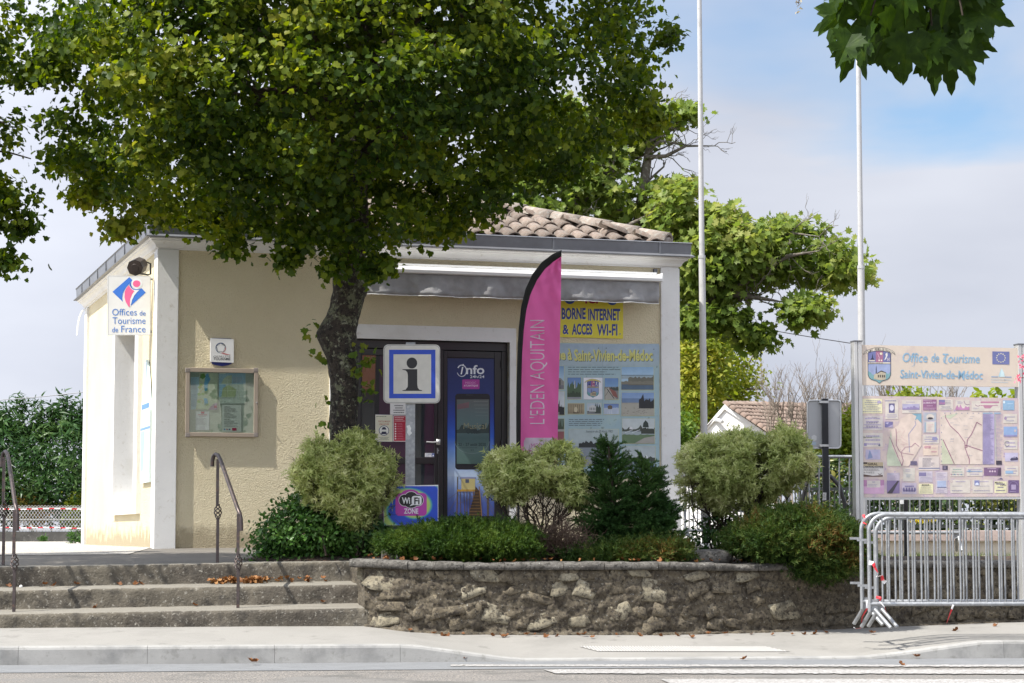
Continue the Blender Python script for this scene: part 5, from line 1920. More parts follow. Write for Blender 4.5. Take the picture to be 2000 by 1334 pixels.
for dx, dy, c_, lv in ((3, 3, '7fa4b8', 0), (0, 0, CB, 1)):
    pr.text('Office', 455 + dx, 184 + dy, 634 + dx, 250 + dy, c_, lv, .0, .15); pr.text('de', 663 + dx, 184 + dy, 717 + dx, 247 + dy, c_, lv, .0, .15); pr.text('Tourisme', 745 + dx, 186 + dy, 1012 + dx, 250 + dy, c_, lv, .0, .15)
    pr.text('Saint-Vivien-de-Médoc', 437 + dx, 306 + dy, 1034 + dx, 366 + dy, c_, lv, .004, .12)
# swashes on the big capitals
pr.ring(770, 232, 22, 26, 6, CB, 1, 60, 300, w1=2); pr.ring(528, 262, 14, 20, 5, CB, 1, -20, 120, w1=2); pr.ring(632, 340, 26, 26, 5, CB, 1, 120, 290, w1=2); pr.ring(905, 350, 22, 26, 5, CB, 1, 90, 250, w1=2); pr.ring(458, 352, 18, 20, 5, CB, 1, 60, 200, w1=2)
pr.rect(1105, 164, 1228, 257, '2a3f9e', 0)
for i in range(12):
    q = R(i * 30); pr.disc(1167 + 31 * math.cos(q), 210 + 31 * math.sin(q), 5, 5, 'd4c890', 1, 5)
pr.poly([(1148, 348), (1196, 348), (1190, 318), (1172, 283), (1160, 312)], '8fc4d4', 0); pr.poly([(1160, 348), (1196, 348), (1190, 318), (1172, 283)], 'b4d8dc', 1)
pr.rect(1097, 345, 1145, 351, '3a86c0', 0); pr.rect(1197, 345, 1244, 351, '3a86c0', 0)
pr.text('POINTE DU MÉDOC', 1097, 360, 1244, 374, 'a0b6c2', 0, .01); pr.lines(1097, 380, 1244, 392, 1, 'a8bcc8', 0, 5)
pr.build('header_print', M['ink_board'], ib)

pr = Print(BP, .0315, (1640, 640, .26987), .0006)
PU, LP, YE, CR = '6a5a9c', '9a86b4', 'd9d08a', 'cdbfae'
MG = '9c3a80'
def ad(x0, y0, x1, y1, bg, n, col=PU, **k): pr.rect(x0, y0, x1, y1, bg, 0); pr.lines(x0 + 8, y0 + 8, x1 - 8, y1 - 6, n, col, 1, center=True)
ad(160, 514, 308, 620, YE, 7, '8f8a9c'); pr.poly([(272, 548), (302, 548), (302, 535), (285, 524), (272, 536)], LP, 2)
pr.rect(330, 520, 424, 662, CR, 0); pr.lines(328, 522, 424, 536, 1, PU, 1, 6); pr.rect(356, 548, 398, 616, '4a3c86', 1); pr.disc(377, 580, 15, 22, 'c8c4dc', 2); pr.lines(332, 625, 422, 656, 3, LP, 1, center=True)
pr.rect(452, 524, 590, 618, CR, 0); pr.rect(454, 552, 578, 594, '9d94c0', 1); pr.hill(454, 578, 588, 594, 22, '7a62a6', 2, sd=4)
pr.lines(480, 532, 560, 545, 1, LP, 1); pr.lines(500, 600, 586, 612, 2, LP, 1)
pr.rect(603, 520, 701, 597, '8c2f7c', 0); pr.lines(606, 522, 698, 530, 1, 'd8a8c8', 1); pr.text('LA CABANE DU PORT', 606, 536, 698, 550, 'd8b0cc', 1, .03); pr.lines(630, 560, 680, 572, 1, 'c890b8', 1); pr.lines(606, 578, 698, 594, 2, 'd0a0c0', 1)
pr.rect(718, 520, 820, 594, CR, 0); pr.rect(718, 522, 762, 558, '5c4ea0', 1); pr.hill(718, 762, 545, 555, 12, 'a34f98', 2, sd=2); pr.lines(764, 524, 818, 556, 3, '77708c', 1); pr.lines(730, 564, 810, 590, 3, '8f86a0', 1, center=True)
pr.rect(838, 522, 940, 596, CR, 0); pr.hill(838, 938, 585, 596, 26, 'b4509c', 1, sd=6); pr.ring(925, 530, 26, 30, 4, '8c4088', 1, 60, 180); pr.lines(852, 530, 895, 552, 3, LP, 1)
pr.rect(955, 530, 1165, 605, CR, 0); pr.rect(1020, 533, 1154, 546, 'b0487c', 1); pr.rect(1020, 560, 1145, 565, 'b0487c', 1); pr.poly([(1050, 583), (1090, 583), (1108, 566), (1038, 566)], 'b0487c', 1); pr.ring(1000, 555, 20, 14, 4, '8c3a70', 1, 30, 170); pr.lines(968, 578, 1010, 590, 2, LP, 1)
pr.rect(1181, 526, 1264, 597, '4a98c6', 0); pr.disc(1190, 540, 8, 9, 'c4dce6', 1); pr.lines(1215, 545, 1262, 556, 1, 'a8cce0', 1); pr.lines(1190, 565, 1258, 592, 3, '7cb4d4', 1)
ad(162, 638, 312, 742, 'c8bab2', 4, LP); pr.text('05 56 09 60 47', 192, 680, 276, 694, PU, 2, .02); pr.text('05 56 09 60 50', 192, 709, 276, 723, PU, 2, .02); pr.text("Côte d'Argent", 196, 643, 272, 656, PU, 2, -.005, .2)
pr.rect(327, 680, 385, 722, '57489c', 0); pr.poly([(340, 722), (385, 700), (385, 722)], '9c86b8', 1); pr.poly([(330, 690), (355, 684), (350, 700)], 'a99cc8', 1)
ad(168, 762, 312, 862, CR, 3, LP); pr.text('Barracuda', 172, 786, 236, 798, '5a6a58', 2, .01, .1); pr.lines(240, 786, 300, 798, 1, '8fb89c', 1); pr.rect(176, 836, 196, 856, '7a66a8', 1); pr.disc(287, 850, 8, 7, '5a6a86', 1)
pr.rect(188, 882, 294, 954, 'a99dc4', 0); pr.poly([(202, 950), (240, 940), (222, 890), (214, 890)], '5f78b0', 1); pr.lines(244, 885, 290, 920, 3, '8fa4cc', 1)
pr.rect(168, 974, 319, 1078, 'cfc6be', 0); pr.rect(168, 974, 314, 1004, 'b39a5e', 1); pr.rect(168, 974, 200, 986, '3a2a20', 2); pr.text('GIRAL', 203, 978, 276, 996, '40301c', 3, .02); pr.rect(170, 1002, 314, 1016, '2a2226', 2)
pr.text('Menuiserie Ebénisterie', 174, 1003, 310, 1014, 'd4ccc4', 3, .01); pr.lines(174, 1020, 310, 1038, 2, '6a5a58', 1); pr.text('06 79 56 95 33', 174, 1042, 250, 1055, '5a4a48', 2); pr.poly([(168, 1078), (312, 1078), (312, 1066), (240, 1072), (168, 1060)], '5a3826', 2); pr.disc(290, 1052, 14, 12, '5a3826', 3); pr.disc(290, 1048, 14, 11, 'cfc6be', 4)
pr.rect(170, 1102, 322, 1202, 'b2559e', 0); pr.hill(170, 322, 1150, 1202, 20, 'cc86b8', 1, sd=9); pr.rect(198, 1105, 294, 1156, 'd0c0b4', 2); pr.lines(205, 1130, 288, 1150, 2, LP, 3); pr.lines(235, 1108, 258, 1124, 2, PU, 3)
pr.rect(342, 1050, 434, 1200, 'b9a6bc', 0); pr.rect(342, 1106, 434, 1200, '7a5a9c', 1); pr.poly([(342, 1200), (380, 1200), (430, 1110), (420, 1106)], '4c4250', 2); pr.lines(348, 1055, 400, 1064, 1, '5a8ab4', 1); pr.lines(348, 1068, 425, 1100, 4, LP, 1)
pr.rect(460, 1016, 544, 1112, 'cabfae', 0); pr.lines(480, 1060, 526, 1084, 3, '8fa8bc', 1); pr.lines(476, 1022, 532, 1044, 2, LP, 1)
ad(452, 1124, 556, 1204, 'b6a4bc', 2, PU); 
for i in range(5): pr.disc(464 + i * 20, 1172, 8, 16, '5a468c', 1, 7)
pr.rect(572, 1040, 672, 1120, 'bcaec0', 0); pr.rect(574, 1048, 626, 1074, '6a5a9c', 1); pr.lines(634, 1048, 670, 1070, 3, LP, 1); pr.lines(580, 1080, 668, 1116, 4, '9a8eb0', 1)
ad(572, 1130, 676, 1202, YE, 4, '8f8a7c'); pr.text('BONNE SAISON' if 0 else 'BONNE', 596, 1133, 648, 1142, '6a6450', 2, .03)
pr.rect(694, 1044, 780, 1200, 'c2b2be', 0); pr.rect(706, 1108, 770, 1160, '8aa0cc', 1); pr.rect(706, 1152, 774, 1158, '5a5c8c', 2); pr.lines(702, 1052, 776, 1100, 5, LP, 1); pr.lines(702, 1168, 776, 1196, 4, LP, 1)
pr.rect(603, 610, 700, 762, 'b8aab8', 0); pr.rect(612, 618, 698, 672, 'a0a8b8', 1); pr.disc(655, 646, 28, 22, CR, 2); pr.disc(656, 656, 20, 8, '3a3444', 3); pr.rect(614, 682, 698, 758, CR, 1); pr.rect(614, 684, 625, 756, '7fa0b8', 2); pr.rect(686, 684, 698, 756, '7fa0b8', 2); pr.lines(636, 695, 680, 750, 5, 'd0958c', 2)
ad(605, 775, 720, 838, CR, 3, LP); pr.poly([(670, 815), (700, 817), (712, 805), (700, 792), (670, 794)], '6f6cac', 2)
pr.rect(605, 850, 712, 924, 'd6b698', 0); pr.text('GITES', 612, 856, 660, 874, 'c04a78', 1, .05); pr.lines(668, 866, 704, 876, 1, 'c86a8c', 1); pr.lines(664, 892, 704, 904, 1, 'c04a78', 1, 7)
pr.rect(570, 934, 722, 1032, 'd0bcb0', 0); pr.lines(600, 942, 690, 1008, 8, '77708c', 1); pr.rect(572, 1014, 724, 1021, '5f6a9c', 1)
pr.rect(744, 998, 782, 1030, '4a3a5c', 0); pr.rect(752, 1002, 770, 1024, '6f5f80', 1)
ad(800, 1010, 902, 1076, CR, 3, '7fa894'); 
for i in range(4): pr.disc(808 + i * 24, 1062, 5, 5, ('b0487c', '5a68ac')[i % 2], 2, 6)
ad(918, 1010, 1034, 1074, CR, 3, LP); pr.rect(918, 1036, 1034, 1041, '5c90c0', 2); pr.disc(940, 1038, 10, 9, '5c90c0', 2)
pr.rect(1044, 1012, 1168, 1072, '74407c', 0)
for i in range(3): pr.disc(1088 + i * 18, 1040, 7, 7, 'c4a0b8', 1, 8)
pr.lines(1070, 1014, 1140, 1026, 1, 'c4a0c0', 1); pr.poly([(1140, 1072), (1168, 1072), (1168, 1012), (1150, 1020)], '52305c', 1)
for x0, x1 in ((800, 946), (960, 1110)):
    pr.rect(x0, 1100, x1, 1196, CR, 0); pr.lines(x0 + 40, 1106, x1 - 10, 1122, 1, LP, 1); pr.lines(x0 + 16, 1140, x1 - 20, 1152, 1, 'b0a4b4', 1); pr.lines(x0 + 12, 1174, x1 - 12, 1186, 1, PU, 1)
pr.ring(811, 1112, 8, 8, 2, 'b06a8c', 1); pr.rect(975, 1105, 1012, 1142, '4c5cae', 1); pr.poly([(980, 1140), (1008, 1140), (1004, 1126), (994, 1120), (984, 1126)], 'c4cce4', 2)
ad(1120, 1112, 1208, 1196, YE, 3, '7a6c8c'); pr.text('Médoc', 1124, 1116, 1180, 1126, '3a3040', 2, .02); pr.text('Coiffure', 1162, 1133, 1204, 1144, '4a3c58', 2, .01, .2)
pr.rect(1220, 1104, 1298, 1196, '5c2f7c', 0); pr.ring(1258, 1150, 34, 38, 3, '8a68a4', 1, 190, 350); pr.rect(1242, 1136, 1276, 1172, '9c80b4', 1); pr.lines(1230, 1180, 1290, 1192, 1, '9c80b4', 1)
# two maps
pr.poly([(350, 1000), (500, 1002), (560, 905), (592, 850), (594, 622), (505, 622), (440, 660), (425, 705), (372, 740), (362, 850), (338, 930)][::-1], 'd3b6a0', 1)
pr.poly([(372, 745), (340, 930), (344, 1000), (452, 1002), (380, 862)][::-1], 'b8c39c', 2)
pr.poly([(592, 690), (560, 660), (545, 672), (555, 640), (520, 622), (592, 622)][::-1], '3f97b4', 2)
pr.line([(545, 675), (552, 700), (500, 770), (505, 900)], 5, '8c86b0', 2)
RD = '98306c'
pr.line([(406, 730), (412, 790), (410, 850), (430, 890), (445, 905)], 4, RD, 3); pr.line([(445, 905), (460, 960), (450, 1000), (362, 790)], 4, RD, 3); pr.line([(445, 900), (475, 865), (520, 860), (545, 835), (575, 860)], 3.5, RD, 3); pr.line([(445, 905), (535, 920)], 3, RD, 3)
for i in range(16):
    a, b = random.uniform(385, 500), random.uniform(720, 960)
    pr.line([(a, b), (a + random.uniform(-40, 50), b + random.uniform(-30, 30))], 1.6, 'c77f84', 3)
pr.rect(727, 612, 1034, 988, 'd2b9a4', 1); pr.poly([(738, 986), (838, 986), (748, 812), (738, 800)], 'c0c398', 2); pr.poly([(740, 640), (860, 618), (800, 660)][::-1], 'bcc39a', 2)
pr.line([(765, 630), (766, 650), (800, 710), (860, 765), (905, 830), (908, 870), (925, 920), (938, 950), (938, 985)], 5, RD, 3)
pr.line([(1028, 706), (992, 684), (955, 770), (925, 810), (918, 860)], 5, RD, 3); pr.line([(905, 848), (1034, 890)], 5, RD, 3); pr.line([(748, 810), (830, 986)], 6, RD, 3); pr.line([(905, 865), (922, 866), (922, 850)], 4, RD, 3)
for i in range(26):
    a, b = random.uniform(760, 1010), random.uniform(640, 960)
    pr.line([(a, b), (a + random.uniform(-50, 50), b + random.uniform(-50, 50))], 1.2, 'b09a90', 2)
for i in range(14): pr.lines(x_ := random.uniform(780, 980), y_ := random.uniform(640, 960), x_ + 34, y_ + 6, 1, '7a84a4', 3)
for i in range(7): pr.rect(758 + i * 41, 616, 764 + i * 41, 622, '6a6aa0', 3); pr.rect(734, 650 + i * 52, 739, 657 + i * 52, '6a6aa0', 3)
pr.rect(1036, 615, 1108, 622, '3f9ac6', 1); pr.rect(1116, 615, 1166, 622, '3f9ac6', 1)
pr.rect(1036, 625, 1120, 990, '9d8abe', 0); pr.lines(1038, 626, 1118, 990, 44, '7460a8', 1, 4.5); pr.lines(1126, 626, 1180, 960, 34, '8c7cb0', 1, 3); pr.line([(1123, 626), (1132, 960)], 3, '9cc4a8', 1); pr.rect(1132, 962, 1174, 992, '3c3048', 1)
ad(1184, 624, 1284, 692, CR, 2, 'b0a6b4'); pr.disc(1200, 656, 10, 12, '9a78a8', 2, 7)
pr.rect(1187, 716, 1285, 786, '4a86c8', 0); pr.rect(1187, 776, 1285, 788, '6a68b4', 1); pr.disc(1270, 746, 8, 10, 'c0a8a8', 1)
ad(1190, 812, 1286, 880, CR, 2, LP); pr.ring(1212, 840, 18, 20, 4, '7c748c', 2, 20, 330)
pr.rect(1196, 905, 1290, 968, 'b2a6cc', 0); pr.poly([(1233, 956), (1240, 944), (1262, 934), (1284, 936), (1292, 948), (1288, 960), (1240, 962)], '3a2c5c', 1); pr.rect(1250, 938, 1276, 944, '8c84ac', 2)
ad(1194, 1002, 1294, 1070, CR, 3, LP); pr.rect(1200, 1036, 1256, 1056, '5c98c8', 2)
pr.rect(512, 966, 560, 994, '5a4a78', 2); pr.poly([(1140, 1098), (1185, 1098), (1170, 1086)], '5a4678', 1)
pr.build('map_print', M['ink_board'], ib)
# ------------------------------------------------------------------ hand rails on the steps
def basket(mb, pl_pts, r_, n=14, turns=.9):
    a, b = pl_pts
    for k in range(4):
        pts = []
        for i in range(n + 1):
            t = i / n
            q = k * math.pi / 2 + turns * 2 * math.pi * t
            rr = r_ * math.sin(math.pi * t) ** .7 + .003
            p = a.lerp(b, t)
            pts.append(p + Vector((math.cos(q) * rr, math.sin(q) * rr, 0)))
        mb.tube(pts, .0055, 6)
def handrail(label, xu, yu0, rail, xl, yl1, bu, bl):
    Du, Dl = 20.95, 19.97
    t = thing('handrail', label, 'handrail', tuple(P(xu, 1096, Du)), 'wrought iron handrails on the steps')
    mb = MB()
    mb.tube([P(x, y, D) for x, y, D in rail], .0185, 10)
    mb.build('top_rail', M['iron'], t, smooth=True)
    for x, ya, yb, D, bk in ((xu, yu0, 1104, Du, bu), (xl, rail[-3][1], yl1, Dl, bl)):
        mb = MB()
        a = P(x, ya, D); b = P(x, yb, D)
        m0, m1 = P(x, bk[0], D), P(x, bk[1], D)
        for p, q in ((a, m0), (m1, b)):
            w = .0125
            mb.box(p.x - w, p.y - w, q.z, p.x + w, p.y + w, p.z)
        post_ = mb.build('post', M['iron'], t)
        mb = MB()
        basket(mb, (m0 + Vector((0, 0, .004)), m1 - Vector((0, 0, .004))), .031)
        for m_ in (m0, m1):
            mb.tube([m_ + Vector((0, 0, -.006)), m_ + Vector((0, 0, .006))], .018, 8)
        mb.build('twisted_basket', M['iron'], post_, smooth=True)
handrail('wrought iron handrail on the right of the steps, in front of the notice board', 425.5, 897,
         [(414.5, 911, 20.98), (415, 899, 20.98), (417, 891, 20.97), (421, 887.5, 20.95), (426, 889, 20.9), (431, 899, 20.82), (464, 993, 20.02), (468.5, 1004, 19.98), (470.5, 1014, 19.97), (471, 1037, 19.97)],
         465.5, 1194, (986, 1013), (1084, 1113))
handrail('wrought iron handrail at the left edge, in front of the green shrub and mesh fence', 8, 893,
         [(3.5, 912, 20.98), (4, 897, 20.98), (6, 886, 20.97), (10, 882, 20.95), (14, 886, 20.9), (17, 898, 20.82), (29.5, 984, 20.02), (32.5, 996, 19.98), (33.5, 1006, 19.97), (33.5, 1037, 19.97)],
         28.5, 1199, (980, 1011), (1083, 1114))

# ------------------------------------------------------------------ crowd barriers
BARM = {}
def barrier(label, x0, D, ang, ytop, ybot, dz=0, feet=True, nb=None, group='galvanised crowd barriers', shade=None, shared=None, width=2.3, lean=0):
    pl = Plane(P(x0, ybot, D), R(ang))
    s0 = 0
    zt_, zb_ = pl.loc(x0, ytop)[1], pl.loc(x0, ybot)[1]
    t = thing('crowd_barrier', label, 'barrier', tuple(pl.w(0, zb_, 0)), group)
    rr, rad = .0175, .14
    def lw(s, z): return pl.w(s, z, lean * (z - zb_))
    pts = [lw(0, zb_ + .14)]
    for i in range(9):
        q = math.pi - math.pi / 2 * i / 8
        pts.append(lw(rad + rad * math.cos(q), zt_ - rad + rad * math.sin(q)))
    for i in range(9):
        q = math.pi / 2 - math.pi / 2 * i / 8
        pts.append(lw(width - rad + rad * math.cos(q), zt_ - rad + rad * math.sin(q)))
    pts.append(lw(width, zb_ + .14))
    MB().tube(pts, rr, 10).build('frame', M['galv'], t, smooth=True)
    zr = zb_ + .205
    MB().tube([lw(-.0, zr), lw(width, zr)], rr, 10).build('bottom_rail', M['galv'], t, smooth=True)
    L_ = zt_ - zr
    key = round(L_, 2), lean
    n = int(width / .108)
    bm0 = None
    base = root_loc(t)
    for i in range(1, n):
        s = i * width / n
        top = zt_ if rad < s < width - rad else zt_ - rad + math.sqrt(max(0, rad ** 2 - (rad - min(s, width - s)) ** 2))
        h = top - zr
        a = lw(s, zr)
        if abs(h - L_) < 1e-4:
            if bm0 is None:
                d = lw(0, zr + L_) - lw(0, zr)
                m_ = MB().tube([Vector((0, 0, 0)), d], .0085, 7)
                me = bpy.data.meshes.new('bar'); me.from_pydata([tuple(p) for p in m_.v], [], m_.f); me.materials.append(M['galv']); smooth_mesh(me)
                bm0 = me
            m4 = Matrix.Translation(a - base)
            instance('bar', bm0, t, m4)
        else:
            MB().tube([a, a + Vector((0, 0, h))], .0085, 7).build('bar', M['galv'], t, smooth=True)
    for s in (0, width):
        sgn = -1 if s == 0 else 1
        for zz in (zt_ - .22, zt_ - .60):
            MB().box(*(min(a, b) for a, b in zip(lw(s, zz) + pl.e * 0, lw(s, zz) + pl.e * sgn * .10 + Vector((0, .008, .02)))), *(max(a, b) + .0001 for a, b in zip(lw(s, zz), lw(s, zz) + pl.e * sgn * .10 + Vector((0, .008, .02))))).build('hook', M['galv'], t)
        c = lw(s + (.03 if s == 0 else -.03), zb_ + .19)
        MB().box(c.x - .035, c.y - .006, c.z - .05, c.x + .035, c.y + .006, c.z + .05).build('foot_plate', M['galv'], t)
        for o in (-1, 1):
            f = c + Vector((.05 * o * (1 if s == 0 else -1) + .02, 0, 0)) - pl.n * (-.20 * o) * .6
            f.z = zb_ + .012
            f.x += .05 * o
            MB().tube([c + Vector((.012 * o, 0, -.03)), f], .0165, 10).build('foot', M['galv'], t, smooth=True)
    return t, pl
zbar = on_pavement(1700, 1228)
barrier('front galvanised crowd barrier of the stack below the town map board', 1699.5, 18.95, 1.5, 1005.5, 1228)
barrier('middle galvanised crowd barrier of the stack, set slightly right of the front one', 1713, 19.15, 1.5, 1011, 1227)
barrier('rearmost galvanised crowd barrier of the stack, its bend sticking out furthest left', 1684.5, 19.38, 1.5, 1003.5, 1222)
barrier('grey crowd barrier standing behind the rounded shrub, left of the town map board', 1462, 24.3, 3, 892, 1078, lean=.05)
barrier('grey crowd barrier between the right pilaster and the rounded shrub', 1338, 25.5, 60, 893, 1072, width=2.2)

def ribbon(name, label, pts, w, cols, group=None, cat='barrier tape'):
    """twisted strip through 3D points, red and white by turns"""
    base = pts[0]
    t = thing(name, label, cat, tuple(base), group)
    n = len(pts)
    for ci, key in enumerate(('tape_red', 'tape_white')):
        mb = MB()
        for i in range(n - 1):
            if cols[i % len(cols)] != ci: continue
            a, b = pts[i], pts[i + 1]
            tw0, tw1 = i * .8, (i + 1) * .8
            d = (b - a).normalized()
            u = d.cross(Vector((0, -1, 0))).normalized()
            def off(tw): return (u * math.cos(tw * .5) + Vector((0, -1, 0)) * math.sin(tw * .5)) * w / 2
            mb.add([a - off(tw0), a + off(tw0), b + off(tw1), b - off(tw1)], [(0, 1, 2, 3)])
        if mb.f:
            mb.build('red_stretch' if ci == 0 else 'white_stretch', M[key], t)
    return t
def tp_(l): return [P(x, y, D) for x, y, D in l]
GT = 'scraps of red and white tape'
ribbon('barrier_tape', 'red and white tape scrap knotted at the top bend of the barrier stack', tp_([(1686, 1005, 18.9), (1689, 1012, 18.88), (1685, 1020, 18.88), (1693, 1024, 18.87), (1688, 1030, 18.88)]), .022, (0, 1, 0, 0), GT)
ribbon('barrier_tape', 'twisted red and white tape hanging halfway down the barrier stack', tp_([(1697, 1099, 18.88), (1706, 1100, 18.87), (1709, 1109, 18.86), (1715, 1118, 18.86), (1712, 1127, 18.86), (1722, 1124, 18.86), (1724, 1134, 18.86), (1730, 1138, 18.86)]), .035, (1, 0, 0, 1, 1, 0, 1), GT)
ribbon('barrier_tape', 'red and white tape wound round the lower rail of the barriers', tp_([(1711, 1166, 18.9), (1721, 1168, 18.88), (1718, 1174, 18.88), (1728, 1186, 18.88), (1731, 1198, 18.9)]), .022, (0, 0, 1, 0, 0), GT)
ribbon('barrier_tape', 'red and white tape scrap lying on the pavement beside the barrier feet', tp_([(1693, 1172, 18.9), (1694, 1188, 18.9), (1684, 1205, 19.0), (1682, 1226, 19.1), (1672, 1228, 19.2), (1667, 1225, 19.2)]), .018, (1, 0, 0, 0, 1), GT)
ribbon('barrier_tape', 'short red and white tape hanging below the middle of the barriers', tp_([(1862, 1181, 18.9), (1859, 1190, 18.9), (1855, 1200, 18.9), (1849, 1217, 18.9)]), .018, (1, 0, 0), GT)

# reverse of a road sign on a black post
SBP = Plane(P(1609, 830, 23.0), R(4))
sb_ = thing('road_sign', 'back of a grey rounded road sign on a black post, left of the map board', 'sign', tuple(SBP.pt(1609, 1070)))
MB().prism(SBP, rr_px(1577, 782, 1642, 875.5, 7), -.012, .0).build('sign_plate', pbr('sign_back_grey', (.40, .40, .40), .6, .04, 6), sb_)
pts = rr_px(1577, 782, 1642, 875.5, 7)
MB().tube([SBP.pt(x, y, .004) for x, y in pts], .008, 6, closed=True).build('rim', M['alu'], sb_, smooth=True)
MB().pbox(SBP, SBP.loc(1604, 800)[0], SBP.loc(1615.5, 800)[0], SBP.loc(1609, 1085)[1], SBP.loc(1609, 779)[1], .012, .05).build('post', pbr('black_post', (.014, .016, .02), .4), sb_)
for y in (785, 870): MB().qbox(SBP, 1601, y - 2.2, 1618.5, y + 2.2, .0, .054).build('clamp', M['alu'], sb_)
pr = Print(SBP, .0515); pr.rect(1607, 962, 1614, 977, 'c8c6c4', 0); pr.lines(1608, 964, 1613, 976, 4, '908c88', 1); pr.build('sticker', M['ink'], sb_)
pr = Print(SBP, .002); pr.poly([(1590, 849), (1595, 852), (1595, 859), (1590, 862), (1585, 859), (1585, 852)][::-1], 'c4c4c2', 0); pr.rect(1584, 863, 1594, 869, 'a2b2bc', 0); pr.build('maker_marks', M['ink'], sb_)

# small black post with a white plate behind the barriers
bp_ = thing('black_post', 'thin black post with a small white plate near its top, behind the map board', 'post', tuple(P(1768, 1092, 24.2)))
a = P(1768, 940, 24.2); b = P(1768, 1095, 24.2)
MB().box(a.x - .022, a.y - .022, b.z, a.x + .022, a.y + .022, a.z).build('post_shaft', M['black'], bp_)
a = P(1762, 979, 24.17); MB().box(a.x - .022, a.y - .012, a.z - .033, a.x + .018, a.y, a.z + .033).build('plate', M['white_gloss'], bp_, bevel=.006)

# bicycle hoops
for lbl, pts in (('taller black tubular bicycle hoop behind the rounded shrub near the map board', [(1567, 1075), (1568, 975), (1574, 948), (1587, 931), (1602, 926), (1622, 930), (1640, 950), (1650, 985), (1652, 1075)]),
                 ('black tubular bicycle hoop mostly hidden by the rounded shrub, left of the taller hoop', [(1480, 1075), (1482, 990), (1492, 966), (1508, 955), (1526, 957), (1538, 972), (1543, 995), (1544, 1075)])):
    t = thing('bicycle_hoop', lbl, 'bicycle rack', tuple(P(pts[0][0], 1075, 25.4)), 'black bicycle hoops')
    MB().tube([P(x, y, 25.4) for x, y in pts], .024, 10).build('hoop_tube', M['black'], t, smooth=True)

# flag poles
whp = pbr('white_pole', (.50, .50, .50), .4, .06, 3, spots=[(5, .55, .7, (.40, .40, .40)), (22, .62, .7, (.36, .35, .33))])
for lbl, D, sec, base in (('tall white flagpole just right of the building', 26.5, [(1378, 1080, 7.0), (1370.9, 503, 6.4), (1370.8, 500, 5.3), (1366, 0, 4.6), (1362, -420, 4)], 0),
                          ('tall white flagpole behind the left post of the map board, its top hidden by leaves', 25.0, [(1687, 1080, 8.0), (1681.5, 523, 6.8), (1681.3, 519, 5.4), (1675, 0, 4.6), (1671, -420, 4)], 0)):
    t = thing('flagpole', lbl, 'flagpole', tuple(P(sec[0][0], sec[0][1], D)), 'white flagpoles')
    MB().tube([P(x, y, D) for x, y, r_ in sec[:2]], [r_ * D / F for x, y, r_ in sec[:2]], 16).build('lower_section', whp, t, smooth=True)
    MB().tube([P(x, y, D) for x, y, r_ in sec[2:]], [r_ * D / F for x, y, r_ in sec[2:]], 16).build('upper_section', whp, t, smooth=True)
    x, y, r_ = sec[1]
    MB().tube([P(x, y + 2, D), P(x, y - 4, D)], (r_ + .6) * D / F, 16).build('joint_collar', M['alu'], t, smooth=True)

# overhead cables
for lbl, D, pts in (('thin overhead cable sloping down to the right, between maple and map board', 38, [(1440, 633), (1488, 641.5), (1540, 651), (1600, 661), (1665, 671), (1760, 684)]),
                    ('thin overhead cable above the green shrubs at the left edge', 38, [(-200, 800), (0, 781.5), (90, 774), (172, 765), (300, 750)])):
    t = thing('overhead_cable', lbl, 'cable', tuple(P(pts[0][0], pts[0][1], D)), 'overhead cables')
    MB().tube([P(x, y, D) for x, y in pts], .008, 5).build('wire', pbr('cable_sheath', (.06, .06, .065), .6) if lbl.startswith('thin overhead cable sl') else pbr('pale_cable', (.28, .29, .3), .6), t)

# blocks of stone lying in the bed
def block(name, label, x0, y0, x1, y1, D, dep, mat, seed, rnd=.03):
    a, b = P(x0, y1, D), P(x1, y0, D)
    t = None
    mb = MB()
    n = 14
    cx, cz = (a.x + b.x) / 2, (a.z + b.z) / 2
    hx, hz = (b.x - a.x) / 2, (b.z - a.z) / 2
    rws = []
    for i in range(n + 1):
        ph = math.pi * i / n - math.pi / 2
        row = []
        for j in range(21):
            th = 2 * math.pi * j / 20
            q = Vector((math.cos(ph) * math.cos(th), math.cos(ph) * math.sin(th), math.sin(ph)))
            q = Vector([math.copysign(abs(c) ** rnd, c) for c in q])
            q *= 1 + .07 * fb(q, 1.5, seed)
            row.append(Vector((cx + q.x * hx, D + dep / 2 + q.y * dep / 2, cz + q.z * hz)))
        rws.append(row)
    mb.grid(rws)
    return tag(mb.build(name, mat, base=(cx, D, a.z), smooth=True), label, 'stone')
M['pale_block'] = pbr('pale_concrete_block', (.33, .33, .32), .9, .15, 8, bump=.5, bscale=60, spots=[(12, .55, .68, (.2, .2, .19))])
block('stone_block', 'pale squared concrete block at the left edge of the clipped juniper', 773, 1071, 806, 1099, 20.15, .3, M['pale_block'], 1, .25)
block('stone_block', 'dark weathered block beside the pale one, at the left end of the bed', 744, 1074, 771, 1099, 20.25, .25, M['cap'], 2, .25)
block('boulder', 'long rounded grey stone on the wall between the two conifers', 1330, 1073, 1432, 1106, 20.3, .4, M['cap'], 5, .5)

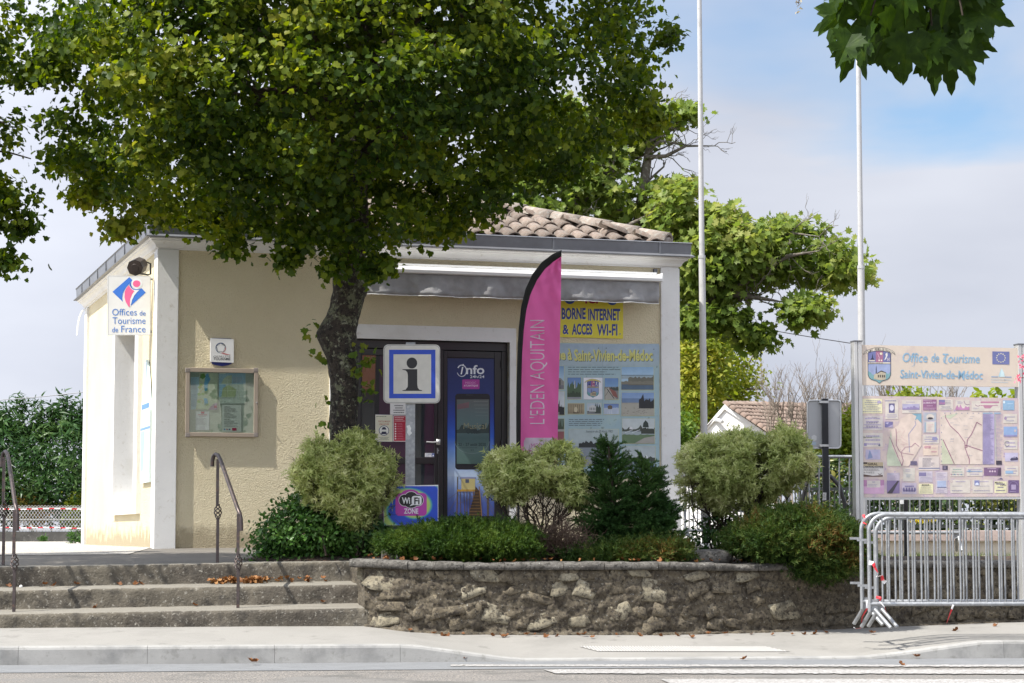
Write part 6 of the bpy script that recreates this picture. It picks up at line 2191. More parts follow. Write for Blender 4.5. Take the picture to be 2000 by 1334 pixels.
# ------------------------------------------------------------------ left background: dwarf wall, mesh fence, tapes
DF = 41.8
lf = thing('mesh_fence', 'low wire mesh fence with looped top on a dark dwarf wall, far left', 'fence', tuple(P(60, 1061, DF)))
def bxp(x0, y0, x1, y1, D, dep):
    a, b = P(x0, y1, D), P(x1, y0, D)
    return MB().box(a.x, D, a.z, b.x, D + dep, b.z)
bxp(-420, 1038, 230, 1064, DF - .1, .2).build('dwarf_wall', pbr('dark_wall', (.07, .068, .062), .95, .35, 5, bump=.5, spots=[(14, .55, .68, (.16, .155, .14))]), lf)
wm = pbr('galvanised_wire', (.42, .42, .40), .5, .1, 8, metal=.2)
mb = MB()
zt_, zb_ = P(0, 991, DF).z, P(0, 1039, DF).z
xa_, xb_ = P(-420, 0, DF).x, P(230, 0, DF).x
H_ = zt_ - zb_
pit = .0605
k = int((xb_ - xa_) / pit)
w_ = .0042
def strip(p, q, w=w_):
    d = (q - p).normalized(); u = d.cross(Vector((0, 1, 0))) * w
    mb.add([p - u, q - u, q + u, p + u], [(0, 1, 2, 3)])
dx = H_ * .72
for i in range(k):
    x = xa_ + i * pit
    strip(Vector((x, DF, zb_)), Vector((x + dx, DF, zt_)))
    strip(Vector((x + dx, DF + .004, zb_)), Vector((x, DF + .004, zt_)))
    # loop on top
    pts = [Vector((x + dx + pit * .5 + pit * .42 * math.cos(q), DF + .002, zt_ + .038 * math.sin(q))) for q in np.linspace(0, math.pi, 6)]
    for a, b in zip(pts, pts[1:]): strip(a, b, .003)
ob = mb.build('wire_mesh', wm, lf); ob['kind'] = 'stuff'
for z_ in (zt_, (zt_ + zb_) / 2, zb_ + .03): MB().tube([Vector((xa_, DF, z_)), Vector((xb_, DF, z_))], .006, 5).build('line_wire', wm, lf)
for x in (168, -40, -250):
    a = P(x, 986, DF - .02); b = P(x, 1060, DF - .02)
    MB().box(a.x - .035, a.y - .03, b.z, a.x + .035, a.y + .04, a.z).build('post', pbr('concrete_post', (.36, .35, .34), .9), lf)
for lbl, y0, y1 in (('red and white tape stretched along the top of the far mesh fence', 994, 993.5), ('red and white tape stretched along the foot of the far mesh fence', 1030, 1031.5)):
    t = thing('barrier_tape', lbl, 'barrier tape', tuple(P(60, y0, DF - .08)), 'tapes on the mesh fence')
    for key, ph in (('tape_red', 0), ('tape_white', 1)):
        mb = MB()
        x = -300; i = 0
        while x < 170:
            l = 10 if i % 2 == 0 else 12
            if i % 2 == ph:
                yy = y0 + (y1 - y0) * x / 170 + .6 * math.sin(x * .05)
                mb.add([P(x, yy + 1.1, DF - .08), P(x + l, yy + 1.2, DF - .08), P(x + l, yy - 1.1, DF - .08), P(x, yy - 1.0, DF - .08)], [(0, 1, 2, 3)])
            x += l; i += 1
        mb.build('red_stretch' if ph == 0 else 'white_stretch', M[key], t)

# ------------------------------------------------------------------ right background: low wall, garden fence, white house
lw_ = thing('garden_wall', 'low cream garden wall with a pinkish coping, behind the crowd barriers', 'wall', tuple(P(1850, 1090, 30)))
crm = pbr('cream_block', (.55, .50, .42), .9, .08, 3, perobj=.05)
pkc = pbr('pink_coping', (.42, .34, .31), .9, .14, 5, spots=[(9, .52, .68, (.30, .24, .23))])
x = 1560
while x < 2500:
    bxp(x + .6, 1057.5, x + 41.4, 1092, 30, .22).build('panel', crm, lw_)
    x += 42
x = 1560
while x < 2500:
    bxp(x + .5, 1036, x + 83.5, 1057, 29.94, .34).build('coping_stone', pkc, lw_, bevel=.008)
    x += 84
gf = thing('garden_fence', 'dark metal fence of thin upright bars standing on the low garden wall', 'fence', tuple(P(1850, 1036, 30.15)))
dkm = pbr('dark_green_metal', (.018, .024, .022), .5)
za, zb2 = P(0, 955, 30.15).z, P(0, 1037, 30.15).z
xa_, xb_ = P(1540, 0, 30.15).x, P(2450, 0, 30.15).x
for z_ in (za, zb2 + .06): MB().box(xa_, 30.13, z_ - .02, xb_, 30.17, z_ + .02).build('rail', dkm, gf)
bme = bpy.data.meshes.new('bar')
m_ = MB().box(-.008, -.008, 0, .008, .008, za - zb2 - .08); bme.from_pydata([tuple(p) for p in m_.v], [], m_.f); bme.materials.append(dkm)
x = xa_ + .02
while x < xb_:
    instance('bar', bme, gf, Matrix.Translation(Vector((x, 30.15, zb2 + .06)) - root_loc(gf)))
    x += .075

wh = thing('white_house', 'white gabled house with weathered tile roof behind the rounded shrub', 'house', tuple(P(1420, 1080, 46)))
whm = pbr('white_render', (.74, .73, .71), .9, .03, 1)
D0 = 46.0
HP = Plane(P(1416, 792, D0), R(-38))
def hp_(x, y, o=0): return HP.pt(x, y, o)
MB().prism(HP, [(1318, 1078), (1318, 902), (1416, 796), (1512, 858), (1512, 1078)][::-1], -.3, 0).build('gable_wall', whm, wh)
rA, rB, rC, rD = P(1416, 792, D0), P(1700, 798, 51.5), P(1800, 938, 47.5), P(1560, 884, 44.0)
rE, rF = P(1310, 910, 46.5), P(1560, 890, 53)
rfm = pbr('weathered_tile', (.19, .135, .105), .9, .25, 6, spots=[(5, .5, .65, (.24, .19, .15)), (12, .55, .66, (.12, .09, .075))])
mb = MB().add([rA, rB, rC, rD, rF, rE], [(3, 2, 1, 0), (0, 1, 4, 5)])
rb = mb.build('roof', rfm, wh)
verge = MB().prism(HP, [(1310, 912), (1415, 790), (1512, 856), (1512, 864), (1415, 799), (1316, 912)][::-1], 0.002, .05); verge.build('verge_board', whm, wh)
VV, TT = [], []
nrm = (rB - rA).cross(rD - rA).normalized()
if nrm.z < 0: nrm = -nrm
nc, nr = 44, 13
for i in range(nc):
    for j in range(nr):
        u, v = (i + .5) / nc, (j + .9) / nr
        p = (rA.lerp(rB, u)).lerp(rD.lerp(rC, u), v)
        q = (rA.lerp(rB, u)).lerp(rD.lerp(rC, u), v - 1.2 / nr)
        Y = (q - p); ly = Y.length; Y.normalize()
        X = Y.cross(nrm).normalized()
        m3 = np.array([[X.x, Y.x, nrm.x], [X.y, Y.y, nrm.y], [X.z, Y.z, nrm.z]])
        sc_ = np.array([1.05, ly / .46, 1.0]) * (1 + random.uniform(-.05, .05))
        TT.append(tf + len(tv) * len(VV))
        VV.append((tv * sc_) @ m3.T + np.array(p + nrm * .02))
npmesh('tile_field', np.concatenate(VV), np.concatenate(TT), rfm, rb, kind='stuff')
MB().tube([hp_(1398, 821, .02), hp_(1404, 821, .15), hp_(1411, 824, .2)], .04, 6).build('wall_lamp', M['alu'], wh)

# the house across the road that the door glass mirrors
rh = thing('house_across_road', 'pale house with orange tiled roof across the road, seen only mirrored in the door glass', 'house', (21, -8, 0))
HX = Plane((17, -2), R(180 - 34))
HX.n = -Vector((math.sin(R(-34)), -math.cos(R(-34)), 0)) if 0 else Vector((math.sin(R(180 - 34)), -math.cos(R(180 - 34)), 0))
MB().pbox(HX, -9, 9, -.02, 4.3, -8, 0).build('wall', crm, rh)
rm_ = pbr('orange_roof_tile', (.42, .16, .07), .9, .2, 6)
mb = MB(); e0, e1, f0_, f1_ = HX.w(-9.4, 4.25, .4), HX.w(9.4, 4.25, .4), HX.w(-9.4, 6.6, -4), HX.w(9.4, 6.6, -4)
rows_ = []
for i in range(121):
    t_ = i / 120
    z_ = .05 * (i % 2)
    rows_.append([e0.lerp(e1, t_) + Vector((0, 0, z_)), f0_.lerp(f1_, t_) + Vector((0, 0, z_))])
mb.grid(rows_)
b0, b1 = HX.w(-9.4, 4.25, -8.4), HX.w(9.4, 4.25, -8.4)
mb.add([f0_, f1_, b1, b0], [(0, 1, 2, 3)])
mb.build('roof', rm_, rh)
# ------------------------------------------------------------------ vegetation
G1 = leafmat('lime_leaves', [(.05, (.016, .038, .005)), (.38, (.036, .068, .007)), (.60, (.080, .118, .011)), (.82, (.155, .20, .018)), (1.1, (.20, .21, .03))], .44, .5, .9, spec=.2, tcol=2.0)
G2 = leafmat('maple_leaves', [(.1, (.075, .13, .022)), (.45, (.15, .215, .042)), (.75, (.23, .285, .065)), (1, (.36, .35, .11))], .45, .45, .5, tcol=1.5)
G3 = leafmat('yellow_green_leaves', [(.1, (.09, .14, .015)), (.5, (.19, .25, .03)), (.9, (.32, .32, .05))], .45, .5, .5, tcol=1.5)
G4 = leafmat('variegated_leaves', [(.1, (.17, .22, .055)), (.35, (.34, .40, .13)), (.7, (.52, .56, .24)), (1, (.68, .68, .38))], .4, .55, 4, tcol=1.15)
G5 = leafmat('juniper_needles', [(.1, (.016, .042, .006)), (.5, (.038, .080, .010)), (.9, (.085, .13, .017))], .2, .6, 3)
G6 = leafmat('olive_juniper_needles', [(.1, (.02, .045, .01)), (.45, (.045, .085, .014)), (.8, (.085, .10, .02)), (1, (.14, .075, .02))], .2, .6, 3)
G7 = leafmat('spruce_needles', [(.1, (.02, .055, .014)), (.6, (.045, .105, .024)), (1, (.09, .15, .035))], .15, .6, 3)
G8 = leafmat('ivy_leaves', [(.1, (.02, .06, .012)), (.5, (.05, .12, .022)), (.9, (.10, .19, .045))], .25, .35, 3)
G9 = leafmat('dark_shrub_leaves', [(.1, (.015, .045, .012)), (.5, (.035, .085, .022)), (.9, (.08, .14, .04))], .25, .35, 1.5)
G10 = leafmat('nandina_leaves', [(.1, (.08, .10, .02)), (.5, (.20, .15, .03)), (.9, (.35, .16, .04))], .3, .5, 2)
GP = leafmat('plane_leaves', [(.1, (.012, .028, .004)), (.5, (.028, .058, .006)), (.85, (.06, .09, .008)), (1, (.13, .09, .012))], .22, .5, 3, spec=.12)
BARK = pbr('bark', (.035, .027, .020), .95, .3, 9, bump=1, bscale=26, bdist=.05, spots=[(7, .52, .58, (.12, .125, .075)), (22, .57, .64, (.22, .225, .16)), (30, .53, .58, (.010, .008, .006))])
TWIG = pbr('grey_twig', (.13, .11, .09), .95, .25, 12, spots=[(20, .55, .65, (.27, .27, .23))])
DTWIG = pbr('dark_twig', (.045, .032, .022), .95, .25, 12)

def branch(mb, a, b, r0, r1, wob=.06, n=7, seg=7):
    L_ = (b - a).length
    pts = []
    sd_ = random.random() * 99
    for i in range(n + 1):
        t = i / n
        p = a.lerp(b, t)
        w = math.sin(math.pi * t) * wob * L_
        pts.append(p + Vector((fb((t * 2, sd_, 0)), fb((t * 2, sd_, 5)), fb((t * 2, sd_, 9)))) * w * 2)
    mb.tube(pts, [r0 + (r1 - r0) * i / n for i in range(n + 1)], seg)
    return pts
def spray(mb, a, d, L_, r_, depth, spread=.7, kids=3):
    b = a + d * L_
    pts = branch(mb, a, b, r_, r_ * .6, .12, 4, 5 if r_ < .01 else 6)
    if depth:
        for k in range(kids):
            i = random.randint(2, 4)
            nd_ = (d + Vector((random.uniform(-1, 1), random.uniform(-1, 1), random.uniform(-.6, 1))) * spread).normalized()
            spray(mb, pts[i], nd_, L_ * random.uniform(.45, .75), r_ * .6, depth - 1, spread, kids)

def foliage(parent, poly, D, T, ncl, per, size, tmpl, mat, crad=.12, shell=2.0, Rr=None, upb=.45, name='foliage', kind='stuff', r=None, flat=.7, keep=None, jitN=.7, holes=0, hsc=1.3, inset=None):
    r = r or rng
    if inset is None:
        inset = crad * .8 + size * .3
        xs_ = [p[0] for p in poly]; ys_ = [p[1] for p in poly]
        inset = min(inset, .28 * min(max(xs_) - min(xs_), max(ys_) - min(ys_)) * D / F)
    cpos, cN = polyvol(poly, D, T, int(ncl * (1 + holes * 1.6)), shell, Rr, r, inset)
    if holes:
        v = np.array([mnoise.noise(Vector(p) * hsc) + .5 * mnoise.noise(Vector(p) * hsc * 2.3) for p in cpos])
        k_ = np.argsort(-v)[:ncl]
        cpos, cN = cpos[k_], cN[k_]
        ncl = len(cpos)
    n = ncl * per
    pos = np.repeat(cpos, per, 0) + r.normal(0, 1, (n, 3)) * np.array([crad, crad, crad * flat])
    N = np.repeat(cN, per, 0)
    N /= (np.linalg.norm(N, axis=1, keepdims=True) + 1e-6)
    N = N * .6 + r.normal(0, 1, (n, 3)) * jitN + np.array([0, 0, upb])
    sc = size * r.uniform(.65, 1.3, n)
    V, T_ = scatter(tmpl[0], tmpl[1], pos, N, r.uniform(0, 6.28, n), sc)
    if keep is not None:
        keep.extend([(pos[i], N[i] / np.linalg.norm(N[i]), sc[i]) for i in range(0, n, 7)])
    ob = npmesh(name, V, T_, mat, parent)
    if kind: ob['kind'] = kind
    return cpos

def plant(name, label, cat, x, y, D, group=None):
    return thing(name, label, cat, tuple(P(x, y, D)), group)

# --- the big lime tree in front of the office
lime = plant('lime_tree', 'big lime tree with lichened trunk before the office, its crown filling the top left', 'tree', 665, 1075, 21.5, 'lime trees on the square')
LT = [(1085, 652, 46), (1060, 655, 42), (1000, 664, 38), (940, 668, 36), (900, 672, 36), (860, 671, 36), (820, 669, 35), (780, 671, 37), (740, 672, 38), (700, 668, 43), (670, 664, 46), (650, 661, 47), (625, 668, 44), (600, 676, 42), (570, 680, 42), (540, 681, 43), (510, 681, 44), (480, 680, 46), (440, 682, 50), (400, 684, 46), (330, 686, 36), (240, 684, 28), (140, 688, 22), (0, 690, 16)]
DT = 21.5
rws = []
NS = 56
hs = np.linspace(0, len(LT) - 1, 170)
for h in hs:
    i = min(len(LT) - 2, int(h)); f_ = h - i
    y = LT[i][0] * (1 - f_) + LT[i + 1][0] * f_
    x = LT[i][1] * (1 - f_) + LT[i + 1][1] * f_
    r_ = (LT[i][2] * (1 - f_) + LT[i + 1][2] * f_) * DT / F * .80
    c = P(x, y, DT)
    row = []
    for k in range(NS + 1):
        q = 2 * math.pi * k / NS
        d = Vector((math.cos(q), math.sin(q), 0))
        bulge = .25 * math.exp(-((y - 655) / 26) ** 2) * max(0, math.cos(q - math.pi)) ** 2 + .16 * math.exp(-((y - 570) / 30) ** 2) * max(0, math.cos(q)) ** 2
        p0 = d * 1.0 + Vector((0, 0, c.z))
        rr = r_ * (.93 + bulge + .10 * fb((d.x * .8, d.y * .8, c.z * 1.2), 1.6) + .07 * fb((d.x * 3, d.y * 3, c.z * 2.2), 1.5, 2) + .035 * fb((d.x * 7, d.y * 7, c.z * 6), 1.6, 3))
        row.append(c + d * rr)
    rws.append(row)
trunk = MB().grid(rws, flip=True).build('trunk', BARK, lime, smooth=True)
lp = P(683, 400, DT)
mb = MB()
tips = []
for k in range(26):
    q = k * 2.4
    rr = random.uniform(1.2, 2.3)
    b = Vector((lp.x + rr * math.cos(q) * 1.05, 21.5 + rr * math.sin(q) * .75, random.uniform(4.8, 8.2)))
    a = Vector((lp.x, DT, random.uniform(4.1, 5.4)))
    pts = branch(mb, a, b, .05, .015, .10)
    for p in pts[3:]:
        spray(mb, p, (Vector((random.uniform(-1, 1), random.uniform(-1, 1), random.uniform(0, .8)))).normalized(), random.uniform(.3, .6), .010, 1)
mb.build('limbs', DTWIG, trunk, smooth=True)['kind'] = 'stuff'
CP = [(150, -60), (90, 0), (30, 60), (60, 110), (50, 170), (75, 215), (70, 260), (75, 310), (110, 350), (175, 370), (205, 420), (250, 452), (310, 442), (370, 455), (430, 480), (500, 470), (570, 500), (650, 505), (750, 525), (785, 492), (860, 472), (940, 448), (990, 418), (1010, 385), (1060, 362), (1130, 350), (1180, 295), (1230, 250), (1305, 235), (1290, 180), (1255, 140), (1300, 110), (1320, 50), (1290, 10), (1260, -60), (1220, -220), (1080, -420), (860, -560), (600, -600), (330, -520), (130, -300)]
keep = []
foliage(lime, CP, 20.95, 2.15, 2700, 34, .060, LIME, G1, crad=.115, shell=1.7, Rr=1.4, keep=keep, name='crown', holes=.35, flat=.5, inset=.10)
for (pts_, nc_) in (([(195, 425), (265, 425), (262, 465), (225, 470), (200, 455)], 14), ([(415, 465), (475, 470), (470, 498), (425, 497)], 10), ([(530, 490), (585, 490), (575, 525), (555, 528), (545, 520)], 12), ([(690, 500), (775, 500), (765, 540), (728, 556), (700, 540)], 22),
                     ([(1230, 225), (1310, 210), (1310, 240), (1235, 250)], 12), ([(1290, 20), (1335, 35), (1325, 80), (1290, 80)], 10), ([(640, 495), (690, 500), (668, 545), (640, 560)], 10), ([(200, 330), (100, 370), (140, 405), (220, 430)], 20)):
    foliage(lime, pts_, 20.7, .35, nc_, 18, .062, LIME, G1, crad=.07, name='hanging_spray')
for (x, y) in ((615, 640), (612, 660), (620, 690), (720, 700), (712, 715), (700, 690), (716, 750), (724, 770), (634, 790), (628, 830), (700, 720)):
    c = np.array(P(x, y, 21.3 if x > 660 else 21.45))
    n = random.randint(4, 9)
    pos = c + rng.normal(0, .042, (n, 3)); N = rng.normal(0, 1, (n, 3)) + np.array([0, -1, .6])
    V, T_ = scatter(LIME[0], LIME[1], pos, N, rng.uniform(0, 6.3, n), .06 * rng.uniform(.7, 1.3, n))
    npmesh('epicormic_shoot', V, T_, leafmat('fresh_leaves', [(.1, (.04, .09, .015)), (.6, (.08, .13, .016)), (1, (.2, .18, .025))], .4) if 'fresh_leaves' not in bpy.data.materials else bpy.data.materials['fresh_leaves'], lime, kind='stuff')
# the leaves nearest the viewer as single leaves
keep.sort(key=lambda q: q[0][1])
vis = [q for q in keep if q[0][2] < 5.8]
lm = bpy.data.meshes.new('leaf')
lm.from_pydata([tuple(v) for v in LIME[0]], [], [tuple(t) for t in LIME[1]]); lm.materials.append(G1)
base = root_loc(lime)
for q in vis[:1200:5]:
    N = Vector(q[1]); Y = Vector((random.uniform(-1, 1), random.uniform(-1, 0), -1)).cross(N).normalized(); X = Y.cross(N)
    sc_ = q[2] * 1.05
    m4 = tmat(Vector(q[0]) + Vector((0, -.03, .02)) - base, X, Y, N, sc_)
    instance('leaf', lm, lime, m4)

# --- the neighbour at the left edge
l2 = plant('lime_tree', 'lime tree outside the left edge, only its hanging branches in view', 'tree', -430, 1085, 21.8, 'lime trees on the square')
a = root_loc(l2)
MB().tube([a, a + Vector((.05, 0, 1.5)), a + Vector((0, 0, 3)), a + Vector((.1, -.1, 5.5))], [.22, .19, .2, .1], 14).build('trunk', BARK, l2, smooth=True)
mb = MB()
for (x, y) in ((70, 310), (60, 400), (30, 520), (20, 240)):
    branch(mb, a + Vector((.05, 0, random.uniform(2.9, 4.5))), P(x - 10, y, 20.2), .035, .006, .06, 10)
mb.build('limbs', DTWIG, l2, smooth=True)
for pts_, nc_ in (([(-400, -60), (60, -60), (40, 20), (20, 80), (80, 130), (60, 165), (20, 180), (-40, 200), (-400, 230)], 150), ([(-260, 190), (20, 200), (45, 250), (15, 280), (25, 300), (-260, 340)], 60), ([(-200, 330), (10, 330), (50, 355), (85, 385), (75, 412), (20, 420), (-10, 450), (-200, 440)], 60), ([(-150, 480), (5, 485), (40, 500), (42, 528), (10, 535), (-150, 530)], 26), ([(0, 425), (75, 430), (72, 448), (0, 455)], 10), ([(60, 80), (120, 110), (100, 170), (60, 150)], 16)):
    foliage(l2, pts_, 20.2, .8 if nc_ > 100 else .35, nc_, 24, .062, LIME, G1, crad=.085, name='crown')

foliage(l2, [(-420, -330), (-800, -300), (-1000, -120), (-900, 160), (-560, 330), (-280, 240), (-180, 60), (-200, -220)], 20.3, 1.0, 420, 26, .066, LIME, G1, crad=.13, name='crown')
# --- maple behind the office
mp = plant('maple_tree', 'bright green maple with lichened bare twigs behind the office, its boughs reaching right', 'tree', 1180, 1070, 33)
MAPM = G2
mb = MB()
tr = [(1180, 1070, 36, .30), (1170, 800, 34, .28), (1150, 600, 33.5, .25), (1120, 420, 33.5, .2)]
mb.tube([P(x, y, D) for x, y, D, r_ in tr], [r_ for *_, r_ in tr], 12)
mb.build('trunk', BARK, mp, smooth=True)
limbs = [[(1150, 700, 33.5, .17), (1250, 650, 33, .14), (1330, 618, 32.5, .115), (1370, 588, 32.4, .10), (1420, 570, 32.3, .075), (1470, 580, 32.2, .04), (1530, 590, 32, .008)],
         [(1420, 570, 32.3, .06), (1470, 540, 32.2, .045), (1540, 500, 32, .03), (1600, 490, 31.8, .006)],
         [(1420, 400, 32.6, .05), (1500, 470, 32.4, .03), (1545, 455, 32.2, .02), (1600, 462, 32, .006)], [(1330, 560, 32.6, .06), (1400, 530, 32.5, .04), (1490, 500, 32.3, .008)],
         [(1120, 420, 33.5, .16), (1135, 370, 33.4, .12), (1150, 320, 33.3, .09), (1170, 240, 33.3, .05), (1230, 190, 33.2, .02)],
         [(1240, 500, 33.2, .10), (1252, 400, 33.2, .085), (1258, 360, 33.2, .075), (1266, 300, 33.2, .06), (1290, 230, 33.2, .03), (1300, 200, 33, .012)],
         [(1262, 307, 33.1, .035), (1300, 305, 33, .03), (1340, 285, 33, .02), (1395, 285, 33, .008)], [(1270, 290, 33.1, .03), (1290, 275, 33, .02), (1345, 284, 33, .01)], [(1262, 280, 33.1, .02), (1300, 262, 33, .015), (1325, 248, 33, .006)],
         [(1220, 443, 32.6, .03), (1258, 425, 32.6, .025), (1275, 415, 32.6, .018), (1310, 435, 32.6, .008)], [(1145, 385, 33, .04), (1180, 360, 33, .025), (1200, 330, 33, .012)]]
mb = MB()
for L_ in limbs:
    mb.tube([P(x, y, D) for x, y, D, r_ in L_], [r_ for *_, r_ in L_], 8)
    for x, y, D, r_ in L_[1:]:
        for _ in range(3 if r_ > .012 else 2):
            d = Vector((random.uniform(-.4, 1), random.uniform(-.6, .4), random.uniform(-.5, .7))).normalized()
            spray(mb, P(x, y, D), d, random.uniform(.2, .45), max(.007, r_ * .3), 2, .8, 2)
mb.build('limbs', TWIG, mp, smooth=True)['kind'] = 'stuff'
for pts_, nc_, D_ in (([(940, 420), (960, 330), (1020, 200), (1140, 180), (1180, 235), (1230, 200), (1262, 205), (1290, 235), (1290, 290), (1245, 310), (1275, 345), (1330, 350), (1335, 375), (1290, 395), (1330, 440), (1310, 480), (940, 470)], 330, 33.5),
                      ([(1200, 215), (1260, 200), (1290, 215), (1270, 235), (1210, 235)], 22, 33), ([(1310, 205), (1350, 198), (1360, 222), (1320, 240), (1300, 232)], 22, 33),
                      ([(1280, 350), (1345, 345), (1362, 375), (1300, 400)], 26, 33), ([(1310, 330), (1360, 350), (1340, 400), (1450, 392), (1465, 410), (1440, 440), (1500, 445), (1530, 415), (1600, 432), (1655, 460), (1700, 520), (1705, 560), (1660, 570), (1600, 560), (1540, 545), (1480, 575), (1420, 600), (1330, 610), (1300, 560), (1280, 430)], 300, 32.6),
                      ([(1555, 570), (1600, 578), (1610, 610), (1595, 642), (1560, 640), (1540, 610)], 34, 32), ([(1400, 590), (1470, 620), (1500, 665), (1505, 690), (1470, 688), (1440, 640), (1330, 660), (1310, 620)], 90, 32.2),
                      ([(1330, 470), (1420, 400), (1480, 430), (1540, 470), (1480, 540), (1350, 560)], 80, 32.2)):
    foliage(mp, pts_, D_, .8 if nc_ > 100 else .4, int(nc_ * 1.3), 19, .105, MAPLE, G2, crad=.15, name='crown', upb=.55, flat=.42, holes=.15 if nc_ > 100 else 0, hsc=2.2, inset=.06)

# --- yellow-green tree further back
yt = plant('field_maple', 'yellow-green rounded tree lower behind the maple, above the white house gable', 'tree', 1380, 1075, 52)
MB().tube([P(1380, 1075, 52), P(1382, 900, 52), P(1390, 760, 52)], [.22, .18, .08], 10).build('trunk', BARK, yt, smooth=True)
mb = MB()
for k in range(14):
    branch(mb, P(1382, random.uniform(780, 950), 52), P(random.uniform(1290, 1490), random.uniform(660, 880), random.uniform(51, 53)), .05, .012, .1)
mb.build('limbs', TWIG, yt, smooth=True)['kind'] = 'stuff'
foliage(yt, [(1230, 690), (1320, 640), (1400, 625), (1460, 650), (1480, 700), (1500, 760), (1490, 790), (1440, 800), (1400, 830), (1370, 850), (1350, 900), (1230, 930)], 52, 1.4, 620, 16, .13, SIMPLE, G3, crad=.2, name='crown', upb=.8)
foliage(yt, [(1310, 610), (1380, 600), (1440, 640), (1420, 760), (1380, 850), (1310, 860)], 50, .5, 260, 16, .13, SIMPLE, G3, crad=.2, name='crown', upb=.8)
dk_ = plant('shrub', 'yellow-green shrub between the right pilaster and the white gable', 'shrub', 1335, 1075, 49)
foliage(dk_, [(1290, 800), (1345, 800), (1372, 840), (1350, 900), (1330, 960), (1290, 980)], 49, .8, 130, 16, .12, SIMPLE, leafmat('mid_green', [(.1, (.05, .10, .015)), (.6, (.10, .17, .025)), (1, (.2, .25, .04))], .35), crad=.18, name='foliage')

# --- bare twiggy shrubs and hedge on the right
for lbl, x0, x1, yb, ytop, D, nst in (('tangle of bare twigs rising before the tiled roof, left of the road sign back', 1500, 1670, 905, 728, 42, 34), ('bare pale twigs rising behind the gap between the map board panels', 1690, 1880, 905, 738, 38, 30)):
    t = plant('bare_shrub', lbl, 'shrub', (x0 + x1) / 2, 1075, D, 'bare shrubs')
    mb = MB()
    for k in range(nst):
        xs = random.uniform(x0, x1)
        a = P((x0 + x1) / 2 + (xs - (x0 + x1) / 2) * .6, 1075, D + random.uniform(-.4, .4))
        b = P(xs, yb - random.uniform(0, 60), D + random.uniform(-.4, .4))
        branch(mb, a, b, .018, .013, .04, 4, 5)
        tipy = random.uniform(ytop, ytop + 80)
        d = (P(xs + random.uniform(-25, 25), tipy, D) - b)
        L_ = d.length
        spray(mb, b, d.normalized(), L_ * .62, .012, 3, .42, 3)
    ob = mb.build('twigs', pbr('pale_twig', (.21, .175, .14), .95, .25, 5) if 'pale_twig' not in bpy.data.materials else bpy.data.materials['pale_twig'], t); ob['kind'] = 'stuff'
t = plant('hedge', 'dark leafy hedge with yellowing patches behind the dark garden fence', 'hedge', 1850, 1060, 32)
foliage(t, [(1540, 905), (1600, 880), (1668, 890), (1700, 930), (1850, 925), (1900, 900), (2300, 880), (2300, 1060), (1540, 1060)], 32, .7, 900, 12, .085, SIMPLE, leafmat('hedge_leaves', [(.1, (.015, .035, .010)), (.55, (.04, .075, .018)), (.85, (.16, .17, .04)), (1, (.4, .36, .12))], .2, .3, .9), crad=.11, name='foliage')
t = plant('shrub', 'yellow-green leafy shrub beside the left post of the map board', 'shrub', 1635, 1060, 33)
foliage(t, [(1560, 910), (1590, 868), (1622, 830), (1640, 795), (1680, 790), (1710, 860), (1700, 920)], 33, .5, 190, 12, .09, SIMPLE, G3, crad=.12)
t = plant('laurel_shrub', 'bright green broad-leaved shrub rising above the right end of the map board', 'shrub', 1950, 1060, 34)
foliage(t, [(1885, 790), (1890, 765), (1925, 756), (1960, 757), (2000, 752), (2200, 748), (2200, 1000), (1890, 1000)], 34, .8, 420, 12, .15, SIMPLE, G3, crad=.13, name='foliage', upb=.8)
t = plant('leafy_shrub', 'small patch of green leaves between the two panels of the map board', 'shrub', 1775, 1060, 36)
foliage(t, [(1735, 785), (1750, 760), (1785, 752), (1810, 768), (1850, 772), (1850, 800), (1735, 800)], 36, .3, 50, 10, .09, SIMPLE, G3, crad=.09)
t = plant('flower_row', 'line of small yellow flowers low in front of the dark garden fence', 'flowers', 1800, 1036, 29.8)
foliage(t, [(1772, 1018), (1772, 1010), (1825, 1010), (1825, 1018)], 29.8, .05, 60, 6, .035, SIMPLE, leafmat('yellow_petals', [(0, (.6, .5, .02)), (1, (.75, .65, .05))], .2), crad=.02, name='petals')
t = plant('pink_flowers', 'spray of pink flowers at the right edge beside the map board header', 'flowers', 2015, 760, 20.2)
mb = MB()
for (x, y) in ((1992, 700), (1996, 715), (1990, 738), (2010, 690)): branch(mb, P(2040, 740, 20.2), P(x, y, 20.2), .006, .003, .06, 5, 5)
mb.build('stem', DTWIG, t)
n = 90
cc = np.array([P(x, y, 20.1) for x, y in ((1996, 697), (1998, 716), (1992, 737), (2005, 726), (2008, 700))])
pos = cc[rng.integers(0, 5, n)] + rng.normal(0, .018, (n, 3))
V, T_ = scatter(SIMPLE[0], SIMPLE[1], pos, rng.normal(0, 1, (n, 3)) + np.array([0, -1, .5]), rng.uniform(0, 6.3, n), .028 * rng.uniform(.7, 1.3, n))
npmesh('petals', V, T_, leafmat('pink_petals', [(0, (.6, .08, .15)), (1, (.8, .3, .35))], .3), t)['kind'] = 'stuff'

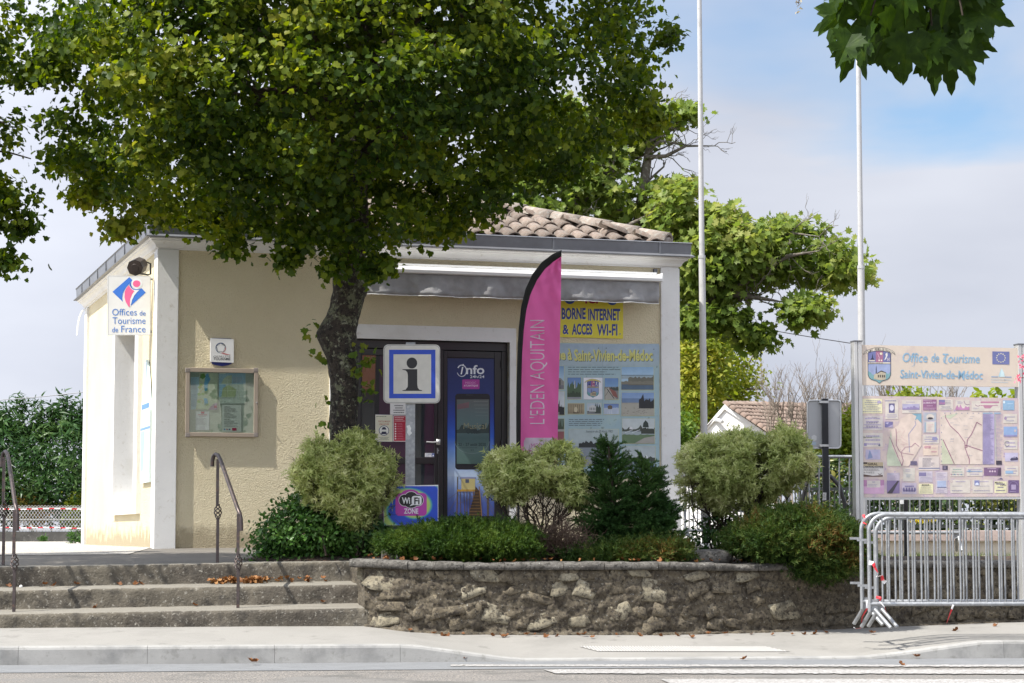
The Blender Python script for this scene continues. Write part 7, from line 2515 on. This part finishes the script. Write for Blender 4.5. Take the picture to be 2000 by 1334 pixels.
# grass behind the wall on the right
mb = []
n = 9000
gx = rng.uniform(-0.5, 8.2, n); gy = rng.uniform(21.6, 29.8, n)
k_ = gx > 2.6 + (gy - 21.6) * .12
gx, gy = gx[k_], gy[k_]
n = len(gx)
gz = np.full(n, .70)
bl = (np.array([(-.05, 0, 0), (.05, 0, 0), (0, 0, 1.0), (.02, .1, .5)]), np.array([(0, 1, 2)]))
V, T_ = scatter(bl[0], bl[1], np.stack([gx, gy, gz], 1), rng.normal(0, .25, (n, 3)) + np.array([0, 0, 1]), rng.uniform(0, 6.3, n), rng.uniform(.03, .14, n))
npmesh('grass', V, T_, leafmat('grass_blades', [(.1, (.05, .09, .02)), (.7, (.12, .17, .04)), (1, (.3, .27, .12))], .3), None, kind='stuff')

# --- shrubs on the left background
t = plant('oleander_shrub', 'tall dark green shrub with upright shoots behind the far mesh fence', 'shrub', 60, 1062, 43.5)
foliage(t, [(-420, 800), (-60, 790), (0, 800), (12, 775), (25, 800), (60, 830), (85, 800), (105, 815), (130, 790), (160, 800), (190, 790), (250, 850), (250, 1030), (-420, 1030)], 43.5, 1.5, 2300, 14, .16, NARROW, G9, crad=.16, name='foliage', upb=.5)
for xs in (5, 38, 75, 100, 122, 142, 160, -30):
    yt_ = {38: 752, 122: 748, 160: 764, 75: 764, 5: 775}.get(xs, 775)
    foliage(t, [(xs - 9, 860), (xs - 7, yt_ + 20), (xs + 2, yt_), (xs + 9, yt_ + 18), (xs + 12, 860)], 43.2, .3, 36, 10, .15, NARROW, G9, crad=.07, name='upright_shoot')
t = plant('nandina_shrub', 'orange-tinted feathery shrub behind the far mesh fence', 'shrub', 62, 1062, 42.6)
foliage(t, [(20, 1030), (28, 968), (45, 958), (60, 972), (80, 962), (98, 980), (100, 1030)], 42.6, .3, 90, 12, .09, NARROW, G10, crad=.09)
t = plant('low_shrub', 'yellow-green low shrub beside the building, behind the far mesh fence', 'shrub', 155, 1062, 42.7)
foliage(t, [(128, 1035), (133, 968), (150, 958), (180, 962), (190, 1035)], 42.7, .3, 90, 12, .09, SIMPLE, G3, crad=.09)
for lbl, x, col, h in (('feathery green weed at the foot of the far dwarf wall', 88, None, 1044), ('yellow-flowered weed beside the left rear corner of the building', 160, 1, 1040), ('tall thin weed on the gravel left of the building', 145, None, 1035)):
    D_ = 41.5 if x < 140 else 33
    t = plant('weed', lbl, 'weed', x, 1061 if x < 140 else 1064, D_)
    foliage(t, [(x - 8, 1061), (x - 9, h + 4), (x, h), (x + 8, h + 4), (x + 7, 1061)] if x < 140 else [(x - 5, 1064), (x - 7, h + 6), (x, h), (x + 7, h + 6), (x + 4, 1064)], D_, .08, 26, 8, .06, NARROW, G8, crad=.03)
    if col:
        pos = np.array([P(160 + dx_, 1043 + dy_, 33) for dx_, dy_ in ((0, 0), (2, 1), (-1, 1), (1, -1))])
        V, T_ = scatter(SIMPLE[0], SIMPLE[1], np.repeat(pos, 4, 0), rng.normal(0, 1, (16, 3)), rng.uniform(0, 6, 16), np.full(16, .03))
        npmesh('petals', V, T_, bpy.data.materials['yellow_petals'], t)

# --- bed planting
ROS = rosette(8, NARROW, .55, 3, 1.0)
SPR = sprig(12)
JSP = sprig(9, .06, .5, 8, .8)
def stems(t, x, y, D, tips_, r0=.012, mat=None, sub=2):
    mb = MB()
    for (tx, ty, tD) in tips_:
        a = P(x + random.uniform(-14, 14), y, D + random.uniform(-.08, .08))
        pts = branch(mb, a, P(tx, ty, tD), r0, .004, .10, 7, 6)
        for p in pts[3:]:
            for _ in range(sub):
                spray(mb, p, Vector((random.uniform(-1, 1), random.uniform(-1, 1), random.uniform(0, 1))).normalized(), random.uniform(.08, .2), .0035, 1, .7, 2)
    ob = mb.build('stems', mat or DTWIG, t, smooth=True)
    ob['kind'] = 'stuff'
GV = 'variegated rounded shrubs in the bed'
def pitt(label, poly, D, T, n, base, tips_):
    t = plant('variegated_shrub', label, 'shrub', base[0], base[1], D, GV)
    stems(t, base[0], base[1], D, tips_)
    foliage(t, poly, D, T, n, 6, .044, ROS, G4, crad=.04, shell=3.2, Rr=T * .9, name='foliage', upb=.35, jitN=.5, holes=.45, hsc=4.5, inset=.045)
    return t
pitt('grey-green variegated shrub around the base of the lime trunk', [(655, 850), (700, 838), (735, 850), (762, 885), (774, 930), (764, 975), (732, 1000), (722, 1030), (700, 1045), (660, 1030), (655, 990), (690, 940), (690, 890)], 21.05, .36, 800, (700, 1085), [(690, 900, 21), (740, 890, 21.1), (770, 940, 21), (730, 980, 20.9), (660, 960, 21)])
pitt('yellower variegated shrub left of the lime trunk, above the ivy', [(582, 868), (612, 855), (650, 862), (690, 870), (700, 930), (690, 985), (640, 1000), (600, 990), (568, 928), (578, 900)], 20.95, .30, 520, (650, 1085), [(600, 900, 21.1), (620, 940, 21.1), (590, 930, 21.2)])
pitt('airy variegated shrub with many bare stems below the pink flag', [(935, 915), (960, 885), (1000, 872), (1040, 890), (1060, 868), (1100, 862), (1130, 885), (1150, 930), (1155, 985), (1130, 1008), (1100, 985), (1060, 965), (1020, 990), (985, 985), (950, 960), (930, 935)], 20.85, .42, 900, (1050, 1090),
     [(random.uniform(950, 1140), random.uniform(900, 985), random.uniform(20.6, 21.1)) for _ in range(22)])
pitt('largest rounded variegated shrub, at the right end of the building', [(1320, 905), (1340, 872), (1385, 846), (1420, 850), (1440, 832), (1470, 850), (1500, 846), (1535, 826), (1570, 852), (1595, 915), (1570, 955), (1520, 965), (1495, 1000), (1460, 1010), (1440, 985), (1410, 1022), (1380, 990), (1340, 990), (1320, 960)], 21.4, .5, 1750, (1410, 1090),
     [(random.uniform(1340, 1560), random.uniform(890, 980), random.uniform(21.1, 21.7)) for _ in range(20)])

t = plant('ivy_mound', 'mound of glossy green ivy at the foot of the lime tree, spilling onto the terrace', 'ivy', 620, 1088, 21.3)
foliage(t, [(485, 1096), (505, 1045), (535, 1000), (585, 960), (640, 955), (700, 1000), (745, 1020), (752, 1096)], 21.3, .5, 760, 13, .05, SIMPLE, G8, crad=.07, shell=2.5, name='foliage', jitN=.8, inset=.04)
t = plant('juniper', 'low clipped juniper cushion in fresh green, in front of the wireless sign', 'shrub', 900, 1098, 20.45, 'low junipers on the wall')
foliage(t, [(733, 1068), (742, 1046), (775, 1036), (800, 1032), (835, 1024), (870, 1020), (905, 1016), (960, 1018), (1000, 1024), (1035, 1032), (1062, 1056), (1058, 1086), (1000, 1106), (880, 1112), (810, 1098), (770, 1082)], 20.25, .52, 1500, 10, .062, JSP, G5, crad=.042, shell=3, Rr=.25, name='foliage', upb=.5, jitN=.6, inset=.03, holes=.5, hsc=6)
stems(t, 900, 1095, 20.4, [(random.uniform(770, 1040), random.uniform(1040, 1080), random.uniform(20, 20.7)) for _ in range(14)])
t = plant('juniper', 'shaggy olive-brown juniper hanging over the wall, left of the barriers', 'shrub', 1560, 1105, 20.9, 'low junipers on the wall')
foliage(t, [(1418, 1065), (1425, 1035), (1480, 1012), (1540, 998), (1600, 1003), (1650, 1016), (1676, 1048), (1688, 1095), (1645, 1112), (1610, 1135), (1570, 1132), (1520, 1105), (1460, 1088)], 20.45, .55, 1900, 9, .085, JSP, G6, crad=.055, shell=3, Rr=.35, name='foliage', upb=.35, jitN=.7, inset=.03, holes=.5, hsc=5)
stems(t, 1560, 1105, 20.8, [(random.uniform(1440, 1670), random.uniform(1010, 1090), random.uniform(20.3, 21.1)) for _ in range(14)])
# spruce: real whorls of shoots
t = plant('young_spruce', 'dark green young spruce with pointed tip in front of the town poster', 'tree', 1210, 1098, 20.7)
mb = MB()
mb.tube([P(1200, 1100, 20.7), P(1196, 960, 20.7), P(1188, 866, 20.7)], [.035, .022, .006], 8)
mb.tube([P(1240, 1100, 20.75), P(1258, 990, 20.75), P(1264, 905, 20.75)], [.03, .018, .006], 8)
SV, ST = [], []
nn = 0
def shoot(a, b, r_):
    global nn
    n = max(3, int((b - a).length / .012))
    P_ = np.array([a.lerp(b, i / n) for i in range(n)])
    P_ = np.repeat(P_, 10, 0)
    d = np.array((b - a).normalized())
    k = len(P_)
    N = rng.normal(0, 1, (k, 3)); N -= (N @ d)[:, None] * d; N /= np.linalg.norm(N, axis=1, keepdims=True) + 1e-9
    D_ = N * .8 + d * .7 + np.array([0, 0, .15])
    D_ /= np.linalg.norm(D_, axis=1, keepdims=True)
    S_ = np.cross(D_, rng.normal(0, 1, (k, 3))); S_ /= np.linalg.norm(S_, axis=1, keepdims=True) + 1e-9
    l = r_ * rng.uniform(.7, 1.2, (k, 1))
    V = np.stack([P_ - S_ * .0034, P_ + S_ * .0034, P_ + D_ * l], 1).reshape(-1, 3)
    SV.append(V); ST.append(np.arange(k * 3).reshape(-1, 3) + nn); nn += k * 3
def whorls(cx, ytop, ybot, rpx, D, n):
    for i in range(n):
        f_ = i / (n - 1)
        y = ytop + (ybot - ytop) * f_
        c = P(cx(y), y, D)
        R_ = (.025 + (rpx * D / F) * f_ ** .95)
        m = 5 + int(5 * f_)
        for k in range(m):
            q = random.uniform(0, 6.28)
            d = Vector((math.cos(q), math.sin(q) * .8, .35 - .25 * f_))
            L_ = R_ * random.uniform(.75, 1.1)
            e = c + d * L_
            mb.tube([c, c + d * L_ * .6, e], [.005, .004, .002], 5)
            shoot(c.lerp(e, .05), e, .027)
            for j in range(int(3 + 9 * f_)):
                g = c.lerp(e, random.uniform(.3, .95))
                dd = (d.normalized() + Vector((random.uniform(-1, 1), random.uniform(-1, 1), random.uniform(-.1, .8)))).normalized()
                shoot(g, g + dd * random.uniform(.07, .17), .025)
shoot(P(1188, 885, 20.7), P(1188, 860, 20.7), .016)
shoot(P(1264, 915, 20.75), P(1264, 898, 20.75), .016)
whorls(lambda y: 1188 + (y - 866) * .09, 872, 1090, 86, 20.7, 26)
whorls(lambda y: 1264, 908, 1092, 88, 20.72, 23)
mb.build('stems', DTWIG, t, smooth=True)['kind'] = 'stuff'
npmesh('needles', np.concatenate(SV), np.concatenate(ST), G7, t, kind='stuff')
t = plant('creeping_conifer', 'olive creeping conifer along the wall top below the young spruce', 'shrub', 1200, 1100, 20.35)
foliage(t, [(1085, 1095), (1110, 1078), (1180, 1070), (1290, 1050), (1345, 1060), (1335, 1100), (1260, 1106), (1120, 1104)], 20.35, .4, 700, 9, .075, JSP, G6, crad=.05, shell=3, Rr=.2, name='foliage', upb=.4, jitN=.7, inset=.02, holes=.4, hsc=6)
t = plant('bare_shrub', 'tangle of dry brown twigs between the clipped juniper and the spruce', 'shrub', 1085, 1098, 20.5)
stems(t, 1085, 1098, 20.45, [(random.uniform(1040, 1150), random.uniform(1030, 1085), random.uniform(20.2, 20.8)) for _ in range(26)], .007, pbr('brown_twig', (.10, .065, .045), .95, .3, 9), 3)
t = plant('laurel_shrub', 'dark glossy understorey leaves below the largest rounded shrub', 'shrub', 1385, 1095, 21.3)
foliage(t, [(1340, 1080), (1345, 1020), (1390, 1000), (1450, 1000), (1470, 1040), (1440, 1085)], 21.4, .35, 90, 9, .05, SIMPLE, G9, crad=.07)
t = plant('low_shrub', 'dark leafy growth in the shade behind the wireless sign', 'shrub', 720, 1090, 21.2)
foliage(t, [(660, 1085), (655, 1030), (700, 1010), (740, 1000), (760, 1030), (760, 1085)], 21.2, .3, 200, 10, .05, SIMPLE, G9, crad=.06)

# --- plane tree bough close to the camera
o_pl = [(0, 0), (.10, -.03), (.26, -.10), (.30, -.02), (.44, -.04), (.40, .06), (.62, .16), (.47, .22), (.50, .30), (.36, .32), (.30, .40), (.42, .52), (.50, .72), (.36, .68), (.33, .76), (.24, .70), (.15, .62), (.17, .80), (.10, .88), (.08, 1.0), (0, 1.12)]
PLN = fan(o_pl, .34, .22)
pb = thing('plane_tree_bough', 'bough of large dark plane leaves hanging in from the top right, close to the camera', 'tree', tuple(P(1800, -330, 10.2)))
mb = MB()
root_ = P(1800, -330, 10.2)
ends = [(1640, 40), (1700, 60), (1760, 70), (1820, 80), (1880, 60), (1920, 30), (1680, -20), (1790, 10), (1860, -30), (1950, -30)]
for x, y in ends:
    pts = branch(mb, root_, P(x, y - 30, 10 + random.uniform(-.2, .25)), .016, .004, .05, 9, 7)
mb.build('twigs', DTWIG, pb, smooth=True)
plm = bpy.data.meshes.new('leaf'); plm.from_pydata([tuple(v) for v in PLN[0]], [], [tuple(q) for q in PLN[1]]); plm.materials.append(GP)
# (tip x, tip y, length px, tilt deg from straight down, +right)
tipsP = [(1588, 62, 74, -52), (1612, 94, 78, -22), (1655, 160, 88, -6), (1632, 128, 60, -28), (1674, 148, 84, -12), (1742, 168, 92, 6), (1770, 166, 80, 0), (1800, 152, 72, -12), (1829, 178, 80, 2), (1866, 184, 88, 12), (1904, 158, 78, 16), (1932, 116, 76, 34), (1940, 106, 60, 42), (1985, 46, 82, 70), (1957, 66, 80, 28), (1960, 6, 70, 60),
         (1722, 130, 90, -14), (1794, 134, 86, 4), (1850, 140, 86, 6), (1885, 128, 80, 20), (1690, 110, 80, -18), (1664, 84, 84, -22), (1720, 86, 90, 0), (1760, 100, 90, 8), (1820, 96, 92, -6), (1870, 92, 90, 12), (1910, 80, 84, 24), (1640, 60, 80, -30), (1700, 50, 90, 4), (1750, 56, 86, -12), (1800, 60, 90, 12), (1850, 50, 90, -4), (1900, 44, 90, 18), (1930, 20, 84, 30), (1620, 30, 78, -30), (1670, 20, 88, 8), (1725, 22, 90, -10), (1780, 18, 90, 6), (1835, 14, 88, -8), (1885, 8, 86, 14), (1655, -12, 84, -10), (1710, -14, 84, 6), (1765, -12, 84, -4), (1820, -16, 84, 8), (1875, -20, 84, 0), (1630, -30, 80, -20), (1930, -24, 80, 22), (1978, -8, 60, 40), (1735, 140, 64, 20), (1682, 128, 60, 14), (1843, 160, 60, -10), (1615, 70, 60, -34)]
bb = root_loc(pb)
for x, y, l, a in tipsP:
    D_ = 10 + random.uniform(-.28, .3)
    sc_ = l * 1.12 * D_ / F
    aa = R(a)
    Y = Vector((math.sin(aa), random.uniform(-.35, .35), -math.cos(aa))).normalized()
    rl_ = R(random.uniform(-68, 68))
    Zv = Vector((math.sin(rl_), -math.cos(rl_), 0))
    Zv = (Zv - Y * Zv.dot(Y)).normalized()
    X = Y.cross(Zv)
    tip = P(x, y, D_)
    m4 = tmat(tip - Y * sc_ * 1.12 / 1.0 - bb, X, Y, Zv, sc_)
    instance('leaf', plm, pb, m4)
ds = thing('dead_sprig', 'small dry pale sprig dangling at the top edge, right of the first flagpole', 'twig', tuple(P(1566, -30, 10.5)))
mb = MB(); branch(mb, P(1585, -300, 10.5), P(1560, 8, 10.5), .004, .002, .02, 6, 5); mb.build('stem', DTWIG, ds)
n = 26
pos = np.array([P(1566 - i * .35, -12 + i * 1.3, 10.5) for i in range(n)]) + rng.normal(0, .006, (n, 3))
V, T_ = scatter(SIMPLE[0], SIMPLE[1], pos, rng.normal(0, 1, (n, 3)), rng.uniform(0, 6, n), .022 * rng.uniform(.6, 1.3, n))
npmesh('dry_leaves', V, T_, leafmat('dry_leaf', [(0, (.12, .09, .05)), (1, (.36, .32, .22))], .2), ds)

# ------------------------------------------------------------------ fallen leaves
FL = leafmat('fallen_leaf', [(0, (.10, .04, .018)), (.5, (.20, .085, .03)), (1, (.32, .17, .065))], .1, .6)
nt_ = FL.node_tree
fv = LIME[0].copy(); fv[:, 2] = fv[:, 0] ** 2 * 1.6 + (fv[:, 1] - .5) ** 2 * .9
flm = bpy.data.meshes.new('fallen_leaf'); flm.from_pydata([tuple(v) for v in fv], [], [tuple(q) for q in LIME[1]]); flm.materials.append(FL)
def fleaf(p, sc_, label, group):
    o = bpy.data.objects.new('fallen_leaf', flm)
    C.objects.link(o)
    o.location = p + Vector((0, 0, .006))
    o.rotation_euler = (random.uniform(-.5, .5), random.uniform(-.5, .5), random.uniform(0, 6.28))
    o.scale = (sc_,) * 3
    tag(o, label, 'leaf', group)
wallf = [(800, 1235), (866, 1243), (874, 1242), (902, 1240), (958, 1243), (978, 1245), (993, 1245), (1026, 1243), (1043, 1243), (1068, 1244), (1092, 1244), (1126, 1241), (1160, 1248), (1206, 1243), (1244, 1242), (1286, 1243), (1348, 1246), (1380, 1241), (1512, 1241), (1550, 1241), (1570, 1241), (1597, 1239), (1610, 1238), (1420, 1241), (1318, 1243), (1140, 1243), (845, 1240), (1470, 1241)]
ORD = 'first second third fourth fifth sixth seventh eighth ninth tenth eleventh twelfth thirteenth fourteenth fifteenth sixteenth seventeenth eighteenth nineteenth twentieth twenty-first twenty-second twenty-third twenty-fourth twenty-fifth twenty-sixth twenty-seventh twenty-eighth'.split()
for i, (x, y) in enumerate(sorted(wallf)):
    fleaf(on_pavement(x, y), random.uniform(.035, .065), 'curled brown leaf at the stone wall foot, ' + ORD[i] + ' from the steps end', 'fallen leaves along the wall foot')
for (x, y), lb in zip(((241, 1224), (145, 1225), (361, 1291), (500, 1298), (815, 1291), (908, 1291), (1458, 1289), (1872, 1233), (1706, 1240), (1948, 1223), (1795, 1286), (1755, 1299)),
    ('brown leaf against the lowest riser, left of the right handrail', 'tiny brown leaf at the lowest riser near the left handrail', 'large pale curled leaf in front of the left kerb', 'brown curled leaf on the road below the right handrail', 'flat brown leaf at the kerb foot where the kerb starts dropping', 'small leaf at the sloping kerb, left of the crossing', 'small leaf at the flush kerb above the crossing stripes', 'yellow-brown leaf on the pavement under the barriers', 'small leaf on the pavement below the barrier feet', 'orange leaf on the pavement near the right edge', 'leaf at the foot of the rising right kerb', 'tiny leaf lying on the crossing stripe at right')):
    fleaf(on_pavement(x, y) if y < 1285 else G(x, y, .008), .085 if 'large' in lb or 'curled' in lb else .06, lb, 'single fallen leaves on pavement and road')
for i, D_, xs in ((0, 20.2, ((635, 1186), (380, 1190), (195, 1190))), (1, 20.68, ((20, 1148), (90, 1147), (115, 1147), (150, 1146), (235, 1143), (272, 1142), (275, 1141), (600, 1180)))):
    for x, y in sorted(xs):
        sk_ = globals().get('sk_', 0) + 1
        z_ = stepz(i, x, 1) + (stepz(i + 1, x, 0) - stepz(i, x, 1)) * .85
        X_ = (x - 1000) * D_ / F
        fleaf(Vector((X_, D_, z_ + .004)), .055, 'brown leaf lying on the ' + ('lowest step, ' if i == 0 else 'middle step, ') + ORD[sorted(xs).index((x, y))] + ' from the left', 'fallen leaves on the steps')
n = 130
xs = rng.uniform(412, 640, n) ; xs = np.where(rng.random(n) < .75, rng.uniform(415, 520, n), xs)
pos = np.array([Vector(((x - 1000) * 20.66 / F, 20.66 + random.uniform(-.07, .05), stepz(1, x, 1) + (stepz(2, x, 0) - stepz(1, x, 1)) * .85 + random.uniform(.004, .04))) for x in xs])
V, T_ = scatter(fv, LIME[1], pos, rng.normal(0, .5, (n, 3)) + np.array([0, 0, 1]), rng.uniform(0, 6, n), rng.uniform(.03, .055, n))
tag(npmesh('leaf_litter', V, T_, FL, None), 'drift of dry orange leaves on the second step behind the right handrail', 'leaf litter', kind='stuff')
n = 150
ps = []
for _ in range(n):
    px = random.uniform(700, 1650); f, zt = wz(max(px, 713), 1)
    ps.append((f.x, f.y + random.uniform(.02, .75), zt + .075 + random.uniform(0, .02)))
V, T_ = scatter(fv, LIME[1], np.array(ps), rng.normal(0, .4, (n, 3)) + np.array([0, 0, 1]), rng.uniform(0, 6, n), rng.uniform(.02, .05, n))
tag(npmesh('leaf_litter', V, T_, FL, None), 'dry leaves scattered on the soil of the planted bed', 'leaf litter', kind='stuff')
wb_ = P(41, 1147, 20.66)
import bmesh
bm = bmesh.new(); bmesh.ops.create_icosphere(bm, subdivisions=3, radius=.016)
me = bpy.data.meshes.new('white_ball'); bm.to_mesh(me); bm.free(); smooth_mesh(me); me.materials.append(M['white_gloss'])
o = bpy.data.objects.new('white_ball', me); C.objects.link(o); o.location = (wb_.x, wb_.y, stepz(1, 41, 1) + .02); tag(o, 'small white ball on the second step beside the left handrail', 'ball')
